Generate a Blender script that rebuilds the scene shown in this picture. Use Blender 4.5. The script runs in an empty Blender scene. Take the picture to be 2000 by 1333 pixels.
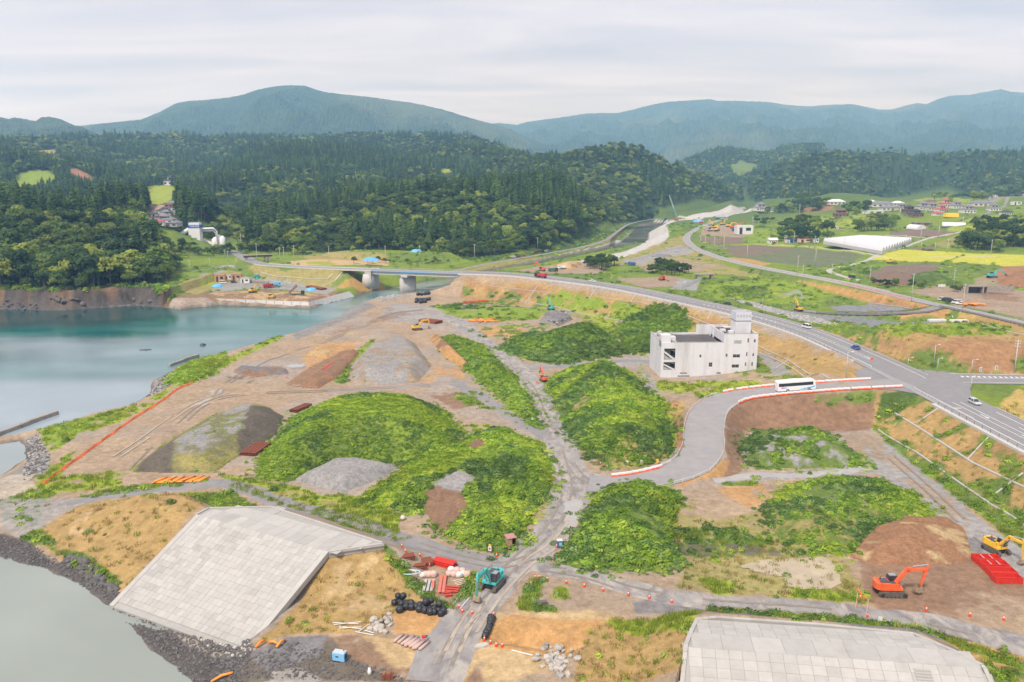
import bpy, bmesh, math, random
import numpy as np
from mathutils import Vector, Matrix, Euler

R = math.radians
random.seed(7); rng = np.random.default_rng(7)
S = bpy.context.scene
COL = S.collection

# ---------------------------------------------------------------- camera, sky, sun, exposure
CAM_H, FPX, HORIZON = 75.0, 1556.0, 350.0
PITCH = math.atan((666.5 - HORIZON) / FPX)
cam_d = bpy.data.cameras.new('camera'); cam = bpy.data.objects.new('camera', cam_d); COL.objects.link(cam)
cam.location = (0, 0, CAM_H); cam.rotation_euler = (math.pi / 2 - PITCH, 0, 0)
cam_d.sensor_width = 36; cam_d.lens = 36 * FPX / 2000; cam_d.clip_start = 1; cam_d.clip_end = 40000
S.camera = cam

SUN_EL, SUN_AZ = R(52), R(-150)          # azimuth measured from +Y towards +X
W = bpy.data.worlds.new('World'); S.world = W; W.use_nodes = True
nt = W.node_tree; nt.nodes.clear()
N = nt.nodes.new; L = nt.links.new
out = N('ShaderNodeOutputWorld'); bg = N('ShaderNodeBackground'); L(bg.outputs[0], out.inputs[0])
bg.inputs[1].default_value = 0.1
sky = N('ShaderNodeTexSky'); sky.sky_type = 'NISHITA'; sky.sun_disc = False
sky.sun_elevation = SUN_EL; sky.sun_rotation = SUN_AZ; sky.air_density = 1.0; sky.dust_density = 2.0
tc = N('ShaderNodeTexCoord'); sep = N('ShaderNodeSeparateXYZ'); L(tc.outputs['Generated'], sep.inputs[0])
# overcast deck: cloud pattern laid on a plane above (direction / height)
zc = N('ShaderNodeMath'); zc.operation = 'MAXIMUM'; L(sep.outputs[2], zc.inputs[0]); zc.inputs[1].default_value = 0.03
zd = N('ShaderNodeMath'); zd.operation = 'ADD'; L(zc.outputs[0], zd.inputs[0]); zd.inputs[1].default_value = 0.08
dx = N('ShaderNodeMath'); dx.operation = 'DIVIDE'; L(sep.outputs[0], dx.inputs[0]); L(zd.outputs[0], dx.inputs[1])
dy = N('ShaderNodeMath'); dy.operation = 'DIVIDE'; L(sep.outputs[1], dy.inputs[0]); L(zd.outputs[0], dy.inputs[1])
cmb = N('ShaderNodeCombineXYZ'); L(dx.outputs[0], cmb.inputs[0]); L(dy.outputs[0], cmb.inputs[1])
mpp = N('ShaderNodeMapping'); mpp.inputs['Scale'].default_value = (0.55, 1.5, 1); mpp.inputs['Rotation'].default_value = (0, 0, R(14)); L(cmb.outputs[0], mpp.inputs[0])
n1 = N('ShaderNodeTexNoise'); n1.inputs['Scale'].default_value = 1.1; n1.inputs['Detail'].default_value = 7; n1.inputs['Roughness'].default_value = 0.55
n1.inputs['Distortion'].default_value = 0.5
L(mpp.outputs[0], n1.inputs[0])
cr = N('ShaderNodeValToRGB'); L(n1.outputs[0], cr.inputs[0])
cr.color_ramp.elements[0].position = 0.30; cr.color_ramp.elements[0].color = (2.2, 2.25, 2.7, 1)
cr.color_ramp.elements[1].position = 0.68; cr.color_ramp.elements[1].color = (3.35, 3.25, 3.6, 1)
mx = N('ShaderNodeMix'); mx.data_type = 'RGBA'; mx.inputs[0].default_value = 0.93
L(sky.outputs[0], mx.inputs[6]); L(cr.outputs[0], mx.inputs[7]); L(mx.outputs[2], bg.inputs[0])

sun_d = bpy.data.lights.new('sun', 'SUN'); sun = bpy.data.objects.new('sun', sun_d); COL.objects.link(sun)
sun_d.energy = 1.5; sun_d.angle = R(10); sun_d.color = (1.0, 0.965, 0.91)
sd = Vector((math.sin(SUN_AZ) * math.cos(SUN_EL), math.cos(SUN_AZ) * math.cos(SUN_EL), math.sin(SUN_EL)))
sun.rotation_euler = (-sd).to_track_quat('-Z', 'Y').to_euler(); sun.location = sd * 400 + Vector((0, 300, 0))

S.view_settings.view_transform = 'Standard'; S.view_settings.look = 'None'
S.view_settings.exposure = 1.45; S.view_settings.gamma = 1.0; S.view_settings.use_curve_mapping = False
S.cycles.use_denoising = True
S.cycles.max_bounces = 5; S.cycles.diffuse_bounces = 2; S.cycles.glossy_bounces = 2
S.cycles.transmission_bounces = 3; S.cycles.volume_bounces = 1; S.cycles.transparent_max_bounces = 6

# ---------------------------------------------------------------- helpers
CP, SP = math.cos(PITCH), math.sin(PITCH)
def P(u, v, z=3.0):
    """the point at height z on the line of sight of photo pixel (u, v)"""
    xi = (u - 1000.0) / FPX; yi = (666.5 - v) / FPX
    dy_, dz_ = CP + yi * SP, -SP + yi * CP
    t = (z - CAM_H) / dz_
    return Vector((xi * t, dy_ * t, z))
def PD(u, v, d):
    """the point on that line at ground distance d"""
    xi = (u - 1000.0) / FPX; yi = (666.5 - v) / FPX
    dy_, dz_ = CP + yi * SP, -SP + yi * CP
    t = d / dy_
    return Vector((xi * t, d, CAM_H + dz_ * t))

def _h(ix, iy, s):
    h = (ix * 374761393 + iy * 668265263 + s * 144269504) & 0xffffffff
    h = ((h ^ (h >> 13)) * 1274126177) & 0xffffffff
    h = ((h ^ (h >> 16)) * 2246822519) & 0xffffffff
    return ((h >> 8) & 0xffff) / 65535.0
def vnoise(x, y, s=0):
    x = np.asarray(x, float); y = np.asarray(y, float)
    ix = np.floor(x).astype(np.int64); iy = np.floor(y).astype(np.int64)
    fx, fy = x - ix, y - iy
    fx = fx * fx * (3 - 2 * fx); fy = fy * fy * (3 - 2 * fy)
    a = _h(ix, iy, s) * (1 - fx) + _h(ix + 1, iy, s) * fx
    b = _h(ix, iy + 1, s) * (1 - fx) + _h(ix + 1, iy + 1, s) * fx
    return a * (1 - fy) + b * fy
def fbm(x, y, scale, octs=4, s=0):
    r, a, t = 0, 1.0, 0; x = np.asarray(x, float) / scale; y = np.asarray(y, float) / scale
    for k in range(octs):
        r = r + a * vnoise(x, y, s + 17 * k); t += a; a *= 0.5; x = x * 2.03 + 11.3; y = y * 2.03 + 5.7
    return r / t
def sstep(a, b, x):
    t = np.clip((x - a) / (b - a), 0, 1); return t * t * (3 - 2 * t)

def sdf(x, y, poly):
    """signed distance to a closed polygon, positive inside"""
    poly = np.asarray([(p[0], p[1]) for p in poly], float)
    d2 = np.full(x.shape, 1e18); ins = np.zeros(x.shape, bool)
    n = len(poly)
    for i in range(n):
        ax, ay = poly[i]; bx, by = poly[(i + 1) % n]
        ex, ey = bx - ax, by - ay
        t = np.clip(((x - ax) * ex + (y - ay) * ey) / (ex * ex + ey * ey + 1e-9), 0, 1)
        d2 = np.minimum(d2, (x - ax - t * ex) ** 2 + (y - ay - t * ey) ** 2)
        if ay != by:
            c = ((ay > y) != (by > y)) & (x < (bx - ax) * (y - ay) / (by - ay) + ax)
            ins ^= c
    d = np.sqrt(d2)
    return np.where(ins, d, -d)
def sdf_near(x, y, poly, margin):
    """the same, but only worked out near the polygon (far outside = -margin)"""
    p = np.asarray([(q[0], q[1]) for q in poly], float)
    m = (x > p[:, 0].min() - margin) & (x < p[:, 0].max() + margin) & (y > p[:, 1].min() - margin) & (y < p[:, 1].max() + margin)
    r = np.full(x.shape, -float(margin))
    if m.any(): r[m] = np.maximum(sdf(x[m], y[m], p), -margin)
    return r
def pline(x, y, pts, margin=1e9):
    """distance to a polyline and the z of its nearest point"""
    p = np.asarray([tuple(q) for q in pts], float)
    D = np.full(x.shape, float(margin)); Z = np.zeros(x.shape)
    m = (x > p[:, 0].min() - margin) & (x < p[:, 0].max() + margin) & (y > p[:, 1].min() - margin) & (y < p[:, 1].max() + margin)
    if not m.any(): return D, Z
    xx, yy = x[m], y[m]; d2 = np.full(xx.shape, 1e18); zz = np.zeros(xx.shape)
    for i in range(len(p) - 1):
        ax, ay, az = p[i]; ex, ey, ez = p[i + 1] - p[i]
        t = np.clip(((xx - ax) * ex + (yy - ay) * ey) / (ex * ex + ey * ey + 1e-9), 0, 1)
        q = (xx - ax - t * ex) ** 2 + (yy - ay - t * ey) ** 2
        k = q < d2; d2[k] = q[k]; zz[k] = (az + t * ez)[k]
    D[m] = np.sqrt(d2); Z[m] = zz
    return D, Z
def spline(pts, step=3.0):
    """Catmull-Rom through 3-D points, resampled"""
    p = [Vector(q) for q in pts]; p = [p[0] * 2 - p[1]] + p + [p[-1] * 2 - p[-2]]
    o = []
    for i in range(1, len(p) - 2):
        a, b, c, d = p[i - 1:i + 3]; n = max(2, int((c - b).length / step))
        for k in range(n):
            t = k / n
            o.append(0.5 * ((2 * b) + (c - a) * t + (2 * a - 5 * b + 4 * c - d) * t * t + (3 * b - a - 3 * c + d) * t ** 3))
    o.append(p[-2]); return o

def tag(o, label=None, cat=None, group=None, kind=None):
    if label: o['label'] = label
    if cat: o['category'] = cat
    if group: o['group'] = group
    if kind: o['kind'] = kind
    return o
def empty(name, loc=(0, 0, 0), rz=0, label=None, cat=None, group=None):
    o = bpy.data.objects.new(name, None); COL.objects.link(o); o.location = loc; o.rotation_euler = (0, 0, rz)
    o.empty_display_size = 0.3
    return tag(o, label, cat, group)
def link(name, me, parent=None, loc=None, rz=None, link_=True):
    o = bpy.data.objects.new(name, me)
    if link_: COL.objects.link(o)
    if parent: o.parent = parent
    if loc is not None: o.location = loc
    if rz is not None: o.rotation_euler = (0, 0, rz)
    return o
KIDS = {}
def copy_tree(o, loc=None, rz=None, parent=None, label=None, group=None, scale=None):
    c = o.copy(); COL.objects.link(c); c.parent = parent
    if loc is not None: c.location = loc
    if rz is not None: c.rotation_euler = (0, 0, rz)
    if scale is not None: c.scale = (scale,) * 3 if not hasattr(scale, '__len__') else scale
    if label: c['label'] = label
    if group: c['group'] = group
    for ch in o.children: copy_tree(ch, parent=c)
    return c

def np_mesh(name, verts, faces, mat=None, smooth=True):
    """verts Nx3, faces Mx4 (or Mx3) arrays"""
    me = bpy.data.meshes.new(name); v = np.asarray(verts, np.float32); f = np.asarray(faces, np.int32)
    k = f.shape[1]
    me.vertices.add(len(v)); me.vertices.foreach_set('co', v.ravel())
    me.loops.add(f.size); me.loops.foreach_set('vertex_index', f.ravel())
    me.polygons.add(len(f)); me.polygons.foreach_set('loop_start', np.arange(0, f.size, k, dtype=np.int32))
    me.polygons.foreach_set('loop_total', np.full(len(f), k, np.int32))
    me.polygons.foreach_set('use_smooth', np.full(len(f), smooth, bool))
    me.update(calc_edges=True)
    if mat: me.materials.append(mat)
    return me
def set_col(me, col, name='Col'):
    a = me.attributes.new(name, 'FLOAT_COLOR', 'POINT')
    c = np.ones((len(col), 4), np.float32); c[:, :3] = col; a.data.foreach_set('color', c.ravel())

class MB:
    """collects simple shapes into one mesh"""
    def __init__(s): s.v = []; s.f = []
    def add(s, vs, fs):
        b = len(s.v); s.v += [tuple(q) for q in vs]; s.f += [tuple(i + b for i in f) for f in fs]; return s
    def box(s, c, d, rz=0, m=None, taper=(1, 1)):
        """centre c, size d, turned rz about z (or by matrix m); taper scales the top"""
        hx, hy, hz = d[0] / 2, d[1] / 2, d[2] / 2; tx, ty = taper
        vs = [(-hx, -hy, -hz), (hx, -hy, -hz), (hx, hy, -hz), (-hx, hy, -hz), (-hx * tx, -hy * ty, hz), (hx * tx, -hy * ty, hz), (hx * tx, hy * ty, hz), (-hx * tx, hy * ty, hz)]
        if m is None: m = Matrix.Rotation(rz, 3, 'Z')
        vs = [m @ Vector(q) + Vector(c) for q in vs]
        return s.add(vs, [(0, 3, 2, 1), (4, 5, 6, 7), (0, 1, 5, 4), (1, 2, 6, 5), (2, 3, 7, 6), (3, 0, 4, 7)])
    def bar(s, a, b, w, h=None):
        """square bar from a to b"""
        a, b = Vector(a), Vector(b); h = h or w; d = b - a; l = d.length
        if l < 1e-6: return s
        d /= l; up = Vector((0, 0, 1)) if abs(d.z) < 0.95 else Vector((0, 1, 0))
        x = d.cross(up).normalized(); y = x.cross(d)
        m = Matrix((x, d, y)).transposed()
        return s.box((a + b) / 2, (w, l, h), m=m)
    def tube(s, pts, r, n=8, cap=True, r2=None):
        pts = [Vector(p) for p in pts]; k = len(pts); b = len(s.v)
        for i, p in enumerate(pts):
            d = (pts[min(i + 1, k - 1)] - pts[max(i - 1, 0)]).normalized()
            up = Vector((0, 0, 1)) if abs(d.z) < 0.95 else Vector((0, 1, 0))
            x = d.cross(up).normalized(); y = x.cross(d)
            rr = r if r2 is None else r + (r2 - r) * i / (k - 1)
            for j in range(n):
                a = 2 * math.pi * j / n; s.v.append(tuple(p + x * (rr * math.cos(a)) + y * (rr * math.sin(a))))
        for i in range(k - 1):
            for j in range(n):
                s.f.append((b + i * n + j, b + i * n + (j + 1) % n, b + (i + 1) * n + (j + 1) % n, b + (i + 1) * n + j))
        if cap: s.f.append(tuple(b + j for j in range(n))[::-1]); s.f.append(tuple(b + (k - 1) * n + j for j in range(n)))
        return s
    def lathe(s, prof, c=(0, 0, 0), n=10, axis='Z'):
        """profile of (r, h) turned about an axis"""
        b = len(s.v); c = Vector(c)
        for r, h in prof:
            for j in range(n):
                a = 2 * math.pi * j / n; q = (r * math.cos(a), r * math.sin(a), h)
                if axis == 'Y': q = (q[0], q[2], q[1])
                if axis == 'X': q = (q[2], q[0], q[1])
                s.v.append(tuple(c + Vector(q)))
        for i in range(len(prof) - 1):
            for j in range(n): s.f.append((b + i * n + j, b + i * n + (j + 1) % n, b + (i + 1) * n + (j + 1) % n, b + (i + 1) * n + j))
        s.f.append(tuple(b + j for j in range(n))[::-1]); s.f.append(tuple(b + (len(prof) - 1) * n + j for j in range(n)))
        return s
    def prism(s, poly, y0, y1, plane='XZ'):
        """polygon of (x, z) drawn out along y (plane XZ) or of (x, y) drawn up z (plane XY)"""
        n = len(poly)
        if plane == 'XZ': vs = [(p[0], y0, p[1]) for p in poly] + [(p[0], y1, p[1]) for p in poly]
        elif plane == 'YZ': vs = [(y0, p[0], p[1]) for p in poly] + [(y1, p[0], p[1]) for p in poly]
        else: vs = [(p[0], p[1], y0) for p in poly] + [(p[0], p[1], y1) for p in poly]
        return s.add(vs, [tuple(range(n))[::-1], tuple(range(n, 2 * n))] + [(i, (i + 1) % n, n + (i + 1) % n, n + i) for i in range(n)])
    def mesh(s, name, mat=None, smooth=False, bevel=0):
        me = bpy.data.meshes.new(name); me.from_pydata(s.v, [], s.f)
        bm = bmesh.new(); bm.from_mesh(me)
        if bevel: bmesh.ops.bevel(bm, geom=bm.edges[:], offset=bevel, segments=1, affect='EDGES', clamp_overlap=True)
        bmesh.ops.recalc_face_normals(bm, faces=bm.faces[:])
        if smooth:
            for f in bm.faces: f.smooth = True
        bm.to_mesh(me); bm.free()
        if mat: me.materials.append(mat)
        return me
    def build(s, name, mat, parent=None, smooth=False, bevel=0, loc=None, rz=None):
        return link(name, s.mesh(name, mat, smooth, bevel), parent, loc, rz)

# ---------------------------------------------------------------- materials
MATS = {}
def mat(name, col, rough=0.7, var=0.15, scale=3.0, metal=0.0, bump=0.0, spec=0.3, dirt=None, rnd=0.0, coord='obj', streak=0):
    """plain surface: base colour with noise variation, optional dirt tint, optional per-object variation"""
    if name in MATS: return MATS[name]
    m = bpy.data.materials.new(name); m.use_nodes = True; t = m.node_tree; b = t.nodes['Principled BSDF']
    n_, l_ = t.nodes.new, t.links.new
    b.inputs['Roughness'].default_value = rough; b.inputs['Metallic'].default_value = metal
    b.inputs['Specular IOR Level'].default_value = spec
    co = n_('ShaderNodeTexCoord').outputs['Object'] if coord == 'obj' else n_('ShaderNodeNewGeometry').outputs['Position']
    nz = n_('ShaderNodeTexNoise'); nz.inputs['Scale'].default_value = scale; nz.inputs['Detail'].default_value = 5; nz.inputs['Roughness'].default_value = 0.6
    l_(co, nz.inputs['Vector'])
    mr = n_('ShaderNodeMapRange'); mr.inputs[1].default_value = 0.25; mr.inputs[2].default_value = 0.75
    mr.inputs[3].default_value = 1 - var; mr.inputs[4].default_value = 1 + var; l_(nz.outputs[0], mr.inputs[0])
    mul = n_('ShaderNodeMix'); mul.data_type = 'RGBA'; mul.blend_type = 'MULTIPLY'; mul.inputs[0].default_value = 1
    mul.inputs[6].default_value = (*col, 1)
    cb = n_('ShaderNodeCombineColor'); [l_(mr.outputs[0], cb.inputs[i]) for i in range(3)]
    l_(cb.outputs[0], mul.inputs[7]); last = mul.outputs[2]
    if dirt:
        n2 = n_('ShaderNodeTexNoise'); n2.inputs['Scale'].default_value = scale * 0.35; n2.inputs['Detail'].default_value = 6; n2.inputs['Roughness'].default_value = 0.7
        if streak: sm = n_('ShaderNodeMapping'); sm.inputs['Scale'].default_value = (1, 1, streak); l_(co, sm.inputs[0]); l_(sm.outputs[0], n2.inputs['Vector'])
        else: l_(co, n2.inputs['Vector'])
        r2 = n_('ShaderNodeMapRange'); r2.inputs[1].default_value = 0.48; r2.inputs[2].default_value = 0.72; r2.inputs[4].default_value = dirt[3]; l_(n2.outputs[0], r2.inputs[0])
        dm = n_('ShaderNodeMix'); dm.data_type = 'RGBA'; l_(r2.outputs[0], dm.inputs[0]); l_(last, dm.inputs[6]); dm.inputs[7].default_value = (*dirt[:3], 1); last = dm.outputs[2]
    if rnd:
        oi = n_('ShaderNodeObjectInfo'); hs = n_('ShaderNodeHueSaturation'); l_(last, hs.inputs['Color'])
        r3 = n_('ShaderNodeMapRange'); r3.inputs[3].default_value = 1 - rnd; r3.inputs[4].default_value = 1 + rnd; l_(oi.outputs['Random'], r3.inputs[0])
        l_(r3.outputs[0], hs.inputs['Value'])
        w = n_('ShaderNodeMath'); w.operation = 'MULTIPLY'; l_(oi.outputs['Random'], w.inputs[0]); w.inputs[1].default_value = 7.31
        fr = n_('ShaderNodeMath'); fr.operation = 'FRACT'; l_(w.outputs[0], fr.inputs[0])
        r4 = n_('ShaderNodeMapRange'); r4.inputs[3].default_value = 0.5 - rnd * 0.07; r4.inputs[4].default_value = 0.5 + rnd * 0.07; l_(fr.outputs[0], r4.inputs[0]); l_(r4.outputs[0], hs.inputs['Hue'])
        last = hs.outputs[0]
    l_(last, b.inputs['Base Color'])
    if bump:
        bp = n_('ShaderNodeBump'); bp.inputs['Strength'].default_value = bump; bp.inputs['Distance'].default_value = 0.1; l_(nz.outputs[0], bp.inputs['Height']); l_(bp.outputs[0], b.inputs['Normal'])
    MATS[name] = m; return m

def mat_col(name, rough=0.9, fine=((0.9, 0.14), (6.0, 0.10)), bump=0.4, attr='Col'):
    """surface coloured by the mesh's land-cover attribute, broken up by noise in metres"""
    if name in MATS: return MATS[name]
    m = bpy.data.materials.new(name); m.use_nodes = True; t = m.node_tree; b = t.nodes['Principled BSDF']
    n_, l_ = t.nodes.new, t.links.new
    b.inputs['Roughness'].default_value = rough; b.inputs['Specular IOR Level'].default_value = 0.15
    at = n_('ShaderNodeAttribute'); at.attribute_name = attr; last = at.outputs['Color']
    pos = n_('ShaderNodeNewGeometry').outputs['Position']; hs = []
    for sc, am in fine:
        nz = n_('ShaderNodeTexNoise'); nz.inputs['Scale'].default_value = 1 / sc; nz.inputs['Detail'].default_value = 4; nz.inputs['Roughness'].default_value = 0.65
        l_(pos, nz.inputs['Vector']); hs.append(nz.outputs[0])
        mr = n_('ShaderNodeMapRange'); mr.inputs[1].default_value = 0.3; mr.inputs[2].default_value = 0.7; mr.inputs[3].default_value = 1 - am; mr.inputs[4].default_value = 1 + am; l_(nz.outputs[0], mr.inputs[0])
        cb = n_('ShaderNodeCombineColor'); [l_(mr.outputs[0], cb.inputs[i]) for i in range(3)]
        mu = n_('ShaderNodeMix'); mu.data_type = 'RGBA'; mu.blend_type = 'MULTIPLY'; mu.inputs[0].default_value = 1; l_(last, mu.inputs[6]); l_(cb.outputs[0], mu.inputs[7]); last = mu.outputs[2]
    l_(last, b.inputs['Base Color'])
    if bump:
        bp = n_('ShaderNodeBump'); bp.inputs['Strength'].default_value = bump; bp.inputs['Distance'].default_value = 0.35; l_(hs[0], bp.inputs['Height']); l_(bp.outputs[0], b.inputs['Normal'])
    MATS[name] = m; return m

def foliage_mat(name, col, rnd=0.22, col2=None):
    if name in MATS: return MATS[name]
    m = bpy.data.materials.new(name); m.use_nodes = True; t = m.node_tree; b = t.nodes['Principled BSDF']
    n_, l_ = t.nodes.new, t.links.new
    b.inputs['Roughness'].default_value = 0.75; b.inputs['Specular IOR Level'].default_value = 0.12
    oi = n_('ShaderNodeObjectInfo'); cr_ = n_('ShaderNodeValToRGB'); l_(oi.outputs['Random'], cr_.inputs[0])
    c2 = col2 or tuple(c * k for c, k in zip(col, (1.5, 1.35, 1.25)))
    e = cr_.color_ramp.elements; e[0].color = (*[c * (1 - rnd) for c in col], 1); e[1].color = (*c2, 1); e[1].position = 0.95
    k = cr_.color_ramp.elements.new(0.6); k.color = (*col, 1)
    pos = n_('ShaderNodeNewGeometry').outputs['Position']
    nz = n_('ShaderNodeTexNoise'); nz.inputs['Scale'].default_value = 0.012; nz.inputs['Detail'].default_value = 5; nz.inputs['Roughness'].default_value = .75; l_(pos, nz.inputs['Vector'])
    mr = n_('ShaderNodeMapRange'); mr.inputs[1].default_value = 0.3; mr.inputs[2].default_value = 0.7; mr.inputs[3].default_value = 0.62; mr.inputs[4].default_value = 1.42; l_(nz.outputs[0], mr.inputs[0])
    cb = n_('ShaderNodeCombineColor'); [l_(mr.outputs[0], cb.inputs[i]) for i in range(3)]
    mu = n_('ShaderNodeMix'); mu.data_type = 'RGBA'; mu.blend_type = 'MULTIPLY'; mu.inputs[0].default_value = 1; l_(cr_.outputs[0], mu.inputs[6]); l_(cb.outputs[0], mu.inputs[7])
    l_(mu.outputs[2], b.inputs['Base Color'])
    tr = n_('ShaderNodeBsdfTranslucent'); l_(mu.outputs[2], tr.inputs[0]); mxs = n_('ShaderNodeMixShader'); mxs.inputs[0].default_value = 0.38
    l_(b.outputs[0], mxs.inputs[1]); l_(tr.outputs[0], mxs.inputs[2]); l_(mxs.outputs[0], t.nodes['Material Output'].inputs[0])
    MATS[name] = m; return m

def scatter(name, protos, pts, scl, rot, idx, parent=None):
    """one object that spreads many small plants (a mass nobody could count) with geometry nodes"""
    me = bpy.data.meshes.new(name); pts = np.asarray(pts, np.float32); n = len(pts)
    me.vertices.add(n); me.vertices.foreach_set('co', pts.ravel())
    s3 = np.asarray(scl, np.float32); s3 = np.repeat(s3[:, None], 3, 1) if s3.ndim == 1 else s3
    a = me.attributes.new('scl', 'FLOAT_VECTOR', 'POINT'); a.data.foreach_set('vector', np.ascontiguousarray(s3, np.float32).ravel())
    r3 = np.asarray(rot, np.float32); r3 = np.stack([np.zeros(n), np.zeros(n), r3], 1) if r3.ndim == 1 else r3
    a = me.attributes.new('rot', 'FLOAT_VECTOR', 'POINT'); a.data.foreach_set('vector', np.ascontiguousarray(r3, np.float32).ravel())
    a = me.attributes.new('idx', 'INT', 'POINT'); a.data.foreach_set('value', np.asarray(idx, np.int32))
    me.update()
    g = bpy.data.node_groups.new(name + '_nodes', 'GeometryNodeTree')
    g.interface.new_socket('Geometry', in_out='INPUT', socket_type='NodeSocketGeometry'); g.interface.new_socket('Geometry', in_out='OUTPUT', socket_type='NodeSocketGeometry')
    n_, l_ = g.nodes.new, g.links.new
    gi, go = n_('NodeGroupInput'), n_('NodeGroupOutput'); ip = n_('GeometryNodeInstanceOnPoints'); ci = n_('GeometryNodeCollectionInfo')
    col = bpy.data.collections.new(name + '_forms')
    for k, pm in enumerate(protos):
        o = bpy.data.objects.new('%s_form_%02d' % (name, k), pm); col.objects.link(o)
    ci.inputs['Collection'].default_value = col; ci.inputs['Separate Children'].default_value = True; ci.inputs['Reset Children'].default_value = True
    ip.inputs['Pick Instance'].default_value = True
    def na(nm, ty):
        q = n_('GeometryNodeInputNamedAttribute'); q.data_type = ty; q.inputs[0].default_value = nm; return [s for s in q.outputs if s.enabled][0]
    e2r = n_('FunctionNodeEulerToRotation'); l_(na('rot', 'FLOAT_VECTOR'), e2r.inputs[0])
    l_(gi.outputs[0], ip.inputs['Points']); l_(ci.outputs[0], ip.inputs['Instance']); l_(na('idx', 'INT'), ip.inputs['Instance Index'])
    l_(e2r.outputs[0], ip.inputs['Rotation']); l_(na('scl', 'FLOAT_VECTOR'), ip.inputs['Scale']); l_(ip.outputs[0], go.inputs[0])
    o = link(name, me, parent); md = o.modifiers.new('spread', 'NODES'); md.node_group = g
    o['kind'] = 'stuff'
    return o
# ---------------------------------------------------------------- terrain height
CTRL = [(1000,800,3),(600,800,3),(1400,1000,3),(1800,1100,3),(300,950,3),(900,620,3),(1000,1200,3),(1280,690,3),(1650,900,3),(800,600,3),(500,700,3),(1200,620,3),(1050,600,3),
 (1600,600,7),(1480,565,7),(1350,550,7),(1280,520,7),(1750,618,8),(1680,610,7),(1450,480,8),(1550,490,10),(1600,520,9.5),(1750,490,14),(1900,505,13),(1990,500,14),(1900,585,13),(1990,605,13),
 (1700,450,20),(1700,422,30),(1780,440,22),(1850,420,31),(1900,405,36),(1980,425,34),(1985,385,50),(1550,445,15),(1510,418,14),(1600,402,27),(1650,388,36),(1800,388,40),(1480,404,10),(1350,440,8),(1250,505,7),(1150,530,7),
 (470,562,4.5),(400,562,4.5),(560,575,4),(650,588,4),(500,507,12),(600,512,11),(750,505,9),(900,512,7),(410,480,11),(335,432,24),(320,385,58),(1900,640,12),(1950,700,12),(1850,700,12),(1980,760,11),(440,520,10)]
CW = np.array([tuple(P(*c)) for c in CTRL])
CW = np.vstack([CW, [(-400,1500,60),(0,1500,40),(300,2600,30),(900,2600,60),(-900,900,30),(600,1500,50),(500,700,20),(400,500,14),(300,300,11),(200,150,8),(-250,300,3),(-150,140,3),(0,70,2),(120,110,4),(100,80,4)]])
def base_z0(x, y):
    w = 0; z = 0
    for cx, cy, cz in CW:
        q = 1.0 / ((x - cx) ** 2 + (y - cy) ** 2 + 40.0) ** 2
        w = w + q; z = z + q * cz
    return z / w
# the smooth base level is worked out once on a coarse fan and looked up
_bt = np.linspace(-1.25, 1.25, 420); _br = np.linspace(math.log(40), math.log(6000), 330)
_BT, _BR = np.meshgrid(_bt, _br); _BZ = base_z0(np.exp(_BR) * np.sin(_BT), np.exp(_BR) * np.cos(_BT))
def base_z(x, y):
    a = np.clip((np.arctan2(x, y) - _bt[0]) / (_bt[1] - _bt[0]), 0, 418.999); b = np.clip((np.log(np.hypot(x, y) + 1e-6) - _br[0]) / (_br[1] - _br[0]), 0, 328.999)
    i = a.astype(int); j = b.astype(int); fa = a - i; fb = b - j
    return (_BZ[j, i] * (1 - fa) + _BZ[j, i + 1] * fa) * (1 - fb) + (_BZ[j + 1, i] * (1 - fa) + _BZ[j + 1, i + 1] * fa) * fb

SEA = [P(u, v, 0) for u, v in [(-500,612),(0,604),(60,606),(130,606),(200,601),(260,595),(295,598),(350,605),(415,598),(425,596),(605,603),(695,578),(735,569),(775,561),(800,556),(850,547),(890,542),(930,532),(1000,519),(1100,498),(1170,484),(1212,474),(1233,455),(1243,442),(1272,434),
  (1300,437),(1266,455),(1264,474),(1222,490),(1130,508),(1040,527),(960,540),(900,557),(850,573),(790,582),(722,592),(650,624),(560,656),(500,673),(440,690),(395,703),(345,716),(300,745),(287,772),(240,800),(150,818),(110,832),(75,840),(40,848),(0,855),(-300,900),(-900,900)]]
INLET = [P(u, v, 0) for u, v in [(-300,900),(0,868),(38,863),(50,872),(50,898),(25,914),(0,930),(-60,960),(-300,1040),(-600,1000)]]
COVE = [P(u, v, 0) for u, v in [(-600,1000),(-300,1030),(-120,1065),(0,1088),(50,1098),(130,1128),(200,1172),(245,1213),(280,1250),(320,1293),(368,1333),(420,1420),(300,1600),(-600,1600)]]

ROADS = {}
def road(name, pts, hw, fill=1.6, cut=1.2, step=4.0):
    ROADS[name] = dict(c=spline([P(*p) for p in pts], step), hw=hw, fill=fill, cut=cut)
road('highway', [(905,533,14.5),(975,535,15),(1050,541,15.4),(1200,560,15.2),(1350,590,14.5),(1470,617,13.6),(1580,650,12.8),(1670,688,12.2),(1750,725,12),(1850,775,12),(2000,850,12),(2160,930,12)], 8.5, 1.7)
road('highway_west', [(-20,470,12),(150,480,12),(330,478,12),(440,489,12),(500,513,13),(560,520,13.6),(640,524,14),(735,527,14.5)], 7.5, 1.7)
road('junction', [(1725,738,12),(1790,745,12),(1860,752,12)], 19, 1.4)
road('side_street', [(1830,742,12),(1880,740,12),(1940,741,12),(2010,742,12),(2120,743,12)], 6.5, 1.7)
road('access_road', [(1770,748,12),(1680,752,12),(1600,757,11.2),(1500,765,10.2),(1430,776,9.2),(1388,800,8.2),(1374,840,7),(1372,880,5.6),(1345,914,4.5),(1280,935,3.6),(1210,946,3.2),(1150,944,3.1)], 5.8, 1.2)
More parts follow.
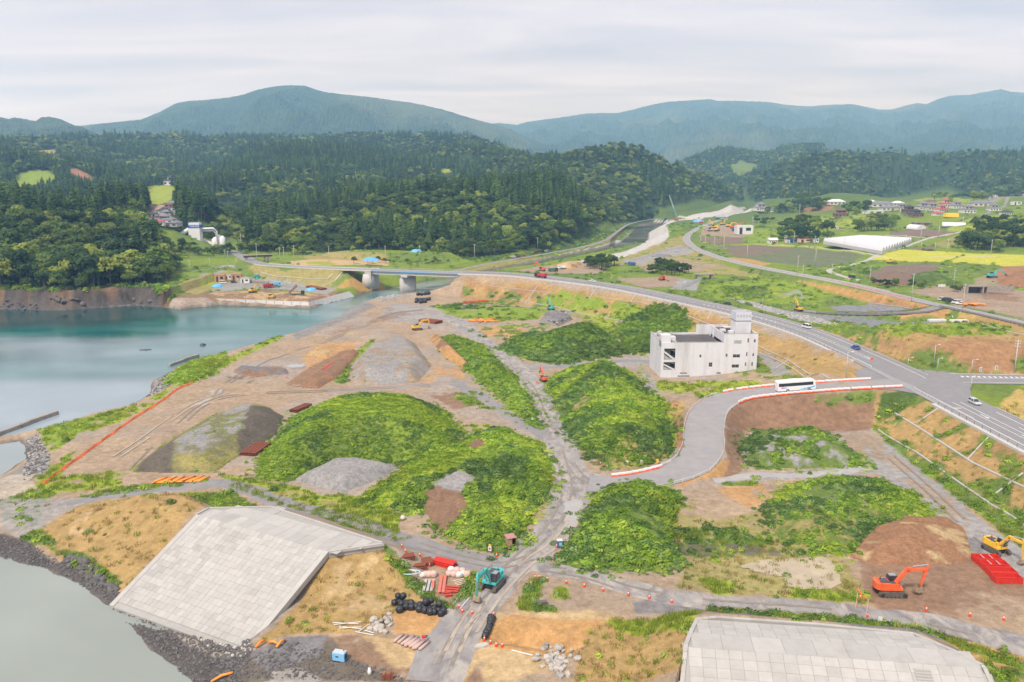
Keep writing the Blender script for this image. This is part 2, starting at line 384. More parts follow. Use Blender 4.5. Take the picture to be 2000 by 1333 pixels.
road('valley_road', [(1500,400,11),(1470,408,10.5),(1440,420,10),(1400,432,9.6),(1370,443,9.3),(1347,457,9.2),(1341,468,9.4),(1355,483,9.8),(1390,499,10.4),(1440,513,11),(1490,524,11.5),(1570,539,12.2),(1640,552,12.8),(1700,565,13),(1760,579,13.2),(1810,591,13.3),(1870,603,13.4),(1940,618,13.4),(2010,634,13.4),(2100,655,13.4)], 4.6, 1.6)
road('ramp_road', [(1835,600,13.2),(1800,609,12.2),(1740,613,10.8),(1680,614,9.2),(1620,612,7.8),(1560,606,7.2)], 3.4, 1.5)
road('levee_road', [(820,540,9),(880,531,9),(960,514,8.6),(1060,497,8.4),(1140,482,8.4),(1185,468,8.4),(1207,452,8.4),(1232,437,8.6),(1280,428,8.8),(1340,421,9),(1400,412,9.4),(1452,402,10)], 2.6, 1.8)
road('yard_road', [(330,545,6),(380,533,7.5),(420,525,9),(450,520,9.6),(490,534,7),(530,545,5),(560,556,4.4)], 3.2, 1.6)

HILLS = []
def hill(foot, ridge, power=0.75, tree=20, seed=1, wob=25):
    f = [P(*p) if len(p) == 3 else Vector((p[0], p[1], 0)) for p in foot]
    r = []
    for u, v, d in ridge:
        q = PD(u, v, d); r.append(Vector((q.x, q.y, q.z - tree)))
    HILLS.append(dict(foot=f, ridge=spline(r, 40), power=power, seed=seed, wob=wob))
hill([(-350,604,0),(0,602,0),(60,604,0),(130,604,0),(200,599,0),(262,592,0),(306,587,0),(345,572,2),(360,548,4),(352,515,8),(318,492,10),(-300,860),(-420,930),(-800,900),(-720,520)],
     [(-350,375,650),(-100,376,640),(60,380,640),(150,386,640),(205,418,625),(255,458,600),(290,490,575)], 0.62, 19, 3, 18)
hill([(440,494,11),(520,499,10.5),(600,492,11),(700,494,10.5),(800,499,9),(880,500,9),(960,499,9),(1050,487,8.8),(1115,476,8.6),(1165,465,8.6),(1195,448,8.6),(1222,434,8.8),(230,1500),(60,1500),(-300,1350),(-330,1020)],
     [(545,452,780),(600,420,830),(680,375,900),(760,355,960),(860,338,1000),(1000,333,1040),(1060,318,1060),(1130,348,1080),(1185,405,1120)], 0.7, 24, 5, 30)
hill([(1180,455,9),(1232,432,9),(1280,424,9),(1340,417,9.2),(1400,408,9.6),(1450,399,10),(1468,392,11),(900,2500),(300,2700),(-100,2300),(-60,1500)],
     [(900,300,1800),(1000,300,1800),(1100,290,1760),(1210,268,1760),(1300,300,1780),(1400,337,1960),(1448,372,2080)], 0.8, 20, 8, 40)
hill([(-900,1150),(-560,1180),(-430,1220),(-330,1300),(-200,1420),(0,1500),(300,1600),(300,3300),(-2400,3300),(-2000,1500)],
     [(-250,262,2600),(0,262,2600),(200,258,2600),(330,256,2650),(500,262,2650),(620,254,2700),(800,256,2700),(900,258,2700),(960,272,2500),(1010,285,2300)], 1.5, 16, 11, 70)
hill([(-620,1350),(-380,1330),(-250,1400),(-230,1600),(-330,1850),(-600,1900)],[(330,338,1700),(420,312,1700),(500,316,1640),(570,332,1560),(630,352,1480)], .8, 17, 41, 20)
hill([(-760,1750),(-450,1720),(-250,1640),(-120,1650),(-80,1900),(-300,2350),(-700,2350)],[(400,300,2150),(480,284,2100),(570,276,2050),(650,284,1980),(730,302,1880),(800,322,1780)], .8, 16, 43, 20)
hill([(-260,1900),(-60,1650),(120,1650),(160,1900),(0,2400),(-250,2400)],[(790,292,2200),(850,282,2150),(920,282,2050),(980,296,1950),(1040,320,1800)], .8, 16, 45, 20)
hill([(-1600,1900),(-1000,1750),(-650,1700),(-500,1850),(-650,2300),(-1300,2400)],[(-50,278,2250),(60,276,2200),(160,282,2150),(250,296,2050),(320,318,1900)], .8, 16, 47, 20)
hill([(-1100,1020),(-700,1020),(-500,1060),(-420,1200),(-480,1500),(-700,1900),(-1600,1900)],
     [(-200,268,1550),(0,282,1520),(90,298,1480),(160,322,1420),(215,352,1330)], 0.8, 15, 14, 45)
hill([(-330,1180),(-250,1150),(-170,1250),(-60,1500),(-200,1750),(-450,1700)],
     [(380,360,1500),(470,350,1420),(560,352,1420)], 0.8, 18, 15, 30)
hill([(1462,397,12),(1500,396,17),(1560,396,26),(1640,384,37),(1740,377,42),(1850,370,47),(1000,1620),(1250,1560),(1900,2900),(1500,3200),(700,3200)],
     [(1440,350,2250),(1480,330,2200),(1530,309,2200),(1600,294,2200),(1720,284,2250),(1760,288,2250),(1800,294,2300),(1900,290,2350),(2000,292,2400),(2120,292,2400)], 0.8, 17, 21, 60)
hill([(600,2700),(900,2500),(1300,2700),(1800,2900),(2600,3300),(1500,4200),(500,4200)],
     [(1360,302,3300),(1400,290,3300),(1430,287,3300),(1480,302,3250),(1540,330,3200)], 0.9, 14, 25, 70)
hill([(700,2900),(1400,2900),(2600,3000),(2600,4200),(600,4200)],
     [(1480,296,3700),(1560,278,3700),(1610,286,3700),(1680,304,3600),(1760,310,3600),(1840,300,3700),(2000,306,3700)], 0.9, 14, 27, 70)

LEVEE_A = [P(u, v, 7.4) for u, v in [(205,992),(262,972),(350,966),(407,994),(529,991),(750,1063),(642,1079),(384,1006),(300,1010),(235,1010)]]
LEVEE_B = [P(u, v, 7.4) for u, v in [(1362,1203),(1400,1199),(1600,1213),(1790,1232),(1850,1268),(1915,1302),(1960,1345),(1990,1420),(1300,1420),(1338,1290)]]
SPOIL = [P(u, v, z) for u, v, z in [(1690,668,17),(1760,690,19),(1860,672,20),(1990,668,20),(2090,690,20),(2100,655,20),(1990,634,20),(1880,628,20),(1790,636,19),(1720,648,17)]]
BERM = [P(u, v, 10) for u, v in [(640,500),(700,494),(760,495),(880,500),(860,503),(730,505)]]
PIT = [P(u, v, 2.2) for u, v in [(990,1232),(1150,1262),(1110,1285),(960,1258)]]

def height(x, y, forest=False, detail=True):
    x = np.asarray(x, float); y = np.asarray(y, float)
    z = base_z(x, y); r = np.hypot(x, y)
    if detail: z = z + (fbm(x, y, 14, 3, 4) - 0.5) * 0.5 * np.clip(r / 250, 0.5, 3)
    hm = np.zeros(x.shape)
    for hd in HILLS:
        f = np.asarray([(q[0], q[1]) for q in hd['foot']])
        m = (x > f[:, 0].min()) & (x < f[:, 0].max()) & (y > f[:, 1].min()) & (y < f[:, 1].max())
        if not m.any(): continue
        xx, yy = x[m], y[m]; sd_ = sdf(xx, yy, f); d, rz = pline(xx, yy, hd['ridge'])
        wn = (fbm(xx, yy, 260, 4, hd['seed']) - 0.5) * 2 * hd['wob']
        t = np.clip(sd_, 0, None); t = t / (t + np.maximum(d + wn * np.clip(d / 120, 0, 1), 0) + 1e-6)
        zz = z[m] + np.maximum(rz - z[m], 2) * t ** hd['power'] + (fbm(xx, yy, 90, 3, hd['seed'] + 5) - 0.5) * np.clip(sd_ / 8, 0, 14) + (fbm(xx, yy, 380, 3, hd['seed'] + 6) - .52) * np.clip(sd_ / 5, 0, 2.0 * hd['wob']) * np.clip(d / 260, 0, 1)
        zz = np.where(sd_ > 0, zz, z[m]); z[m] = np.maximum(z[m], zz)
        hm[m] = np.maximum(hm[m], sd_)
    for poly, top, sl in ((LEVEE_A, 7.4, 2.0), (LEVEE_B, 7.4, 1.9), (SPOIL, 20.0, 1.7), (BERM, 13.0, 2.0)):
        s_ = sdf_near(x, y, poly, 45); n_ = (fbm(x, y, 9, 3, 31) - 0.5) * 1.2
        top_ = top if poly is not SPOIL else top + (fbm(x, y, 25, 3, 6) - .5) * 3
        z = np.maximum(z, np.where(s_ > -44, top_ + np.minimum(s_ + n_ * np.clip(-s_ / 6, 0, 1), 0) / sl, -99))
    s_ = sdf_near(x, y, PIT, 12); z = z - np.clip((s_ + 1) / 3, 0, 1) * 1.6
    # ground kept below the seawall slabs
    A_, B_, D_ = P(228,1168,1.0), P(384,1006,8.0), P(492,1263,1.0); C_ = P(642,1079,8.0); nrm = (D_ - A_).cross(B_ - A_); q = [A_ - (B_ - A_) * .15, B_, C_, D_ - (C_ - D_) * .15]
    s_ = sdf_near(x, y, q, 3); pl = A_.z - (nrm.x * (x - A_.x) + nrm.y * (y - A_.y)) / nrm.z - .45; z = np.where(s_ > -.3, np.minimum(z, pl), z)
    s_ = sdf_near(x, y, LEVEE_B, 3); a_, b_ = P(1362,1203,8), P(1785,1231,8); du = (b_ - a_).normalized(); dvx, dvy = du.y, -du.x; t_ = (x - a_.x) * dvx + (y - a_.y) * dvy
    z = np.where(s_ > -.5, np.minimum(z, 6.9 - np.maximum(t_ - 8.0, 0) * .52), z)
    # roads: a level platform, filled below and cut above
    fills = []
    for nm, rd in ROADS.items():
        d, zr = pline(x, y, rd['c'], 60); k = d < 59; e = np.maximum(d - rd['hw'], 0)
        z = np.where(k, np.minimum(z, zr - 0.12 + e / rd['cut']), z); fills.append(np.where(k, zr - 0.12 - e / rd['fill'], -99))
    for f in fills: z = np.maximum(z, f)
    # shore
    s_ = np.maximum(np.maximum(sdf_near(x, y, SEA, 60), sdf_near(x, y, INLET, 60)), sdf_near(x, y, COVE, 60))
    s_ = s_ + (fbm(x, y, 7, 4, 9) - 0.5) * np.where(r > 520, 1.0, 2.4)
    cliff = (x < -210) & (y < 560)
    z = np.where(cliff, z + 4.5 * np.clip(-s_ / 5, 0, 1), z)
    k = np.where(cliff, 1.9 + fbm(x, y, 9, 3, 77) * 2.2, np.where((x > -205) & (x < -60) & (y > 440) & (y < 540), 0.75, np.where(r > 560, 0.55, 0.36)))
    rocks = np.where(cliff, (fbm(x, y, 5, 4, 41) - 0.4) * 3.0 * np.clip(-s_ / 6, 0, 1) * np.clip((24 + s_) / 12, 0, 1), 0)
    z = np.where(s_ > 0, np.minimum(z, -0.15 - 0.16 * s_), np.minimum(z + rocks, 0.02 - s_ * k + np.maximum(-s_ - 22, 0) * 6))
    z = np.maximum(z, -6)
    return (z, hm, s_) if forest else z

def at(pts):
    """where the line of sight of each photo pixel first meets the ground"""
    uv = np.asarray(pts, float); n = len(uv)
    xi = (uv[:, 0] - 1000) / FPX; yi = (666.5 - uv[:, 1]) / FPX
    dy_, dz_ = CP + yi * SP, -SP + yi * CP
    D = np.geomspace(70, 3600, 230 if n < 9 else 420)
    X = (xi / dy_)[:, None] * D; Y = np.repeat(D[None], n, 0); Z = CAM_H + (dz_ / dy_)[:, None] * D
    G = height(X.ravel(), Y.ravel(), detail=False).reshape(X.shape)
    below = Z < G; k = np.argmax(below, 1); k = np.clip(k, 1, None)
    i = np.arange(n); a = (Z - G)[i, k - 1]; b = (Z - G)[i, k]; t = np.clip(a / (a - b + 1e-9), 0, 1)
    d = D[k - 1] + (D[k] - D[k - 1]) * t
    return [Vector((xi[j] / dy_[j] * d[j], d[j], CAM_H + dz_[j] / dy_[j] * d[j])) for j in range(n)]

# ---------------------------------------------------------------- land cover
C = dict(olive=(.20,.19,.09), soil=(.13,.11,.085), dirt=(.31,.235,.165), flat=(.345,.255,.17), gravel=(.29,.275,.26), dgrav=(.19,.18,.18), orange=(.45,.255,.10), tan=(.46,.33,.17), brown=(.24,.145,.09), rbrown=(.30,.16,.085),
  shingle=(.085,.075,.07), stone=(.24,.22,.20), grass=(.20,.27,.035), lime=(.27,.32,.04), weed=(.13,.185,.04), dweed=(.075,.12,.03), dry=(.36,.24,.095), dry2=(.29,.25,.09), rice=(.44,.43,.05), plow=(.19,.14,.105),
  field=(.14,.16,.085), conc=(.46,.44,.41), forest=(.035,.06,.02), rock=(.155,.13,.11), mud=(.13,.11,.085), sand=(.42,.36,.28), ochre=(.42,.30,.10), puddle=(.40,.37,.33), bluish=(.22,.22,.24))
# each: class, outline in photo pixels, softness m, edge noise m, patchiness 0..1 (share covered), opacity
PAINT = [
 # far bank, left
 ('brown',[(305,592),(345,575),(420,570),(520,566),(600,575),(700,582),(740,572),(700,566),(690,578),(610,597),(430,590),(320,586)],.5,.8,1,.9),
 ('tan',[(400,572),(540,567),(640,578),(690,573),(612,595),(440,588)],1.5,2,.55,.8),
 ('gravel',[(385,540),(430,528),(520,545),(620,556),(660,562),(640,575),(560,566),(480,565),(420,572),(390,560)],1,1.5,1,.9),
 ('dry2',[(340,556),(400,538),(445,528),(470,532),(430,560),(385,575)],1,2,1,1), ('lime',[(390,548),(420,545),(425,560),(395,560)],1,2,.8,1),
 ('dry2',[(480,520),(560,530),(700,535),(700,545),(640,562),(560,548),(500,540)],1,2,1,1), ('orange',[(640,566),(680,545),(725,540),(760,565),(705,570)],1,1.5,1,.8),
 ('tan',[(560,511),(620,506),(760,508),(760,519),(640,519),(570,518)],1,1,1,1), ('lime',[(600,512),(640,511),(660,517),(600,517)],1,1,1,1),('orange',[(600,506),(755,504),(755,509),(640,510)],1,1,1,.7),
 ('dry2',[(580,500),(640,494),(740,494),(760,503),(600,506)],1,2,.8,1),
 ('dweed',[(900,502),(1000,497),(1120,477),(1190,452),(1240,431),(1300,422),(1310,428),(1250,437),(1203,464),(1120,488),(1000,507),(920,512)],2,3,1,1),
 ('dry2',[(870,534),(960,515),(1080,500),(1180,472),(1215,452),(1225,448),(1200,472),(1110,494),(1000,516),(900,540)],1,1,1,1),
 ('conc',[(1000,517),(1100,496),(1172,481),(1213,470),(1233,452),(1245,440),(1280,430),(1340,424),(1420,412),(1455,405),(1455,409),(1350,430),(1275,436),(1243,444),(1230,460),(1210,478),(1150,490),(1050,510)],.4,.3,1,1),
 ('conc',[(1115,515),(1140,508),(1225,490),(1262,474),(1268,455),(1300,437),(1340,428),(1450,408),(1470,411),(1400,425),(1320,432),(1300,440),(1307,462),(1285,480),(1240,496),(1190,510),(1135,519)],.6,.5,1,1),
 ('weed',[(1165,487),(1215,474),(1235,452),(1245,442),(1270,440),(1262,455),(1250,470),(1210,485)],1,3,.6,1),
 ('dirt',[(1005,528),(1130,512),(1200,516),(1170,535),(1060,535)],1,2,1,1), ('orange',[(1100,520),(1128,508),(1140,522),(1100,532)],1,1,1,.6),
 ('dry2',[(1195,512),(1300,470),(1340,460),(1345,485),(1420,520),(1500,545),(1300,525)],2,4,.8,1), ('dirt',[(1240,520),(1330,505),(1420,515),(1360,530),(1260,530)],2,4,.8,.9),
 ('gravel',[(1215,510),(1290,490),(1330,480),(1360,490),(1300,502),(1250,518)],1,2,1,.9),
 ('dirt',[(1200,545),(1310,540),(1350,548),(1330,560),(1260,562)],1,1.5,1,1), ('gravel',[(1310,565),(1330,545),(1370,548),(1360,568)],1,1,1,1),
 ('grass',[(1370,560),(1480,540),(1620,560),(1600,600),(1480,590),(1400,585)],2,4,.7,1), ('lime',[(1400,560),(1500,555),(1560,575),(1500,590)],2,5,.4,1),
 ('dweed',[(1405,560),(1500,558),(1498,585),(1420,580)],.6,.6,1,.8),
 ('gravel',[(1510,580),(1560,566),(1572,580),(1560,595),(1545,605),(1565,590),(1560,576)],.8,.6,1,.7),
 ('bluish',[(1620,598),(1700,590),(1780,600),(1730,612),(1640,612)],2,3,.8,.9), ('bluish',[(1510,600),(1560,610),(1700,620),(1850,630),(1840,640),(1650,628),(1540,612)],1.5,2,1,.9),
 ('stone',[(1425,583),(1470,590),(1520,605),(1600,620),(1640,635),(1580,630),(1490,605)],1.5,2,1,1),
 ('orange',[(1555,548),(1640,560),(1720,575),(1800,590),(1825,598),(1790,606),(1700,592),(1620,570)],.8,1,1,.9), ('rbrown',[(1690,575),(1810,597),(1790,606),(1690,590)],1,1,.6,.7),
 ('orange',[(1680,606),(1800,607),(1870,603),(1850,618),(1760,622)],.8,.6,1,.9),
 ('ochre',[(1875,606),(2000,632),(2100,655),(2100,690),(1990,664),(1870,625)],1,1,1,1),
 # right valley
 ('dirt',[(1770,570),(1820,560),(2100,575),(2100,640),(1990,622),(1860,595)],2,3,1,1), ('brown',[(1900,570),(1990,575),(1990,590),(1920,585)],2,3,.6,.8),
 ('rice',[(1700,508),(1760,488),(1850,493),(2100,500),(2100,525),(1975,522),(1900,515),(1790,512)],.6,.4,1,1), ('weed',[(1838,512),(1880,499),(1886,499),(1846,513)],.4,.3,1,.8),
 ('field',[(1400,482),(1470,478),(1600,486),(1690,498),(1650,515),(1600,522),(1530,516),(1440,505)],1,.6,1,1), ('plow',[(1400,483),(1460,479),(1550,484),(1530,493),(1470,500),(1430,498)],1.5,2,1,.85),
 ('plow',[(1362,465),(1450,463),(1452,476),(1400,478),(1365,472)],.8,.6,1,1), ('dirt',[(1368,460),(1385,440),(1440,440),(1465,458),(1450,464)],1,1,1,1),
 ('orange',[(1420,502),(1470,507),(1505,516),(1490,520),(1440,512)],1,1,1,.8),
 ('lime',[(1400,480),(1500,474),(1620,482),(1700,495),(1690,499),(1600,487),(1480,478)],.6,.4,1,1),
 ('plow',[(1735,455),(1790,446),(1870,455),(1828,465),(1740,461)],.8,.6,1,1), ('plow',[(1785,483),(1825,481),(1822,489),(1780,489)],.5,.5,1,1), ('dry2',[(1820,478),(1870,460),(1880,470),(1850,485)],1,1,1,.8),
 ('plow',[(1690,540),(1730,520),(1800,515),(1840,520),(1790,545),(1720,548)],1.5,2,1,1),
 ('rbrown',[(1930,545),(1960,520),(2050,516),(2100,530),(2100,565),(1960,560)],2,2,1,1), ('dirt',[(1900,545),(1940,535),(1950,560),(1910,558)],1.5,2,1,.8),
 ('lime',[(1850,440),(1960,415),(1990,425),(1900,455),(1850,452)],2,4,.6,1), ('lime',[(1560,430),(1700,415),(1740,440),(1640,460),(1580,455)],4,8,.5,.9),
 ('grass',[(1450,470),(1520,440),(1580,460),(1560,475),(1470,476)],3,5,.7,1),
 ('lime',[(1780,395),(1850,383),(1900,392),(1850,410)],4,8,.6,.9), ('stone',[(1930,392),(2000,365),(2080,340),(2100,360),(2000,385),(1940,398)],2,3,1,.8),
 ('rbrown',[(1560,408),(1625,400),(1640,410),(1560,415)],2,3,.9,.8),
 # slope below the highway
 ('dry',[(905,545),(1050,552),(1200,575),(1350,605),(1450,630),(1560,670),(1680,725),(1690,745),(1560,745),(1480,690),(1350,660),(1200,620),(1050,600),(900,600)],1,2,1,1),
 ('rbrown',[(905,548),(1100,562),(1300,600),(1450,640),(1450,660),(1250,615),(1050,590),(900,580)],2,4,.6,.8),
 ('weed',[(900,560),(1100,575),(1350,625),(1480,680),(1560,740),(1480,740),(1300,680),(1150,610),(960,600)],2,5,.45,1),
 ('grass',[(1065,575),(1100,568),(1180,585),(1200,600),(1130,610),(1060,595)],2,3,.9,1), ('grass',[(1200,590),(1330,610),(1360,640),(1280,660),(1190,620)],2,4,.8,1),
 ('dry',[(1590,640),(1700,655),(1760,640),(1880,625),(2100,640),(2100,735),(1900,728),(1760,705),(1640,670)],1,2,1,1),
 ('rbrown',[(1700,670),(1800,660),(1960,665),(2100,690),(2100,735),(1900,728),(1780,705)],2,3,.75,.8), ('weed',[(1600,648),(1720,650),(1750,690),(1680,680)],1,4,.5,1), ('weed',[(1780,690),(1860,700),(1900,722),(1800,708)],1,3,.7,1),
 ('grass',[(1720,640),(1850,628),(1960,636),(1990,650),(1850,656),(1760,660)],2,4,.7,1), ('weed',[(1980,700),(2100,700),(2100,735),(1985,730)],1,2,.6,1),
 ('dry',[(1700,770),(1810,765),(2100,905),(2100,1150),(1900,1000),(1720,850),(1700,830)],1,1,1,1), ('rbrown',[(1740,800),(1830,790),(1960,860),(2100,930),(2100,1010),(1900,900)],2,3,.6,.6),
 ('weed',[(1710,785),(1800,770),(1850,800),(1990,890),(2100,960),(2100,1100),(1990,1040),(1850,930),(1730,850)],2,5,.5,1), ('dweed',[(1715,775),(1780,765),(1790,780),(1740,815),(1712,820)],1,2,1,1),
 ('weed',[(1700,830),(1730,835),(1850,920),(1990,1030),(2100,1110),(2100,1150),(1980,1060),(1840,950),(1720,860)],1,1.5,.8,1),
 ('ochre',[(1935,800),(1990,760),(2100,755),(2100,860),(2000,820)],1,1,1,1),
 # loop road slope
 ('brown',[(1408,800),(1460,778),(1600,768),(1700,762),(1715,780),(1700,840),(1560,845),(1470,840),(1420,835)],1,1.5,1,1), ('weed',[(1540,785),(1640,765),(1710,765),(1712,790),(1620,790)],1,2,.45,1),
 ('brown',[(1412,840),(1450,840),(1455,900),(1440,935),(1400,940),(1420,890)],1,1,1,.9), ('orange',[(1290,940),(1380,915),(1425,900),(1415,935),(1330,948)],.7,1,1,.9), ('rbrown',[(1300,770),(1335,790),(1335,880),(1310,870),(1300,810)],.8,1,1,1),
 ('ochre',[(1300,790),(1335,785),(1335,815),(1305,815)],.8,1,1,.7),
 # building surrounds
 ('lime',[(1240,690),(1270,745),(1340,745),(1480,742),(1500,755),(1430,770),(1350,770),(1290,775),(1270,770)],1,2,.8,1), ('dirt',[(1255,735),(1280,760),(1330,768),(1400,755),(1330,778),(1290,790)],1,1.5,1,.9), ('gravel',[(1250,715),(1275,740),(1290,770),(1265,765)],.7,.6,1,.9),
 ('gravel',[(1480,690),(1500,690),(1545,730),(1510,735)],.6,.4,1,.9), ('gravel',[(1010,712),(1130,708),(1270,695),(1270,715),(1100,718),(1040,725)],.6,.6,1,.9),
 # site: middle
 ('gravel',[(760,590),(850,600),(920,625),(900,650),(820,640),(740,620)],2,4,.7,.8), ('brown',[(600,640),(700,610),(760,600),(800,615),(700,640),(620,665)],2,4,.4,.6),
 ('stone',[(560,652),(640,622),(722,590),(735,600),(660,632),(580,665)],1,1.5,1,1),
 ('grass',[(850,600),(900,597),(1000,598),(1062,608),(1050,625),(960,628),(880,620)],1,2,.95,1), ('dweed',[(835,598),(905,592),(1000,594),(1000,600),(880,606)],1,1.5,.7,1),
 ('orange',[(930,640),(1000,636),(1030,645),(1000,660),(950,658)],1,1.5,1,.9), ('weed',[(905,645),(960,632),(1080,634),(1060,650),(980,665),(940,660)],1,2,.55,1),
 ('grass',[(1010,612),(1060,600),(1230,640),(1200,660),(1130,625)],1,3,.7,1), ('lime',[(1120,600),(1200,625),(1260,690),(1260,700),(1215,655)],1,2,.9,1),
 ('orange',[(620,672),(700,668),(690,690),(640,720),(600,745),(560,752),(600,715),(590,700)],1,2,.8,.75), ('brown',[(555,752),(600,720),(680,680),(700,690),(640,720),(600,760)],.8,1,.8,.9), ('brown',[(455,720),(560,715),(560,728),(470,735)],.8,1,.8,.8),
 ('mud',[(440,735),(500,735),(490,748),(450,750)],.8,1,.8,.8), ('puddle',[(550,716),(595,712),(590,718),(560,720)],.3,.4,1,1), ('puddle',[(375,795),(405,775),(425,770),(400,790)],.4,1,.8,.8), ('puddle',[(405,762),(430,760),(440,770),(410,772)],.4,1,.8,.7),
 ('grass',[(650,745),(680,700),(725,665),(735,660),(700,705),(680,740),(670,752)],.6,1.2,1,1), ('gravel',[(420,740),(470,712),(540,705),(600,690),(560,705),(470,730)],1,2,.6,.8),
 ('orange',[(800,745),(850,720),(915,715),(900,745),(830,760)],1.5,3,.6,.7), ('flat',[(760,765),(860,750),(950,755),(1000,800),(960,830),(900,800)],2,4,.5,.7), ('brown',[(830,770),(905,765),(935,790),(890,800)],.8,2,.7,.9), ('weed',[(850,755),(930,760),(985,805),(960,815),(900,785)],.8,1.5,.45,.9),
 # shore plants
 ('grass',[(330,745),(350,718),(395,700),(440,690),(445,700),(400,735),(360,750)],.6,1,1,1), ('lime',[(395,722),(440,702),(500,675),(545,655),(550,662),(470,700),(400,738)],.6,1,.9,1), ('lime',[(230,805),(300,775),(330,755),(345,755),(300,790),(230,825),(160,850)],.6,1.5,.75,1),
 ('grass',[(75,840),(150,820),(235,800),(240,812),(150,850),(110,880),(95,900),(150,880),(120,930),(80,930),(90,880)],.6,1.5,.75,1), ('stone',[(50,855),(75,845),(100,890),(95,920),(45,945),(0,950),(0,935),(50,905)],.6,1,1,1), ('stone',[(285,775),(305,745),(345,720),(335,745),(320,765)],.6,1,1,1),
 ('sand',[(0,935),(60,925),(100,930),(60,960),(0,975)],.6,1,.7,.8), ('lime',[(60,930),(180,915),(260,925),(230,945),(160,965),(80,960)],.8,2,.55,1), ('weed',[(0,980),(60,955),(110,965),(70,1040),(0,1020)],.8,2,.4,1), ('gravel',[(0,975),(150,975),(250,955),(450,938),(440,950),(240,970),(130,1000),(60,1050),(0,1040)],1,1.5,.85,.8),
 ('weed',[(150,970),(240,950),(400,935),(400,945),(250,962),(170,975)],.4,.8,.9,1),
 ('lime',[(435,928),(500,938),(560,946),(640,968),(700,968),(770,925),(800,960),(745,990),(780,1010),(800,1048),(700,1026),(600,996),(500,962)],.8,1.5,.8,1), ('dry2',[(470,942),(560,955),(660,980),(760,1015),(740,1030),(620,1000),(510,965)],.8,1.5,.5,.9), ('lime',[(1300,905),(1320,860),(1310,800),(1290,770),(1270,760),(1300,830)],.5,1,.8,1), ('lime',[(905,830),(960,830),(930,845),(890,880),(820,905),(800,905),(870,870)],.5,1.2,.7,1),
 # left levee flanks
 ('dry',[(65,1055),(150,990),(240,968),(350,962),(410,990),(228,1165),(200,1140),(120,1095)],.5,.6,1,1), ('tan',[(130,1050),(165,1000),(185,1000),(160,1050)],.6,1,.8,.7), ('weed',[(40,1050),(120,1085),(200,1130),(235,1140),(225,1120),(150,1075),(80,1035)],.5,1,.7,1),
 ('weed',[(350,965),(450,962),(510,990),(420,992),(380,975)],.5,.8,.8,1), ('lime',[(430,945),(480,950),(560,985),(640,1000),(720,1030),(800,1050),(790,1060),(680,1030),(560,992)],.5,.8,.85,1),
 ('dry',[(640,1080),(752,1066),(800,1110),(830,1160),(800,1200),(720,1235),(560,1240),(490,1265)],.5,.6,1,1), ('tan',[(660,1100),(740,1085),(800,1150),(770,1200),(650,1180)],2,4,.5,.7),
 ('weed',[(745,1065),(775,1080),(810,1130),(860,1170),(900,1190),(880,1200),(820,1160),(770,1110)],.4,.8,.85,1), ('weed',[(880,1180),(920,1120),(950,1110),(930,1170)],.4,.8,.8,1),
 # beach
 ('shingle',[(-200,1010),(0,1040),(60,1065),(140,1110),(225,1155),(240,1180),(330,1215),(430,1255),(490,1275),(480,1340),(360,1345),(300,1270),(200,1170),(100,1115),(-200,1070)],.5,.8,1,1),
 ('sand',[(312,1200),(330,1200),(340,1230),(400,1265),(460,1280),(440,1290),(370,1265),(325,1235)],.3,.5,.9,.6), ('stone',[(335,1205),(420,1230),(490,1262),(470,1280),(400,1260),(350,1235)],.4,.5,.7,.6),
 ('mud',[(470,1300),(540,1255),(640,1240),(700,1290),(800,1333),(1000,1340),(480,1345)],.6,1.2,.85,.9), ('dgrav',[(490,1275),(560,1245),(640,1240),(620,1280),(520,1310)],.5,.8,1,.9),
 ('puddle',[(530,1310),(580,1305),(640,1330),(560,1345),(520,1340)],.3,.6,1,.6), ('brown',[(640,1245),(760,1240),(870,1270),(960,1333),(780,1340),(690,1290)],.6,1.5,.8,.8),
 # foreground middle
 ('orange',[(760,1200),(800,1180),(880,1190),(900,1200),(850,1245),(770,1240)],.5,.8,1,.95), ('tan',[(700,1240),(860,1245),(960,1200),(1000,1230),(900,1333),(760,1300)],1,2,.7,.9), ('tan',[(930,1200),(1100,1180),(1200,1200),(1200,1230),(1100,1300),(950,1333)],1,2,.75,.9),
 ('orange',[(955,1220),(1000,1200),(1100,1215),(1180,1210),(1150,1240),(1100,1290),(980,1270),(950,1250)],.5,.8,1,.95), ('dirt',[(1000,1110),(1080,1105),(1250,1130),(1330,1160),(1200,1190),(1050,1190)],1,2,.9,.9), ('weed',[(1010,1180),(1040,1130),(1060,1130),(1050,1180),(1085,1195),(1020,1190)],.4,.6,.9,1), ('lime',[(1080,1150),(1110,1145),(1110,1170),(1080,1170)],.4,.8,.7,1),
 ('dry',[(1150,1240),(1200,1205),(1360,1200),(1340,1290),(1330,1340),(1120,1340),(1120,1290)],.5,1,1,1), ('lime',[(1190,1215),(1300,1205),(1365,1198),(1350,1225),(1220,1235)],.5,1.2,.7,.9), ('weed',[(1150,1240),(1340,1230),(1330,1333),(1150,1333)],.6,1.2,.28,1),
 ('dgrav',[(1230,1175),(1330,1165),(1500,1185),(1700,1200),(1850,1235),(2100,1290),(2100,1310),(1800,1240),(1500,1205),(1300,1195),(1240,1200)],.6,.8,1,.9),
 # right foreground
 ('dry2',[(1340,1100),(1450,1080),(1640,1090),(1700,1165),(1700,1180),(1500,1165),(1320,1150)],1,2,1,.9), ('lime',[(1340,1120),(1460,1140),(1700,1160),(1690,1180),(1400,1160)],1,1.5,.6,1), ('flat',[(1320,960),(1400,950),(1460,990),(1420,1015),(1340,1000)],1.5,3,.8,.8),
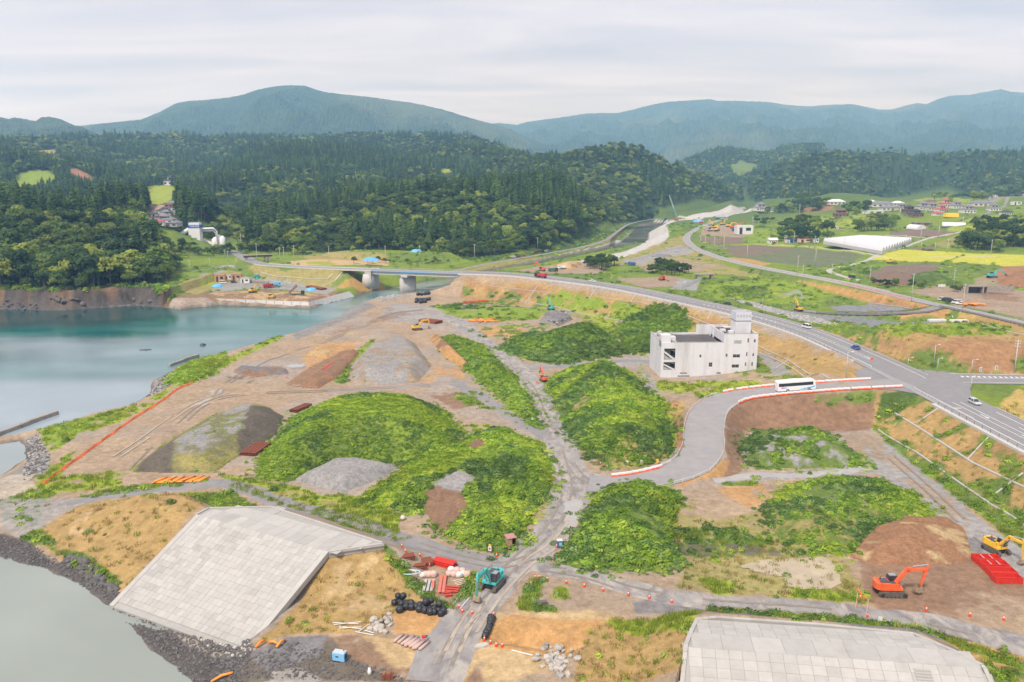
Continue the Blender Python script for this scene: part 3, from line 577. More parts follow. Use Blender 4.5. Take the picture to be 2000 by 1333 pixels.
 ('orange',[(1390,950),(1490,945),(1500,980),(1470,1000),(1420,975)],1,2,.8,.8), ('dry2',[(1310,1000),(1420,1010),(1500,990),(1560,1060),(1540,1090),(1330,1090)],1,3,.85,.9), ('weed',[(1320,1030),(1480,1030),(1550,1080),(1400,1090),(1310,1080)],1,2,.5,1),
 ('mud',[(1300,1065),(1440,1060),(1560,1080),(1560,1090),(1400,1085),(1300,1085)],.4,.8,.5,.8), ('weed',[(1400,938),(1480,935),(1480,950),(1410,948)],.4,.6,1,1),
 ('gravel',[(1390,935),(1470,925),(1700,910),(1710,925),(1560,935),(1400,945)],.5,.7,1,.9), ('gravel',[(1690,850),(1740,870),(1850,960),(1960,1050),(2100,1120),(2100,1200),(1930,1090),(1870,1050),(1750,960),(1690,900)],1,1.5,1,.95), ('flat',[(1720,870),(1800,930),(1900,1020),(1880,1040),(1760,940)],2,4,.45,.8),
 ('dirt',[(1645,840),(1700,845),(1740,870),(1720,900),(1660,880)],1.5,2,.7,.9),
 ('brown',[(1680,1090),(1760,1080),(1880,1085),(1920,1090),(2000,1140),(2100,1190),(2100,1290),(1900,1240),(1720,1200),(1690,1150)],1,2,1,.9), ('flat',[(1800,1190),(1950,1160),(2100,1180),(2100,1300),(1900,1250)],2,4,.7,.8), ('dgrav',[(1860,1040),(1930,1060),(1900,1100),(1880,1085)],.8,1,.8,.9),
 ('dry',[(1790,1236),(1860,1262),(1930,1300),(1965,1345),(2100,1400),(2100,1300),(1900,1250)],.5,1,1,1), ('weed',[(1560,1213),(1790,1228),(1860,1258),(2000,1310),(2100,1340),(1990,1290),(1800,1225),(1600,1203),(1370,1190)],.3,.6,.75,1), ('weed',[(1850,1275),(1990,1310),(2050,1360),(1960,1350)],.5,1,.5,1),
]
CLEAR = [('grass',[(20,366),(30,342),(60,333),(95,335),(111,345),(108,366)]),('lime',[(278,398),(285,365),(330,362),(348,366),(340,388),(312,400)]),('dirt',[(285,440),(290,420),(310,402),(345,402),(345,440)]),('weed',[(335,490),(340,455),(380,440),(430,445),(470,460),(480,475),(460,492),(400,500)]),('dry2',[(587,440),(600,425),(622,424),(620,438)]),
 ('rbrown',[(130,335),(150,330),(205,362),(200,368),(165,358)]),('dry2',[(70,295),(105,292),(115,305),(85,308)]),('lime',[(860,330),(890,330),(880,338),(862,338)]),('weed',[(1425,325),(1445,312),(1480,322),(1478,335),(1440,345)]),('dry2',[(930,262),(1000,268),(1010,278),(950,274)])]
VEG = dict(weed=(.5,.5), grass=(.75,.3), lime=(.75,.05), dry=(.10,.012), dry2=(.16,.015), dweed=(.4,.85), ochre=(.2,.02), field=(.1,0), rice=(.0,0))
def build_ground():
    r = [72.0]
    while r[-1] < 4300:
        q = r[-1]; lim = 2.6 if q < 750 else (4.5 if q < 1300 else 11.0)
        r.append(q + min(lim, max(0.22, q * q / 59775 * 1.35)))
    r = np.array(r); th = np.linspace(-0.68, 0.68, 740)
    nr, nt_ = len(r), len(th)
    RR, TT = np.meshgrid(r, th, indexing='ij')
    rag = 1 + (rng.random(RR.shape) - .5) * 0.0
    X = RR * np.tan(TT) * 1.0; Y = RR * rag          # constant-depth rows
    x, y = X.ravel(), Y.ravel()
    z, hm, s_ = height(x, y, forest=True)
    st_ = (fbm(x * .9 + y * .5, y * .12 - x * .07, 3.2, 4, 66) * .6 + fbm(x * .25 - y * .04, y * .9 + x * .3, 3.5, 4, 67) * .4); col = np.array(C['flat']) * (.84 + .32 * st_)[:, None]; tuft = np.zeros(len(x)); bush = np.zeros(len(x))
    dd = fbm(x, y, 22, 4, 61)[:, None]; col = col * (1 - sstep(.45, .7, dd) * .45) + np.array(C['gravel']) * sstep(.45, .7, dd) * .45
    allp = [p for e in PAINT for p in e[1]]; W_ = at(allp); k = 0; n_e = fbm(x, y, 5, 4, 71) - .5; n_p = fbm(x, y, 11, 5, 83); n_q = fbm(x, y, 3.2, 3, 91)
    hwy = [(q.x, q.y) for q in ROADS['highway']['c']]
    far = [(-3500, 470), (-330, 470), (-180, 480), (-60, 520)] + hwy + [(180, 60), (3500, 60), (3500, 5000), (-3500, 5000)]
    a = sstep(-1, 2, sdf(x, y, far))[:, None]; wv = sstep(.36, .56, fbm(x, y, 35, 4, 55))[:, None]
    col = col * (1 - a) + (np.array(C['weed']) * wv + np.array(C['grass']) * .85 * (1 - wv)) * a; tuft = .4 * a[:, 0]; bush = .35 * a[:, 0] * wv[:, 0]
    fy = sstep(1000, 1500, y)[:, None]; col = col * (1 - fy * .75) + np.array(C['dweed']) * fy * .75
    for ci, (cl, poly, soft, nz, patch, op) in enumerate(PAINT):
        wp = W_[k:k + len(poly)]; k += len(poly); mg = 2 + soft + nz
        pa = np.array([(q.x, q.y) for q in wp]); m = np.nonzero((x > pa[:, 0].min() - mg) & (x < pa[:, 0].max() + mg) & (y > pa[:, 1].min() - mg) & (y < pa[:, 1].max() + mg))[0]
        if not len(m): continue
        xx, yy = x[m], y[m]; s = sdf(xx, yy, pa) + n_e[m] * 2 * nz
        a = sstep(-soft * .5, soft * .5, s) * op
        if patch < 1:
            t_ = 0.5 + (0.5 - patch) * 0.42; a = a * sstep(t_ - .035, t_ + .035, n_p[m] * .6 + n_q[m] * .4 + 0.12 * (fbm(xx, yy, 30, 2, ci) - .5))
        c = np.array(C[cl]); col[m] = col[m] * (1 - a[:, None]) + c * a[:, None]
        vt, vb = VEG.get(cl, (0, 0)); tuft[m] = tuft[m] * (1 - a) + vt * a; bush[m] = bush[m] * (1 - a) + vb * a
    # hills, cliff, shore, bed
    f = sstep(2, 9, hm + n_e * 8); col = col * (1 - f[:, None]) + np.array(C['forest']) * f[:, None]; bush *= 1 - f; tuft *= 1 - f
    for cc, pp in CLEAR: a = sstep(-3, 3, sdf_near(x, y, at(pp), 8) + n_e * 10)[:, None]; col = col * (1 - a) + np.array(C[cc]) * a
    cl_ = ((x < -205) & (y < 560)); f = np.where(cl_, sstep(-21, -14, s_ + n_e * 8), 0); rc = np.array(C['rock']) * (0.1 + .75 * fbm(x * 2.5, y, 5, 4, 13))[:, None] + np.array((.10, .05, .015)) * sstep(.54, .72, fbm(x, y * .4, 13, 3, 19))[:, None]
    col = col * (1 - f[:, None]) + rc * f[:, None]
    f = sstep(-1.8, -.3, s_ + n_e * 1.5) * .8; f = np.where(f > 0, f, 0); col = col * (1 - f[:, None]) + np.array(C['shingle']) * 1.3 * f[:, None]; tuft *= 1 - np.clip(f * 2, 0, 1); bush *= 1 - np.clip(f * 2, 0, 1)
    for nm, rd in ROADS.items():
        d, zr = pline(x, y, rd['c'], 30); o = sstep(rd['hw'] + 2, rd['hw'] + .3, d); bush *= 1 - o; tuft *= 1 - o
    V = np.stack([x, y, z], 1)
    i = np.arange(nr - 1)[:, None] * nt_ + np.arange(nt_ - 1)[None]
    F = np.stack([i, i + 1, i + 1 + nt_, i + nt_], -1).reshape(-1, 4)
    fh = (hm[F] > 3).all(1); fdeep = (z[F] < -3.5).all(1) & (y[F] < 700).all(1)
    m = mat_col('ground_cover', fine=((.35, .16), (1.6, .24), (9.0, .14)))
    out_ = []
    for nm, sel in (('ground', ~fh & ~fdeep), ('hills', fh)):
        ff = F[sel]; used = np.unique(ff); mp = np.zeros(len(V), np.int64); mp[used] = np.arange(len(used))
        me = np_mesh(nm, V[used], mp[ff], m); set_col(me, col[used]); o = link(nm, me); o['kind'] = 'structure'
    return dict(x=x, y=y, z=z, hm=hm, s=s_, tuft=tuft, bush=bush, nr=nr, nt=nt_, r=r, th=th)
GR = build_ground()
_GZ = GR['z'].reshape(GR['nr'], GR['nt']); _gt = GR['th'][1] - GR['th'][0]
def ground(x, y):
    """level of the built ground at a point"""
    a = min(max((math.atan2(x, y) - GR['th'][0]) / _gt, 0), GR['nt'] - 1.001); j = int(a); fa = a - j; i = min(max(int(np.searchsorted(GR['r'], y)) - 1, 0), GR['nr'] - 2); fb = (y - GR['r'][i]) / (GR['r'][i + 1] - GR['r'][i]); fb = min(max(fb, 0), 1)
    return float((_GZ[i, j] * (1 - fa) + _GZ[i, j + 1] * fa) * (1 - fb) + (_GZ[i + 1, j] * (1 - fa) + _GZ[i + 1, j + 1] * fa) * fb)
def on(u, v, dz=0.0):
    """the ground point on the line of sight of a photo pixel"""
    xi = (u - 1000) / FPX; yi = (666.5 - v) / FPX; dy_, dz_ = CP + yi * SP, -SP + yi * CP
    a = min(max((math.atan2(xi, dy_) - GR['th'][0]) / _gt, 0), GR['nt'] - 1.001); j = int(a); fa = a - j; g = _GZ[:, j] * (1 - fa) + _GZ[:, j + 1] * fa
    df = CAM_H + dz_ / dy_ * GR['r'] - g; k = max(1, int(np.argmax(df < 0))); t = df[k - 1] / (df[k - 1] - df[k] + 1e-9); d = GR['r'][k - 1] + (GR['r'][k] - GR['r'][k - 1]) * t
    return Vector((xi / dy_ * d, d, ground(xi / dy_ * d, d) + dz))

# ---------------------------------------------------------------- sea and river
def water_mat():
    m = bpy.data.materials.new('sea_water'); m.use_nodes = True; t = m.node_tree; b = t.nodes['Principled BSDF']; n_, l_ = t.nodes.new, t.links.new
    pos = n_('ShaderNodeNewGeometry').outputs['Position']
    at_ = n_('ShaderNodeAttribute'); at_.attribute_name = 'Col'
    l_(at_.outputs['Color'], b.inputs['Base Color'])
    wp_ = n_('ShaderNodeTexNoise'); wp_.inputs['Scale'].default_value = .018; wp_.inputs['Detail'].default_value = 5; wm_ = n_('ShaderNodeMapping'); wm_.inputs['Scale'].default_value = (.6, 2.4, 1); l_(pos, wm_.inputs[0]); l_(wm_.outputs[0], wp_.inputs['Vector']); wr_ = n_('ShaderNodeMapRange'); wr_.inputs[1].default_value = .35; wr_.inputs[2].default_value = .65; wr_.inputs[3].default_value = .04; wr_.inputs[4].default_value = .26; l_(wp_.outputs[0], wr_.inputs[0]); l_(wr_.outputs[0], b.inputs['Roughness']); b.inputs['IOR'].default_value = 1.33
    mp_ = n_('ShaderNodeMapping'); mp_.inputs['Scale'].default_value = (.9, 1.7, 1); mp_.inputs['Rotation'].default_value = (0, 0, .3); l_(pos, mp_.inputs[0])
    w1 = n_('ShaderNodeTexNoise'); w1.inputs['Scale'].default_value = .9; w1.inputs['Detail'].default_value = 5; w1.inputs['Roughness'].default_value = .6; l_(mp_.outputs[0], w1.inputs['Vector'])
    bp = n_('ShaderNodeBump'); bp.inputs['Strength'].default_value = .20; bp.inputs['Distance'].default_value = .12; l_(w1.outputs[0], bp.inputs['Height']); l_(bp.outputs[0], b.inputs['Normal'])
    return m
def build_water():
    r = np.concatenate([np.linspace(60, 700, 200), np.linspace(710, 1300, 60)]); th = np.linspace(-.85, .75, 300)
    RR, TT = np.meshgrid(r, th, indexing='ij'); x = (RR * np.tan(TT)).ravel(); y = RR.ravel()
    n = fbm(x, y * 2.2, 60, 4, 5); n2 = fbm(x * .6, y * 2, 120, 3, 15)
    c = np.zeros((len(x), 3)); c[:] = (.26, .285, .25)                      # silty near water
    d = y + n * 60 - 30
    teal = sstep(150, 260, d)[:, None]; c = c * (1 - teal) + np.array((.25, .30, .325)) * teal  # paler offshore: reflected sky brightness put into the water colour
    # dark green reflection of the hills put into the colour off the cliff, grey silt by the revetment and river mouth
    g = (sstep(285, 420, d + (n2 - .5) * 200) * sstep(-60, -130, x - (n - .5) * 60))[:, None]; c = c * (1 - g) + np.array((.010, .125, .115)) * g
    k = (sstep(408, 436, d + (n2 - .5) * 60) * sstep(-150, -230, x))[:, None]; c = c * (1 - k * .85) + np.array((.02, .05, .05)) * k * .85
    rv = (sstep(520, 640, y))[:, None]; c = c * (1 - rv) + np.array((.12, .125, .10)) * rv
    c = c * (.8 + .4 * fbm(x, y * 1.6, 28, 4, 25))[:, None]
    i = np.arange(len(r) - 1)[:, None] * len(th) + np.arange(len(th) - 1)[None]; F = np.stack([i, i + 1, i + 1 + len(th), i + len(th)], -1).reshape(-1, 4)
    V = np.stack([x, y, np.zeros(len(x))], 1)
    me = np_mesh('water', V, F, water_mat()); set_col(me, c); o = link('water', me); o['kind'] = 'structure'
build_water()
# ---------------------------------------------------------------- far mountains
def mountain(name, crest, dist, depth, seed, base=20, col=(.035, .062, .026)):
    """a range seen behind the hills: crest line traced, front face falling towards the valley with spurs and gullies"""
    cu = np.array([c[0] for c in crest], float); cv = np.array([c[1] for c in crest], float)
    u = np.linspace(cu[0], cu[-1], int((cu[-1] - cu[0]) / 2.2)); v = np.interp(u, cu, cv)
    n = 130; T = np.concatenate([np.linspace(0, 1, n), [1.04, 1.12, 1.3]])
    k = (350 - v) / FPX * dist + CAM_H; xr = (u - 1000) / FPX                     # crest height, bearing
    U, TT = np.meshgrid(np.arange(len(u)), T, indexing='ij')
    d = dist - depth * (1 - TT); X = xr[U] * d; Y = d
    sp = fbm(X, Y * .45, 900, 5, seed); rd = 1 - np.abs(2 * fbm(X, Y * .35, 650, 4, seed + 3) - 1)
    fall = np.clip(TT, 0, 1) ** (0.9 + .5 * (sp - .5))
    Z = base + (k[U] - base) * (fall * (1 - .48 * np.clip((1 - TT) * 2.5, 0, 1) * (1 - rd) * 1.6))
    e = np.clip((1 - TT) * 6, 0.12, 1); Z += (fbm(X, Y, 260, 4, seed + 9) - .5) * 190 * np.clip((1 - TT) * 3, 0, 1)
    Z += (rng.random(Z.shape) - .5) * dist / 6000 * 13 * np.clip(e, .35, 1)
    Z = np.where(TT > 1, k[U] - (TT - 1) * 900, Z)
    V = np.stack([X, Y, Z], -1).reshape(-1, 3); nv = len(T)
    i = np.arange(len(u) - 1)[:, None] * nv + np.arange(nv - 1)[None]; F = np.stack([i, i + nv, i + nv + 1, i + 1], -1).reshape(-1, 4)
    x, y = V[:, 0], V[:, 1]; c = np.array(col) * (0.75 + .6 * fbm(x, y, 420, 4, seed + 21))[:, None] * (0.8 + .4 * rng.random(len(x)))[:, None]
    p = sstep(.6, .7, fbm(x, y, 800, 4, seed + 33))[:, None]; c = c * (1 - p * .6) + np.array((.10, .12, .045)) * p * .6
    me = np_mesh(name, V, F, mat_col('mountain_forest', fine=((40, .25), (150, .2)), bump=0), smooth=False); set_col(me, c)
    o = link(name, me); o['kind'] = 'structure'; return o
mountain('mountain', [(-420,262),(-200,250),(-60,240),(0,238),(30,235),(50,239),(62,236),(100,243),(112,236),(130,235),(150,240),(170,249),(190,258),(260,285)], 4300, 1100, 101, 120, (.05,.075,.03))
mountain('mountain', [(60,262),(180,252),(215,248),(250,245),(300,240),(335,227),(370,210),(395,206),(420,205),(470,200),(495,195),(520,187),(550,181),(575,178),(612,179),(640,188),(655,191),(680,194),(720,198),(760,203),(800,208),(830,213),(870,222),(930,240),(980,252),(1010,264),(1060,284),(1120,300)], 6200, 2600, 202, 60)
mountain('mountain_range', [(860,262),(940,250),(975,246),(1010,250),(1025,245),(1060,240),(1080,238),(1100,235),(1140,229),(1200,228),(1225,223),(1250,216),(1290,208),(1340,205),(1372,203),(1385,206),(1420,206),(1480,208),(1520,214),(1560,216),(1600,213),(1640,212),(1690,222),(1712,222),(1760,210),(1780,212),(1800,203),(1820,197),(1860,195),(1880,191),(1900,188),(1915,185),(1935,190),(1960,191),(2000,187),(2060,196),(2200,215),(2500,240)], 9600, 4800, 303, 60)
mountain('mountain', [(1500,275),(1560,280),(1640,285),(1720,283),(1800,278),(1860,276),(1920,284),(2000,280),(2100,276),(2300,285)], 5600, 1500, 404, 80)

# the air between: pale blue distance haze
def haze():
    b = MB().box((0, 5300, 570), (23000, 12200, 1166)); o = b.build('haze', None); o['kind'] = 'stuff'; o['label'] = 'pale blue haze in the air over the valley'
    m = bpy.data.materials.new('haze_air'); m.use_nodes = True; t = m.node_tree; t.nodes.remove(t.nodes['Principled BSDF'])
    v = t.nodes.new('ShaderNodeVolumePrincipled'); v.inputs['Color'].default_value = (.32, .62, 1.0, 1); v.inputs['Absorption Color'].default_value = (1, 1, 1, 1); v.inputs['Density'].default_value = 0.000125; v.inputs['Anisotropy'].default_value = 0.1
    t.links.new(v.outputs[0], t.nodes['Material Output'].inputs['Volume']); o.data.materials.append(m)
haze()
# ---------------------------------------------------------------- plant forms
def leaf_quads(name, centres, normals, size, mat_, seed=0, aspect=1.0, up=0.0):
    """many small leaf-clump faces"""
    g = np.random.default_rng(seed); n = len(centres); c = np.asarray(centres, float); nn = np.asarray(normals, float)
    nn = nn + g.normal(0, .45, nn.shape) + np.array((0, 0, up)); nn /= np.linalg.norm(nn, axis=1)[:, None] + 1e-9
    r = g.normal(0, 1, (n, 3)); t = np.cross(nn, r); t /= np.linalg.norm(t, axis=1)[:, None] + 1e-9; b = np.cross(nn, t)
    s = np.asarray(size) * g.uniform(.65, 1.35, n); s = s[:, None]
    k = [c - t * s * .5 - b * s * .35 * aspect, c + t * s * .15 - b * s * .5 * aspect, c + t * s * .55 + b * s * .1 * aspect, c - t * s * .1 + b * s * .5 * aspect]
    k = [q + nn * (g.uniform(-.15, .15, (n, 1)) * s) for q in k]
    V = np.stack(k, 1).reshape(-1, 3); F = np.arange(4 * n).reshape(-1, 4)
    return np_mesh(name, V, F, mat_, smooth=False)
def join_np(name, parts, mats):
    """parts: list of (verts, quad faces, material index)"""
    V = np.concatenate([p[0] for p in parts]); o = 0; Fs = []; mi = []
    for p in parts: Fs.append(p[1] + o); o += len(p[0]); mi += [p[2]] * len(p[1])
    me = np_mesh(name, V, np.concatenate(Fs), None, False)
    for m in mats: me.materials.append(m)
    me.polygons.foreach_set('material_index', np.array(mi, np.int32)); return me
BARK = mat('cedar_bark', (.20, .15, .115), .9, .3, 2); BARK2 = mat('grey_bark', (.13, .11, .09), .9, .3, 2)
def trunk_np(h, r0, r1, n=5, bend=0, seed=0):
    g = np.random.default_rng(seed); k = 5; V = []
    for i in range(k):
        t = i / (k - 1); ox, oy = bend * t * t * math.cos(seed), bend * t * t * math.sin(seed); r = r0 + (r1 - r0) * t
        for j in range(n): a = 2 * math.pi * j / n; V.append((ox + r * math.cos(a), oy + r * math.sin(a), h * t - .3 * (i == 0)))
    F = [(i * n + j, i * n + (j + 1) % n, (i + 1) * n + (j + 1) % n, (i + 1) * n + j) for i in range(k - 1) for j in range(n)]
    return np.array(V), np.array(F)
def cedar_crown(seed, h=24.0, clear=.34, w=3.6, layers=13, per=9):
    g = np.random.default_rng(seed); V = []; F = []
    for i in range(layers):
        t = i / (layers - 1); z0 = h * (clear + (1 - clear) * t * .97); rr = w * (1 - t) ** .55 * (.85 + .3 * g.random()) * (1 if t > .12 else .72) + .3
        for j in range(per if t < .8 else 6):
            a = 2 * math.pi * (j + g.random() * .8) / per + i; r = rr * g.uniform(.65, 1.2); dz = -r * g.uniform(.15, .5); wd = r * g.uniform(.3, .5) + .25
            zz = z0 + g.uniform(-.5, .5); ca, sa = math.cos(a), math.sin(a); b = len(V)
            V += [(ca * r * .12, sa * r * .12, zz + .7), (ca * r * .6 - sa * wd, sa * r * .6 + ca * wd, zz + dz * .35 + .25), (ca * r, sa * r, zz + dz), (ca * r * .6 + sa * wd, sa * r * .6 - ca * wd, zz + dz * .35)]
            F.append((b, b + 1, b + 2, b + 3))
    b = len(V); V += [(-.35, 0, h * .93), (.35, 0, h * .93), (.06, .06, h * 1.03), (-.06, -.06, h * 1.03)]; F.append((b, b + 1, b + 2, b + 3))
    return np.array(V), np.array(F)
def broad_crown(seed, h=13.0, w=6.0, lobes=13, per=40, leaf=1.15):
    g = np.random.default_rng(seed); Cc = []; Nn = []
    for i in range(lobes):
        a = g.uniform(0, 6.28); q = math.sqrt(g.random()) * w * .66; zc_ = h * (.30 + .50 * (1 - (q / w) ** 2) * g.uniform(.6, 1.1)); rl = w * g.uniform(.30, .46)
        n = g.normal(0, 1, (per, 3)); n /= np.linalg.norm(n, axis=1)[:, None]; n[:, 2] = np.where(n[:, 2] < -.35, -n[:, 2], n[:, 2])
        Cc.append(np.array((q * math.cos(a), q * math.sin(a), zc_)) + n * rl * g.uniform(.72, 1.05, (per, 1)) * np.array((1, 1, .78))); Nn.append(n)
    return np.concatenate(Cc), np.concatenate(Nn), leaf
FOL_CEDAR = foliage_mat('cedar_needles', (.085, .15, .043), .28, (.16, .23, .06))
FOL_BROAD = foliage_mat('broad_leaves', (.155, .235, .05), .42, (.34, .39, .075))
FOL_BROAD2 = foliage_mat('dark_leaves', (.07, .12, .038), .3, (.125, .18, .048))
FOL_WEED = foliage_mat('weed_leaves', (.29, .45, .05), .35, (.45, .57, .085))
FOL_BUSH = foliage_mat('bush_leaves', (.20, .34, .05), .38, (.36, .47, .09))
FOL_DARK = foliage_mat('vine_leaves', (.14, .25, .06), .38, (.27, .37, .12))
FOL_GRASS = foliage_mat('grass_blades', (.27, .35, .045), .3, (.42, .45, .07))
FOL_DRY = foliage_mat('dry_grass', (.34, .25, .09), .3, (.42, .33, .13))
FOL_BAMBOO = foliage_mat('bamboo_leaves', (.13, .20, .05), .3, (.20, .27, .08))
FOL_RED = foliage_mat('red_leaves', (.16, .05, .03), .3)
CEDAR = []
for k in range(5):
    hh, cl_ = (22, 25, 27, 23, 20)[k], (.40, .45, .36, .22, .12)[k]
    cv, cf = cedar_crown(40 + k, hh, cl_, (3.6, 3.9, 4.2, 4.0, 4.0)[k]); tv, tf = trunk_np(hh * .9, .30, .08, 5, 0, k)
    CEDAR.append(dict(crown=np_mesh('cedar_crown', cv, cf, FOL_CEDAR, False), trunk=np_mesh('cedar_trunk', tv, tf, BARK, False), both=join_np('cedar', [(cv, cf, 0), (tv, tf, 1)], [FOL_CEDAR, BARK])))
BROAD = []
for k in range(6):
    hh = (12, 14, 11, 13, 15, 10)[k]; w_ = (5.6, 6.2, 5.2, 6.6, 5.8, 4.8)[k]; c_, n_, lf = broad_crown(60 + k, hh, w_)
    fm = (FOL_BROAD, FOL_BROAD, FOL_BROAD2, FOL_BROAD, FOL_BROAD2, FOL_BROAD)[k]; cm = leaf_quads('broad_crown', c_, n_, lf, fm, k, up=.35)
    tv, tf = trunk_np(hh * .62, .34, .16, 6, .8, k); lim = [(tv, tf, 1)]
    cvv = np.empty(len(cm.vertices) * 3, np.float32); cm.vertices.foreach_get('co', cvv); cvv = cvv.reshape(-1, 3)
    tb = MB(); tb.v = [tuple(q) for q in tv]; tb.f = [tuple(q) for q in tf]
    for q in range(4):
        a = 1.57 * q + k; tb.tube([(0, 0, hh * .38), (math.cos(a) * w_ * .25, math.sin(a) * w_ * .25, hh * .55), (math.cos(a) * w_ * .45, math.sin(a) * w_ * .45, hh * .68)], .16, 4, True, .05)
    BROAD.append(dict(crown=cm, trunk=tb.mesh('broad_trunk', BARK2), both=join_np('broad', [(cvv, np.arange(len(cvv)).reshape(-1, 4), 0), (tv, tf, 1)], [fm, BARK2])))
def clump(name, seed, n, rad, hgt, leaf, m):
    g = np.random.default_rng(seed); d = g.normal(0, 1, (n, 3)); d[:, 2] = np.abs(d[:, 2]); d /= np.linalg.norm(d, axis=1)[:, None]
    c = d * np.array((rad, rad, hgt)) * g.uniform(.6, 1.08, (n, 1)); return leaf_quads(name, c, d, leaf, m, seed, up=.8)
def tuft_form(name, seed, n, rad, hgt, wd, m):
    g = np.random.default_rng(seed); V = []; F = []
    for i in range(n):
        a, q = g.uniform(0, 6.28), rad * math.sqrt(g.random()); x0, y0 = q * math.cos(a), q * math.sin(a); a2 = g.uniform(0, 6.28); l = hgt * g.uniform(.5, 1.15); ln = l * g.uniform(.15, .6)
        dx_, dy_ = math.cos(a2), math.sin(a2); b = len(V); w2 = wd * .5
        V += [(x0 - dy_ * w2, y0 + dx_ * w2, -.05), (x0 + dy_ * w2, y0 - dx_ * w2, -.05), (x0 + dx_ * ln + dy_ * w2 * .4, y0 + dy_ * ln - dx_ * w2 * .4, l), (x0 + dx_ * ln - dy_ * w2 * .4, y0 + dy_ * ln + dx_ * w2 * .4, l)]; F.append((b, b + 1, b + 2, b + 3))
    return np_mesh(name, np.array(V), np.array(F), m, False)
FOL_LIME = foliage_mat('lime_grass', (.38, .51, .05), .25, (.52, .60, .09))
BUSHES = [clump('bush', 1, 60, .62, .62, .22, FOL_BUSH), clump('bush', 2, 60, .55, .75, .21, FOL_WEED), clump('bush', 3, 64, .72, .55, .24, FOL_DARK), clump('bush', 4, 50, .5, .5, .2, FOL_BUSH)]
LAWN = [clump('sward', 31, 44, .8, .16, .22, FOL_LIME), clump('sward', 32, 44, .8, .24, .24, FOL_WEED)]
VINES = [clump('vine', 11, 54, .75, .30, .22, FOL_WEED), clump('vine', 12, 54, .8, .36, .23, FOL_BUSH), clump('vine', 13, 54, .7, .45, .24, FOL_DARK)]
TUFTS = [tuft_form('tuft', 21, 22, .45, .42, .09, FOL_GRASS), tuft_form('tuft', 22, 22, .5, .5, .1, FOL_GRASS), tuft_form('tuft', 23, 18, .4, .35, .09, FOL_WEED), tuft_form('tuft', 24, 20, .45, .35, .08, FOL_DRY)]

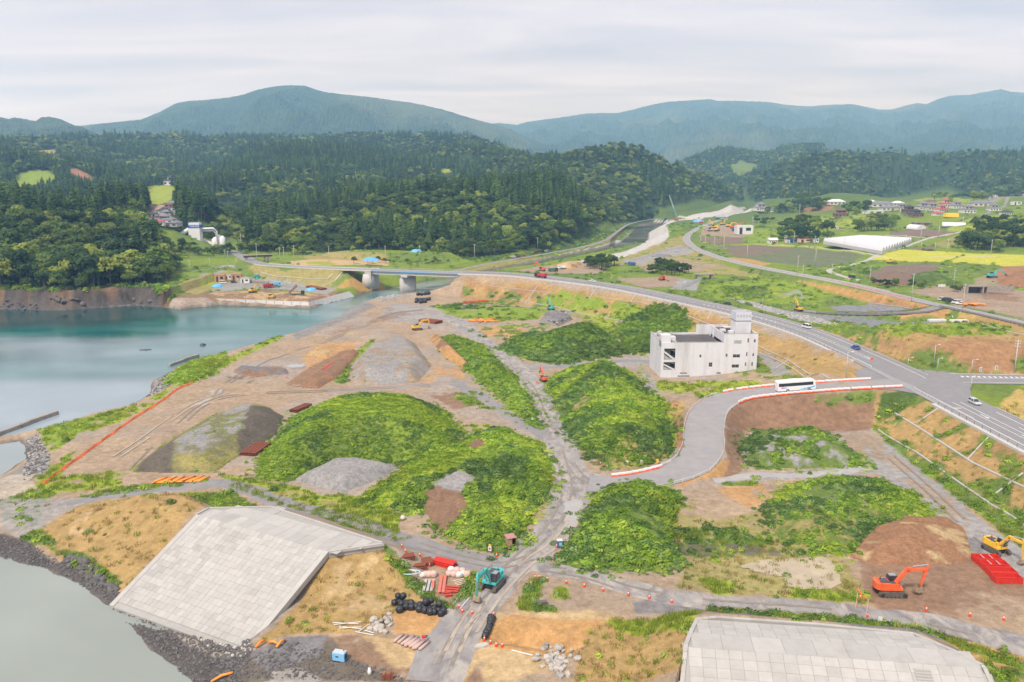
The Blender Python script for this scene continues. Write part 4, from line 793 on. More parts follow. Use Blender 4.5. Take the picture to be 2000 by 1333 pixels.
# ---------------------------------------------------------------- spoil heaps and mounds on the site
MOUND_MASKS = []
def mound(name, label, foot, h, slope, group=None, cover='gravel', cover2=None, mix=.5, top=None, plant=None, rough=.25, res=None, jag=.8, zg=3.0, seed=1, flat=True, patches=()):
    """foot: pixels of the near foot (u, v), or of the far crest (u, v, 'c') which is carried back by the far slope"""
    W_ = []
    for p in foot:
        if len(p) == 3:
            q = P(p[0], p[1], zg + h); dr = Vector((q.x, q.y, 0)).normalized(); q = q + dr * (h / slope); W_.append((q.x, q.y))
        else: q = P(p[0], p[1], zg); W_.append((q.x, q.y))
    pa = np.array(W_); dist = pa[:, 1].mean(); st = res or max(.45, dist / 420)
    xs = np.arange(pa[:, 0].min() - 3, pa[:, 0].max() + 3, st); ys = np.arange(pa[:, 1].min() - 3, pa[:, 1].max() + 3, st * 1.15)
    X, Y = np.meshgrid(xs, ys, indexing='ij'); x, y = X.ravel(), Y.ravel()
    s = sdf(x, y, pa) + (fbm(x, y, 6, 4, seed) - .5) * 2 * jag + (fbm(x, y, 15, 3, seed + 51) - .5) * 2.5 * jag; g = height(x, y)
    hh = h * (1 + (fbm(x, y, 18, 3, seed + 2) - .5) * ((.3 if jag > .5 else .07) if flat else 1.1))
    k = np.clip(s, 0, None) * slope; t = np.where(k < hh, k, hh)
    if not flat: t = hh * (1 - np.exp(-k / hh * 1.25))
    else: t = -np.logaddexp(-k * 2.2, -hh * 2.2) / 2.2; t = np.maximum(t, 0)
    z = g + t + (fbm(x, y, 2.4, 3, seed + 7) - .5) * 2 * rough * np.clip(s / 1.5, 0, 1) - np.where(s < 0, .35, 0)
    keep = s > -st * 1.6; i = np.arange(len(xs) - 1)[:, None] * len(ys) + np.arange(len(ys) - 1)[None]
    F = np.stack([i, i + len(ys), i + len(ys) + 1, i + 1], -1).reshape(-1, 4); F = F[keep[F].all(1)]
    used = np.unique(F); mp = np.zeros(len(x), np.int64); mp[used] = np.arange(len(used)); V = np.stack([x, y, z], 1)
    n = fbm(x, y, 8, 4, seed + 11) * .6 + fbm(x, y, 2.2, 3, seed + 13) * .4; c = np.repeat(np.array(C[cover])[None], len(x), 0)
    if cover2: w = sstep(.5 + (.5 - mix) * .5 - .05, .5 + (.5 - mix) * .5 + .05, n)[:, None]; c = c * (1 - w) + np.array(C[cover2]) * w
    if top: w = (sstep(hh * .8, hh * .97, t) * sstep(.36, .5, n))[:, None]; c = c * (1 - w) + np.array(C[top]) * w
    bare = np.zeros(len(x), int)
    for pc, pp, pz, mode in patches:
        w = sstep(-.6, .6, sdf(x, y, [P(u, v, zg + pz) for u, v in pp]) + (fbm(x, y, 4, 3, seed + 41) - .5) * 3); c = c * (1 - w[:, None]) + np.array(C[pc]) * w[:, None]; bare = np.where(w > .5, mode, bare)
    me = np_mesh(name, V[used], mp[F], mat_col('heap_cover', fine=((.3, .2), (.9, .25), (4, .14)), bump=.8)); set_col(me, c[used])
    o = link(name, me); tag(o, label, 'mound', group); MOUND_MASKS.append(pa)
    if plant:
        forms, dens, sc, pname, thr = plant; area = st * st * 1.15; ok = used[s[used] > .2]
        cnt = max(1, int(len(ok) * area * dens)); pick = ok[rng.integers(0, len(ok), cnt)]; pick = pick[fbm(x[pick], y[pick], 7, 3, seed + 19) > thr]
        pick = pick[bare[pick] != 1]; ring = np.nonzero((s > -3.4) & (s <= .2))[0]; ring = ring[rng.random(len(ring)) < area * dens * .45 * np.exp(s[ring] / 1.6)]; V[ring, 2] = g[ring] - .03; pick = np.concatenate([pick, ring])
        p = V[pick] + np.stack([(rng.random(len(pick)) - .5) * st, (rng.random(len(pick)) - .5) * st, np.zeros(len(pick))], 1)
        big = sc * (.45 + 1.15 * rng.random(len(pick)) ** 2) * (.55 + 1.1 * fbm(p[:, 0], p[:, 1], 5, 3, seed + 23))
        w2 = fbm(p[:, 0], p[:, 1], 9, 3, seed + 29) + rng.normal(0, .07, len(p)); idx = np.clip(((w2 - .3) / .4 * len(forms)).astype(int), 0, len(forms) - 1)
        if (bare == 2).any(): g2 = bare[pick] == 2; forms = list(forms) + [LAWN[0], LAWN[0], LAWN[1]]; idx = np.where(g2, len(forms) - 1 - rng.integers(0, 3, len(pick)), idx); big = np.where(g2, 1.2, big)
        scatter(pname, forms, p, big, rng.uniform(0, 6.28, len(p)), idx, o)
    return o
GL = 'spoil heaps on the site'
V_ = VINES; Bu = BUSHES; Mix = [LAWN[0], VINES[0], BUSHES[1], VINES[1], BUSHES[0], LAWN[1], VINES[2], BUSHES[2]]
mound('soil_heap','long flat-topped grey-green soil heap beside the orange netting',[(252,922),(330,925),(420,925),(470,890),(540,850),(556,805,'c'),(520,784,'c'),(450,790,'c'),(390,825),(300,880)],3.5,.5,GL,'olive','dry2',.5,'gravel',([TUFTS[0],TUFTS[2],VINES[0]],.8,.5,'grass',.55),.12,seed=3,jag=.4,patches=[('soil',[(470,880),(535,845),(560,800),(530,788),(490,800),(470,840)],2,1),('soil',[(250,925),(300,880),(345,865),(335,925)],1,1)])
mound('grass_mound','large bright green grassy mound left of the centre road',[(500,905),(500,935),(560,942),(620,925),(700,907),(800,905),(880,890),(905,850),(880,790,'c'),(830,768,'c'),(700,765,'c'),(620,778,'c'),(570,820),(530,865)],7.2,.55,GL,'weed','grass',.5,'lime',([LAWN[1],VINES[0],BUSHES[1],VINES[1],VINES[2]],3.0,.72,'vegetation',.0),.35,seed=5,patches=[('lime',[(625,800),(650,780),(760,775),(850,782),(885,800),(860,812),(800,822),(740,815),(660,818)],7,2)])
mound('gravel_heap','small flat-topped grey gravel heap in front of the big green mound',[(572,938),(672,964),(740,937),(778,914),(705,893,'c'),(650,893,'c')],2.5,.75,GL,'gravel',None,.5,None,None,.1,seed=7,jag=.3)
mound('gravel_heap','big grey gravel heap with sparse weeds on top',[(678,742),(740,750),(818,748),(843,716),(812,662,'c'),(765,656,'c'),(718,668,'c'),(688,712)],4.0,.8,GL,'gravel','dirt',.45,None,([TUFTS[0],TUFTS[2]],.25,.6,'grass',.56),.15,seed=9,jag=.5)
mound('bush_mound','bushy green mound filling the left corner of the road fork',[(722,985),(770,1000),(830,1000),(870,1045),(930,1072),(985,1080),(1045,1010),(1078,950),(1082,915),(1060,862,'c'),(980,832,'c'),(930,840,'c'),(880,878),(800,905)],3.6,.5,GL,'weed','grass',.5,None,(Mix,1.9,1.1,'vegetation',.22),.5,seed=11,flat=False,patches=[('lime',[(790,905),(850,885),(930,880),(930,905),(880,935),(800,945),(740,985),(730,975)],2.5,2),('brown',[(815,1000),(835,965),(880,950),(915,975),(905,1010),(860,1030)],2,1),('gravel',[(850,950),(890,930),(930,945),(905,965)],2.5,1),('brown',[(905,862),(945,850),(950,868),(920,880)],3,1)])
mound('grass_ridge','long narrow green ridge between the two dirt roads',[(862,660),(872,690),(915,725),(960,765),(1000,800),(1045,836),(1055,832),(1035,780),(1000,730),(940,680),(900,655,'c')],3.8,.6,GL,'weed','grass',.6,None,(V_+[BUSHES[1]],2.0,1.0,'vegetation',.0),.3,seed=13,flat=False,jag=.4)
mound('soil_bank','bare orange soil bank with dug side beside the green ridge',[(838,662),(868,700),(905,722),(918,716),(885,680),(855,657)],2.6,.9,GL,'orange','brown',.4,None,None,.3,seed=15,jag=.4)
mound('bush_mound','tall green overgrown mound in front of the white building',[(1066,755),(1085,790),(1110,850),(1150,890),(1200,914),(1260,910),(1315,893),(1318,860),(1300,800),(1270,745,'c'),(1235,706,'c'),(1180,694,'c'),(1120,705,'c'),(1090,732)],8.4,.62,GL,'weed','dry2',.35,None,(Mix,2.0,1.1,'vegetation',.22),.6,seed=17,flat=False,patches=[('lime',[(1125,712),(1165,700),(1168,712),(1130,722)],8,2),('dry2',[(1180,880),(1260,850),(1310,880),(1280,900),(1210,905)],3,0)])
mound('bush_mound','dark green overgrown mound between gravel pile and white building',[(978,682),(1030,705),(1100,712),(1170,700),(1232,690),(1225,665,'c'),(1190,632,'c'),(1130,616,'c'),(1060,636,'c'),(1005,662)],9.0,.55,GL,'dweed','weed',.5,None,([VINES[2],BUSHES[2],VINES[1],BUSHES[0]],1.6,1.35,'vegetation',.0),.5,seed=19,flat=False)
mound('bush_mound','dark green mound of bushes directly behind the white building',[(1205,652),(1235,690),(1275,690),(1310,668),(1345,655),(1330,640),(1270,630),(1215,632)],4.2,.4,GL,'dweed','weed',.5,None,([VINES[2],BUSHES[2],VINES[1],BUSHES[0]],1.6,1.2,'vegetation',.0),.5,seed=21,flat=False)
mound('bush_mound','leafy green mound right of the road fork beside blue box',[(1082,1095),(1120,1112),(1210,1118),(1280,1112),(1340,1110),(1310,1050),(1325,990),(1318,952,'c'),(1240,940,'c'),(1175,952,'c'),(1130,1020)],4.2,.5,GL,'weed','grass',.4,None,(Mix,1.9,1.1,'vegetation',.24),.5,seed=23,flat=False)
mound('grass_mound','green and grey mound with gravel patch inside the loop road',[(1448,880),(1470,912),(1560,917),(1640,915),(1690,912),(1668,870,'c'),(1630,842,'c'),(1575,824,'c'),(1520,834,'c'),(1475,846)],5.4,.55,GL,'weed','gravel',.4,None,(Mix,2.2,.95,'vegetation',.42),.35,seed=25,flat=False)
mound('grass_mound','low green mound with rubble above the brown cut slope',[(1488,995),(1520,1050),(1560,1085),(1680,1085),(1700,1060),(1760,1040),(1840,1022),(1790,968,'c'),(1720,938,'c'),(1600,936,'c'),(1530,948,'c')],3.6,.42,GL,'weed','dry2',.45,'gravel',(Mix,2.3,.9,'vegetation',.36),.4,seed=27,flat=False)
mound('soil_heap','freshly cut brown soil slope behind the red bins',[(1650,1090),(1720,1108),(1885,1102),(1900,1085),(1880,1040,'c'),(1850,1018,'c'),(1760,1008,'c'),(1675,1022,'c')],2.6,.3,GL,'rbrown','tan',.3,None,None,.3,seed=29,jag=.5)
mound('soil_ridge','ridge of dug brown soil beside the trench',[(590,758),(622,760),(660,738),(702,692),(690,681),(640,716),(600,742)],1.7,.8,GL,'brown','rbrown',.5,None,None,.45,seed=61,jag=.4,flat=False)
mound('soil_ridge','low ridge of dark gravel left of the trench',[(455,728),(500,738),(565,732),(560,722),(500,718),(470,716)],1.1,.6,GL,'dgrav','brown',.5,None,None,.4,seed=62,jag=.4,flat=False)
mound('soil_ridge','small orange soil heap behind the trench',[(598,695),(640,700),(650,684),(620,676)],1.2,.5,GL,'orange','tan',.5,None,None,.3,seed=63,jag=.4,flat=False)
mound('rubble_heap','grey rubble heap under the small teal excavator',[(1052,632),(1090,640),(1120,625),(1115,612,'c'),(1085,606,'c'),(1062,612)],2.4,.7,GL,'stone','dgrav',.5,None,None,.5,seed=31)
mound('grass_mound','bright green grassy bank on the shore beside the jetty',[(332,745),(360,750),(410,735),(435,712),(430,698,'c'),(390,698,'c'),(350,718)],2.2,.6,GL,'grass','lime',.5,None,([TUFTS[1],TUFTS[0],VINES[0]],4,1.0,'grass',.0),.2,seed=33,flat=False)
mound('grass_mound','dark green cone-shaped heap in front of the yellow rice field',[(1772,548),(1820,550),(1905,555),(1880,535,'c'),(1840,520,'c'),(1805,518,'c'),(1775,530)],5.5,.5,GL,'dweed','weed',.35,None,None,.3,seed=35,zg=13,flat=False)
mound('soil_heap','dark brown soil heap left of the green cone heap',[(1700,542),(1770,548),(1790,540),(1790,522,'c'),(1750,518,'c'),(1720,525)],4.0,.45,GL,'plow','brown',.4,None,None,.3,seed=36,zg=13,flat=False)
mound('soil_heap','tall reddish-brown soil heap with the far teal excavator',[(1950,548),(2010,560),(2090,560),(2090,522,'c'),(2000,517,'c'),(1975,522,'c')],6,.55,GL,'rbrown','brown',.4,None,None,.4,seed=37,zg=13,flat=False)
mound('soil_heap','small orange-brown soil heap by the river revetment',[(1075,522),(1130,524),(1138,516),(1120,505,'c'),(1095,510,'c')],4,.7,GL,'tan','brown',.4,None,None,.3,seed=38,zg=7,flat=False)
mound('rubble_heap','pile of grey stones by the two parked cars on the far lot',[(1270,502),(1312,503),(1312,497,'c'),(1280,496,'c')],1.5,.7,GL,'stone','dgrav',.5,None,None,.6,seed=39,zg=7)

# ---------------------------------------------------------------- plants over the open ground
def spread_ground():
    x, y, z, s = GR['x'], GR['y'], GR['z'], GR['s']; r = np.hypot(x, y); nt_ = GR['nt']
    infr = (np.abs(np.arctan2(x, y)) < .62) & (s < -.8)
    inm = np.zeros(len(x), bool)
    for pa in MOUND_MASKS: inm |= sdf_near(x, y, pa, 1) > .3
    for nm, key, forms, rmax, k0, sc in (('grass', 'tuft', TUFTS, 420, .34, .95), ('weeds', 'bush', Mix, 1250, .13, 1.0)):
        p = GR[key] * k0 * np.clip(r / 190, .5, 3) ** (.6 if key == 'bush' else .2); p = np.where(infr & ~inm & (r < rmax) & (GR['hm'] < 3), p, 0)
        i = np.nonzero(rng.random(len(x)) < p)[0]
        w = fbm(x[i], y[i], 9, 3, 5) + rng.normal(0, .08, len(i)); idx = np.clip(((w - .28) / .44 * len(forms)).astype(int), 0, len(forms) - 1)
        if key == 'tuft': idx = np.where(GR['tuft'][i] < .3, np.where(rng.random(len(i)) < .7, 3, 0), idx % 3)
        q = sc * rng.uniform(.5, 1.4, len(i)) * (1 + r[i] / 500)
        P3 = np.stack([x[i] + (rng.random(len(i)) - .5) * .4, y[i] + (rng.random(len(i)) - .5) * .4, z[i] - .03], 1)
        o = scatter(nm, forms, P3, q, rng.uniform(0, 6.28, len(i)), idx); o['label'] = 'loose grass tufts over the open ground' if key == 'tuft' else 'low weeds and bushes over banks and verges'
spread_ground()
def cliff_bushes():
    x, y, z, s = GR['x'], GR['y'], GR['z'], GR['s']; i = np.nonzero((x < -207) & (y < 570) & (s < -2) & (s > -17) & (z > 2) & (rng.random(len(x)) < .6) & (fbm(x, y, 16, 3, 3) + .02 * (-s - 8) > .40))[0]
    o = scatter('cliff_bushes', BUSHES, np.stack([x[i], y[i], z[i] - .3], 1), rng.uniform(1.5, 4.2, len(i)), rng.uniform(0, 6.28, len(i)), rng.integers(0, 3, len(i)) // 1 * 1 % 4); o['label'] = 'bushes hanging over the rocky cliff of the headland'
cliff_bushes()

# ---------------------------------------------------------------- woods
def woods():
    x, y = GR['x'], GR['y']; pts = []
    for hd in HILLS:
        f = np.array([(q[0], q[1]) for q in hd['foot']]); A = (f[:, 0].max() - f[:, 0].min()) * (f[:, 1].max() - f[:, 1].min())
        sp = 5.6 if f[:, 1].min() < 900 else 7.0; n = int(min(A / sp ** 2, 260000)); pts.append(np.stack([rng.uniform(f[:, 0].min(), f[:, 0].max(), n), rng.uniform(f[:, 1].min(), f[:, 1].max(), n)], 1))
    q = np.concatenate(pts); q = q[(np.abs(q[:, 0] / q[:, 1]) < .72) & (q[:, 1] > 450) & (q[:, 1] < 3900)]
    # thin doubled-up places: one tree to a cell
    cs = np.where(q[:, 1] < 1000, 4.4, np.where(q[:, 1] < 1900, 6.2, 8.2)); key = np.floor(q[:, 0] / cs) * 100003 + np.floor(q[:, 1] / cs); _, u_ = np.unique(key, return_index=True); q = q[u_]
    z, hm, s = height(q[:, 0], q[:, 1], forest=True); ok = (hm > 3.5) & (s < -9); q, z, hm = q[ok], z[ok], hm[ok]
    for cc, cl in CLEAR:
        pa = at(cl)
        for sh in (0, .018, .036): k = sdf_near(q[:, 0] * (1 + sh), q[:, 1] * (1 + sh), pa, 5) < 0; q, z, hm = q[k], z[k], hm[k]
    # keep what can be seen past nearer ground
    el = (GR['z'].reshape(GR['nr'], GR['nt']) + 0 - CAM_H) / GR['r'][:, None]; hor = np.maximum.accumulate(el, 0)
    j = np.clip(((np.arctan2(q[:, 0], q[:, 1]) - GR['th'][0]) / (GR['th'][1] - GR['th'][0])).round().astype(int), 0, GR['nt'] - 1); i = np.clip(np.searchsorted(GR['r'], q[:, 1] - 25), 0, GR['nr'] - 1)
    vis = (z + 34 - CAM_H) / q[:, 1] > hor[i, j]; q, z, hm = q[vis], z[vis], hm[vis]; x, y = q[:, 0], q[:, 1]
    near = y < 620
    sp = fbm(x, y, 170, 3, 7) * .6 + fbm(x, y, 45, 3, 8) * .4 - .10 * np.clip(1 - hm / 25, 0, 1) - np.where((x < -90) & (x > -260) & (y < 900), .16 * np.clip(1 - hm / 80, 0, 1), 0) - np.where((x < -190) & (y < 640), .25 * np.clip((630 - y) / 60, 0, 1), 0)
    cedar = sp + rng.normal(0, .03, len(x)) > np.where(y > 1150, .525, .50)
    sc = np.where(cedar, rng.uniform(.8, 1.15, len(x)), rng.uniform(.62, 1.2, len(x))) * np.where(y > 1900, 1.1, 1) * np.where(hm < 9, .7, 1)
    sc *= (.85 + .3 * fbm(x, y, 60, 2, 77)) * np.where((x < -190) & (y < 610) & ~cedar, 1.0 + .5 * rng.random(len(x)), 1)
    ci = rng.integers(0, 3, len(x)); ci = np.where(cedar & (hm > 40), rng.integers(2, 5, len(x)), ci); ci = np.where(y > 1150, rng.integers(3, 5, len(x)), ci); bi = rng.integers(0, 6, len(x)); rot = rng.uniform(0, 6.28, len(x))
    # the trees that show largest stand as single trees, the rest is one wood
    app = sc / y
    names = {True: ('cedar_tree', CEDAR, ci), False: ('broadleaf_tree', BROAD, bi)}
    rest = np.ones(len(x), bool)
    ui = (x / y) * FPX + 1000
    for kd in (True, False):
        nm, forms, fi = names[kd]; w = np.nonzero((cedar == kd) & (ui > -20) & (ui < 2020))[0]; w = w[np.argsort(-app[w] * np.where(hm[w] < 60, 1.0, .6))][:290 if kd else 110]; rest[w] = False
        for t in w:
            if kd: lab, grp = (('tall cedar on the headland behind the broadleaf trees', 'cedars on the headland') if x[t] < -190 and y[t] < 700 else ('tall straight cedar at the front edge of the wooded hill', 'cedars along the hill foot'))
            else: lab, grp = (('broadleaf tree on the headland above the rocky cliff', 'broadleaf trees on the headland') if x[t] < -190 and y[t] < 620 else ('low broadleaf tree along the foot of the wooded hill', 'broadleaf trees along the hill foot'))
            e = empty(nm, (x[t], y[t], z[t] - .3), rot[t], lab, 'tree', grp); e.scale = (sc[t],) * 3
            link('trunk', forms[fi[t]]['trunk'], e); link('crown', forms[fi[t]]['crown'], e)
    k = rest; idx = np.where(cedar, ci, 5 + bi)
    o = scatter('forest', [c['both'] for c in CEDAR] + [b['both'] for b in BROAD], np.stack([x, y, z - .4], 1)[k], sc[k], rot[k], idx[k]); o['label'] = 'dense mixed forest covering the hills'
    print('TREES', len(x))
woods()
# ---------------------------------------------------------------- roads
ASPH = mat('asphalt', (.235, .225, .225), .85, .10, .6, dirt=(.30, .28, .26, .5), coord='pos'); ASPH_D = mat('dark_asphalt', (.17, .165, .168), .85, .12, .6, dirt=(.24, .23, .22, .5), coord='pos')
CONC = mat('concrete', (.47, .45, .42), .85, .10, .8, dirt=(.33, .31, .28, .4), coord='pos'); WHITE = mat('white_paint', (.75, .74, .72), .6, .12, 2, dirt=(.45, .43, .40, .5), coord='pos')
STEEL = mat('galvanised_steel', (.50, .51, .52), .5, .1, 4, .4); DARKM = mat('dark_metal', (.05, .05, .055), .5, .2, 4, .3); DIRT = mat('road_dirt', (.30, .25, .21), .95, .16, .35, dirt=(.24, .235, .235, .8), coord='pos', bump=.3)
GRAV = mat('gravel_surface', (.235, .225, .22), .95, .18, .5, dirt=(.31, .28, .25, .7), coord='pos', bump=.4)
def frames(c):
    out_ = []; n = len(c)
    for i in range(n):
        d = (c[min(i + 1, n - 1)] - c[max(i - 1, 0)]); d.z = 0; d.normalize(); out_.append((c[i], d, Vector((d.y, -d.x, 0))))
    return out_
def arc(c):
    s = [0]
    for i in range(1, len(c)): s.append(s[-1] + (c[i] - c[i - 1]).length)
    return s
def along(c, s):
    a = arc(c); s = max(0, min(s, a[-1])); i = max(0, min(int(np.searchsorted(a, s)) - 1, len(c) - 2)); t = (s - a[i]) / max(a[i + 1] - a[i], 1e-6)
    p = c[i].lerp(c[i + 1], t); d = c[i + 1] - c[i]; d.z = 0; d.normalize(); return p, d, Vector((d.y, -d.x, 0))
def s_at(c, u, v, z):
    q = P(u, v, z); a = arc(c); i = min(range(len(c)), key=lambda k: (c[k].x - q.x) ** 2 + (c[k].y - q.y) ** 2); return a[i]
def strip(mb, c, o0, o1, dz, s0=None, s1=None, step=2.5, drape=False):
    """a band between two offsets (right is positive) of a centre line"""
    L_ = arc(c)[-1]; s0 = 0 if s0 is None else s0; s1 = L_ if s1 is None else s1; n = max(1, int((s1 - s0) / step)); b = len(mb.v)
    for k in range(n + 1):
        p, d, r = along(c, s0 + (s1 - s0) * k / n)
        for o in (o0, o1): q = p + r * o; mb.v.append((q.x, q.y, p.z + dz))
    for k in range(n): mb.f.append((b + 2 * k, b + 2 * k + 1, b + 2 * k + 3, b + 2 * k + 2))
    return mb
def raised(mb, c, o0, o1, z0, z1, s0=None, s1=None, step=3.0):
    """the same with a height: kerbs, parapets, walls"""
    L_ = arc(c)[-1]; s0 = 0 if s0 is None else s0; s1 = L_ if s1 is None else s1; n = max(1, int((s1 - s0) / step)); b = len(mb.v)
    for k in range(n + 1):
        p, d, r = along(c, s0 + (s1 - s0) * k / n)
        for o, z in ((o0, z0), (o0, z1), (o1, z1), (o1, z0)): q = p + r * o; mb.v.append((q.x, q.y, p.z + z))
    for k in range(n):
        for j in range(4): mb.f.append((b + 4 * k + j, b + 4 * k + (j + 1) % 4, b + 4 * k + 4 + (j + 1) % 4, b + 4 * k + 4 + j))
    mb.f.append((b, b + 1, b + 2, b + 3)); e = b + 4 * n; mb.f.append((e + 3, e + 2, e + 1, e)); return mb
def dashes(mb, c, o, w, ln, gap, dz, s0=0, s1=None):
    s1 = s1 or arc(c)[-1]; s = s0
    while s + ln < s1: strip(mb, c, o - w / 2, o + w / 2, dz, s, s + ln, 2.5); s += ln + gap
    return mb
def struct(o): o['kind'] = 'structure'; return o
HW = ROADS['highway']['c']; LHW = arc(HW)[-1]; AC = ROADS['access_road']['c']; WE = ROADS['highway_west']['c']; VR = ROADS['valley_road']['c']
sJ0 = s_at(HW, 1725, 712, 12); sJ1 = s_at(HW, 1870, 785, 12)
# highway: carriageway, pavement on the bay side, kerb and parapet strip
road_o = struct(strip(MB(), HW, -7.6, 5.4, 0.0).build('road', ASPH)); struct(strip(MB(), HW, 5.4, 7.7, .10).build('pavement', mat('pavement_asphalt', (.30, .29, .285), .85, .1, .6, coord='pos')))
k = raised(MB(), HW, 5.25, 5.5, -.05, .14, 0, sJ0 - 6); raised(k, HW, 5.25, 5.5, -.05, .14, sJ1 + 2); raised(k, HW, -7.75, -7.5, -.05, .14, 0, sJ1 - 30); raised(k, HW, -7.75, -7.5, -.05, .14, sJ1 + 8); struct(k.build('kerb', CONC))
k = raised(MB(), HW, 7.7, 8.9, -.6, .22, 0, sJ0 - 6); raised(k, HW, 7.7, 8.9, -.6, .22, sJ1 + 4); struct(k.build('parapet_kerb', mat('pale_concrete', (.52, .50, .47), .85, .08, .8, coord='pos')))
m = MB(); strip(m, HW, 4.85, 5.05, .012, 0, sJ0); strip(m, HW, -5.05, -4.85, .012, 0, sJ0 + 18); strip(m, HW, 4.85, 5.05, .012, sJ1); strip(m, HW, -5.05, -4.85, .012, sJ1 + 12)
dashes(m, HW, 0, .18, 5, 5, .012, 0, sJ0 - 110); strip(m, HW, -.6, -.42, .012, sJ0 - 110, sJ0 - 8); strip(m, HW, .9, 1.08, .012, sJ0 - 110, sJ0 - 8); strip(m, HW, -.7, -.52, .012, sJ1 + 2); strip(m, HW, 1.6, 1.78, .012, sJ1 + 2, sJ1 + 45)
for q in range(16):                                                 # hatching of the turning lane
    p, d, r = along(HW, sJ0 - 128 + q * 3.2); a = p - r * .45; b = p + r * 1.0 + d * 1.6; m.add([a + Vector((0, 0, .013)), a + d * .5 + Vector((0, 0, .013)), b + d * .5 + Vector((0, 0, .013)), b + Vector((0, 0, .013))], [(0, 1, 2, 3)])
for q in range(5): p, d, r = along(HW, sJ1 + 8 + q * 1.0); m.add([p + r * 2.6 + Vector((0, 0, .013)), p + r * 2.6 + d * .45 + Vector((0, 0, .013)), p + r * 4.6 + d * .45 + Vector((0, 0, .013)), p + r * 4.6 + Vector((0, 0, .013))], [(0, 1, 2, 3)]) if q == 0 else None
for s_, o_ in ((sJ1 + 14, .5), (sJ1 + 32, .5), (sJ0 - 14, -.0), (sJ1 + 26, -2.6)):    # turn arrows
    p, d, r = along(HW, s_); z = Vector((0, 0, .014)); b = p + r * o_; m.add([b - r * .12 + z, b + r * .12 + z, b + r * .12 + d * 3 + z, b - r * .12 + d * 3 + z], [(0, 1, 2, 3)]); m.add([b - r * .5 + d * 3 + z, b + r * .5 + d * 3 + z, b + d * 4.3 + z], [(0, 1, 2)])
struct(m.build('lane_marking', WHITE))
# side street with crossing
SS = ROADS['side_street']['c']; struct(strip(MB(), SS, -6.4, 6.4, .006).build('road', ASPH)); m = MB()
for q in range(22): strip(m, SS, -3.6, -2.0, .02, 10 + q * 1.7, 10.75 + q * 1.7)
strip(m, SS, -1.2, -1.0, .02, 12); strip(m, SS, 4.4, 4.6, .02, 6); struct(m.build('lane_marking', WHITE)); struct(raised(MB(), SS, -6.5, -6.2, -.1, .16, 9).build('kerb', CONC))
# apron where the roads meet
jp = [P(u, v, 12) for u, v in [(1668,728),(1712,705),(1790,712),(1850,722),(1905,728),(1895,760),(1900,790),(1850,788),(1808,773),(1755,763),(1695,759)]]
struct(MB().add([(q.x, q.y, 12.0 - .005) for q in jp], [tuple(range(len(jp)))[::-1]]).build('road', ASPH))
# access road round the loop
struct(strip(MB(), AC, -5.2, 5.2, .02).build('road', mat('access_asphalt', (.285, .27, .265), .88, .10, .4, dirt=(.35, .32, .29, .6), coord='pos')))
m = MB(); strip(m, AC, -4.5, -4.38, .035, 12, 70); struct(m.build('lane_marking', mat('worn_paint', (.5, .48, .46), .7, .2, 2, coord='pos')))
struct(strip(MB(), WE, -5, 5, 0).build('road', ASPH)); k = raised(MB(), WE, 5.4, 6.6, -.6, .25, s_at(WE, 505, 516, 13)); raised(k, WE, -5.6, -5.2, -.2, .5, s_at(WE, 505, 516, 13)); struct(k.build('parapet_kerb', MATS['pale_concrete']))
m = MB(); strip(m, WE, -4.6, -4.45, .012); strip(m, WE, 4.45, 4.6, .012); dashes(m, WE, 0, .18, 5, 5, .012); struct(m.build('lane_marking', WHITE))
# valley road with pale parapet and dark rail
struct(strip(MB(), VR, -4.2, 4.2, 0).build('road', MATS['access_asphalt'])); m = MB(); strip(m, VR, 3.3, 3.45, .012); strip(m, VR, -3.45, -3.3, .012); dashes(m, VR, 0, .15, 5, 5, .012); struct(m.build('lane_marking', WHITE))
sB = s_at(VR, 1360, 486, 10); sC = s_at(VR, 1810, 591, 13)
k = raised(MB(), VR, 4.0, 4.4, -.2, .45, sB, sC - 6); raised(k, VR, -4.4, -4.0, -.2, .45, sB + 30, sC - 40); struct(k.build('kerb', MATS['pale_concrete']))
RR_ = ROADS['ramp_road']['c']; struct(strip(MB(), RR_, -3.2, 3.2, 0).build('road', ASPH)); LR = ROADS['levee_road']['c']; struct(strip(MB(), LR, -2.3, 2.3, .02).build('road', GRAV)); YR = ROADS['yard_road']['c']; struct(strip(MB(), YR, -3, 3, .02).build('road', MATS['access_asphalt']))
k = raised(MB(), YR, -3.5, -3.1, -.2, .5); raised(k, YR, 3.1, 3.5, -.2, .5); struct(k.build('kerb', MATS['pale_concrete']))

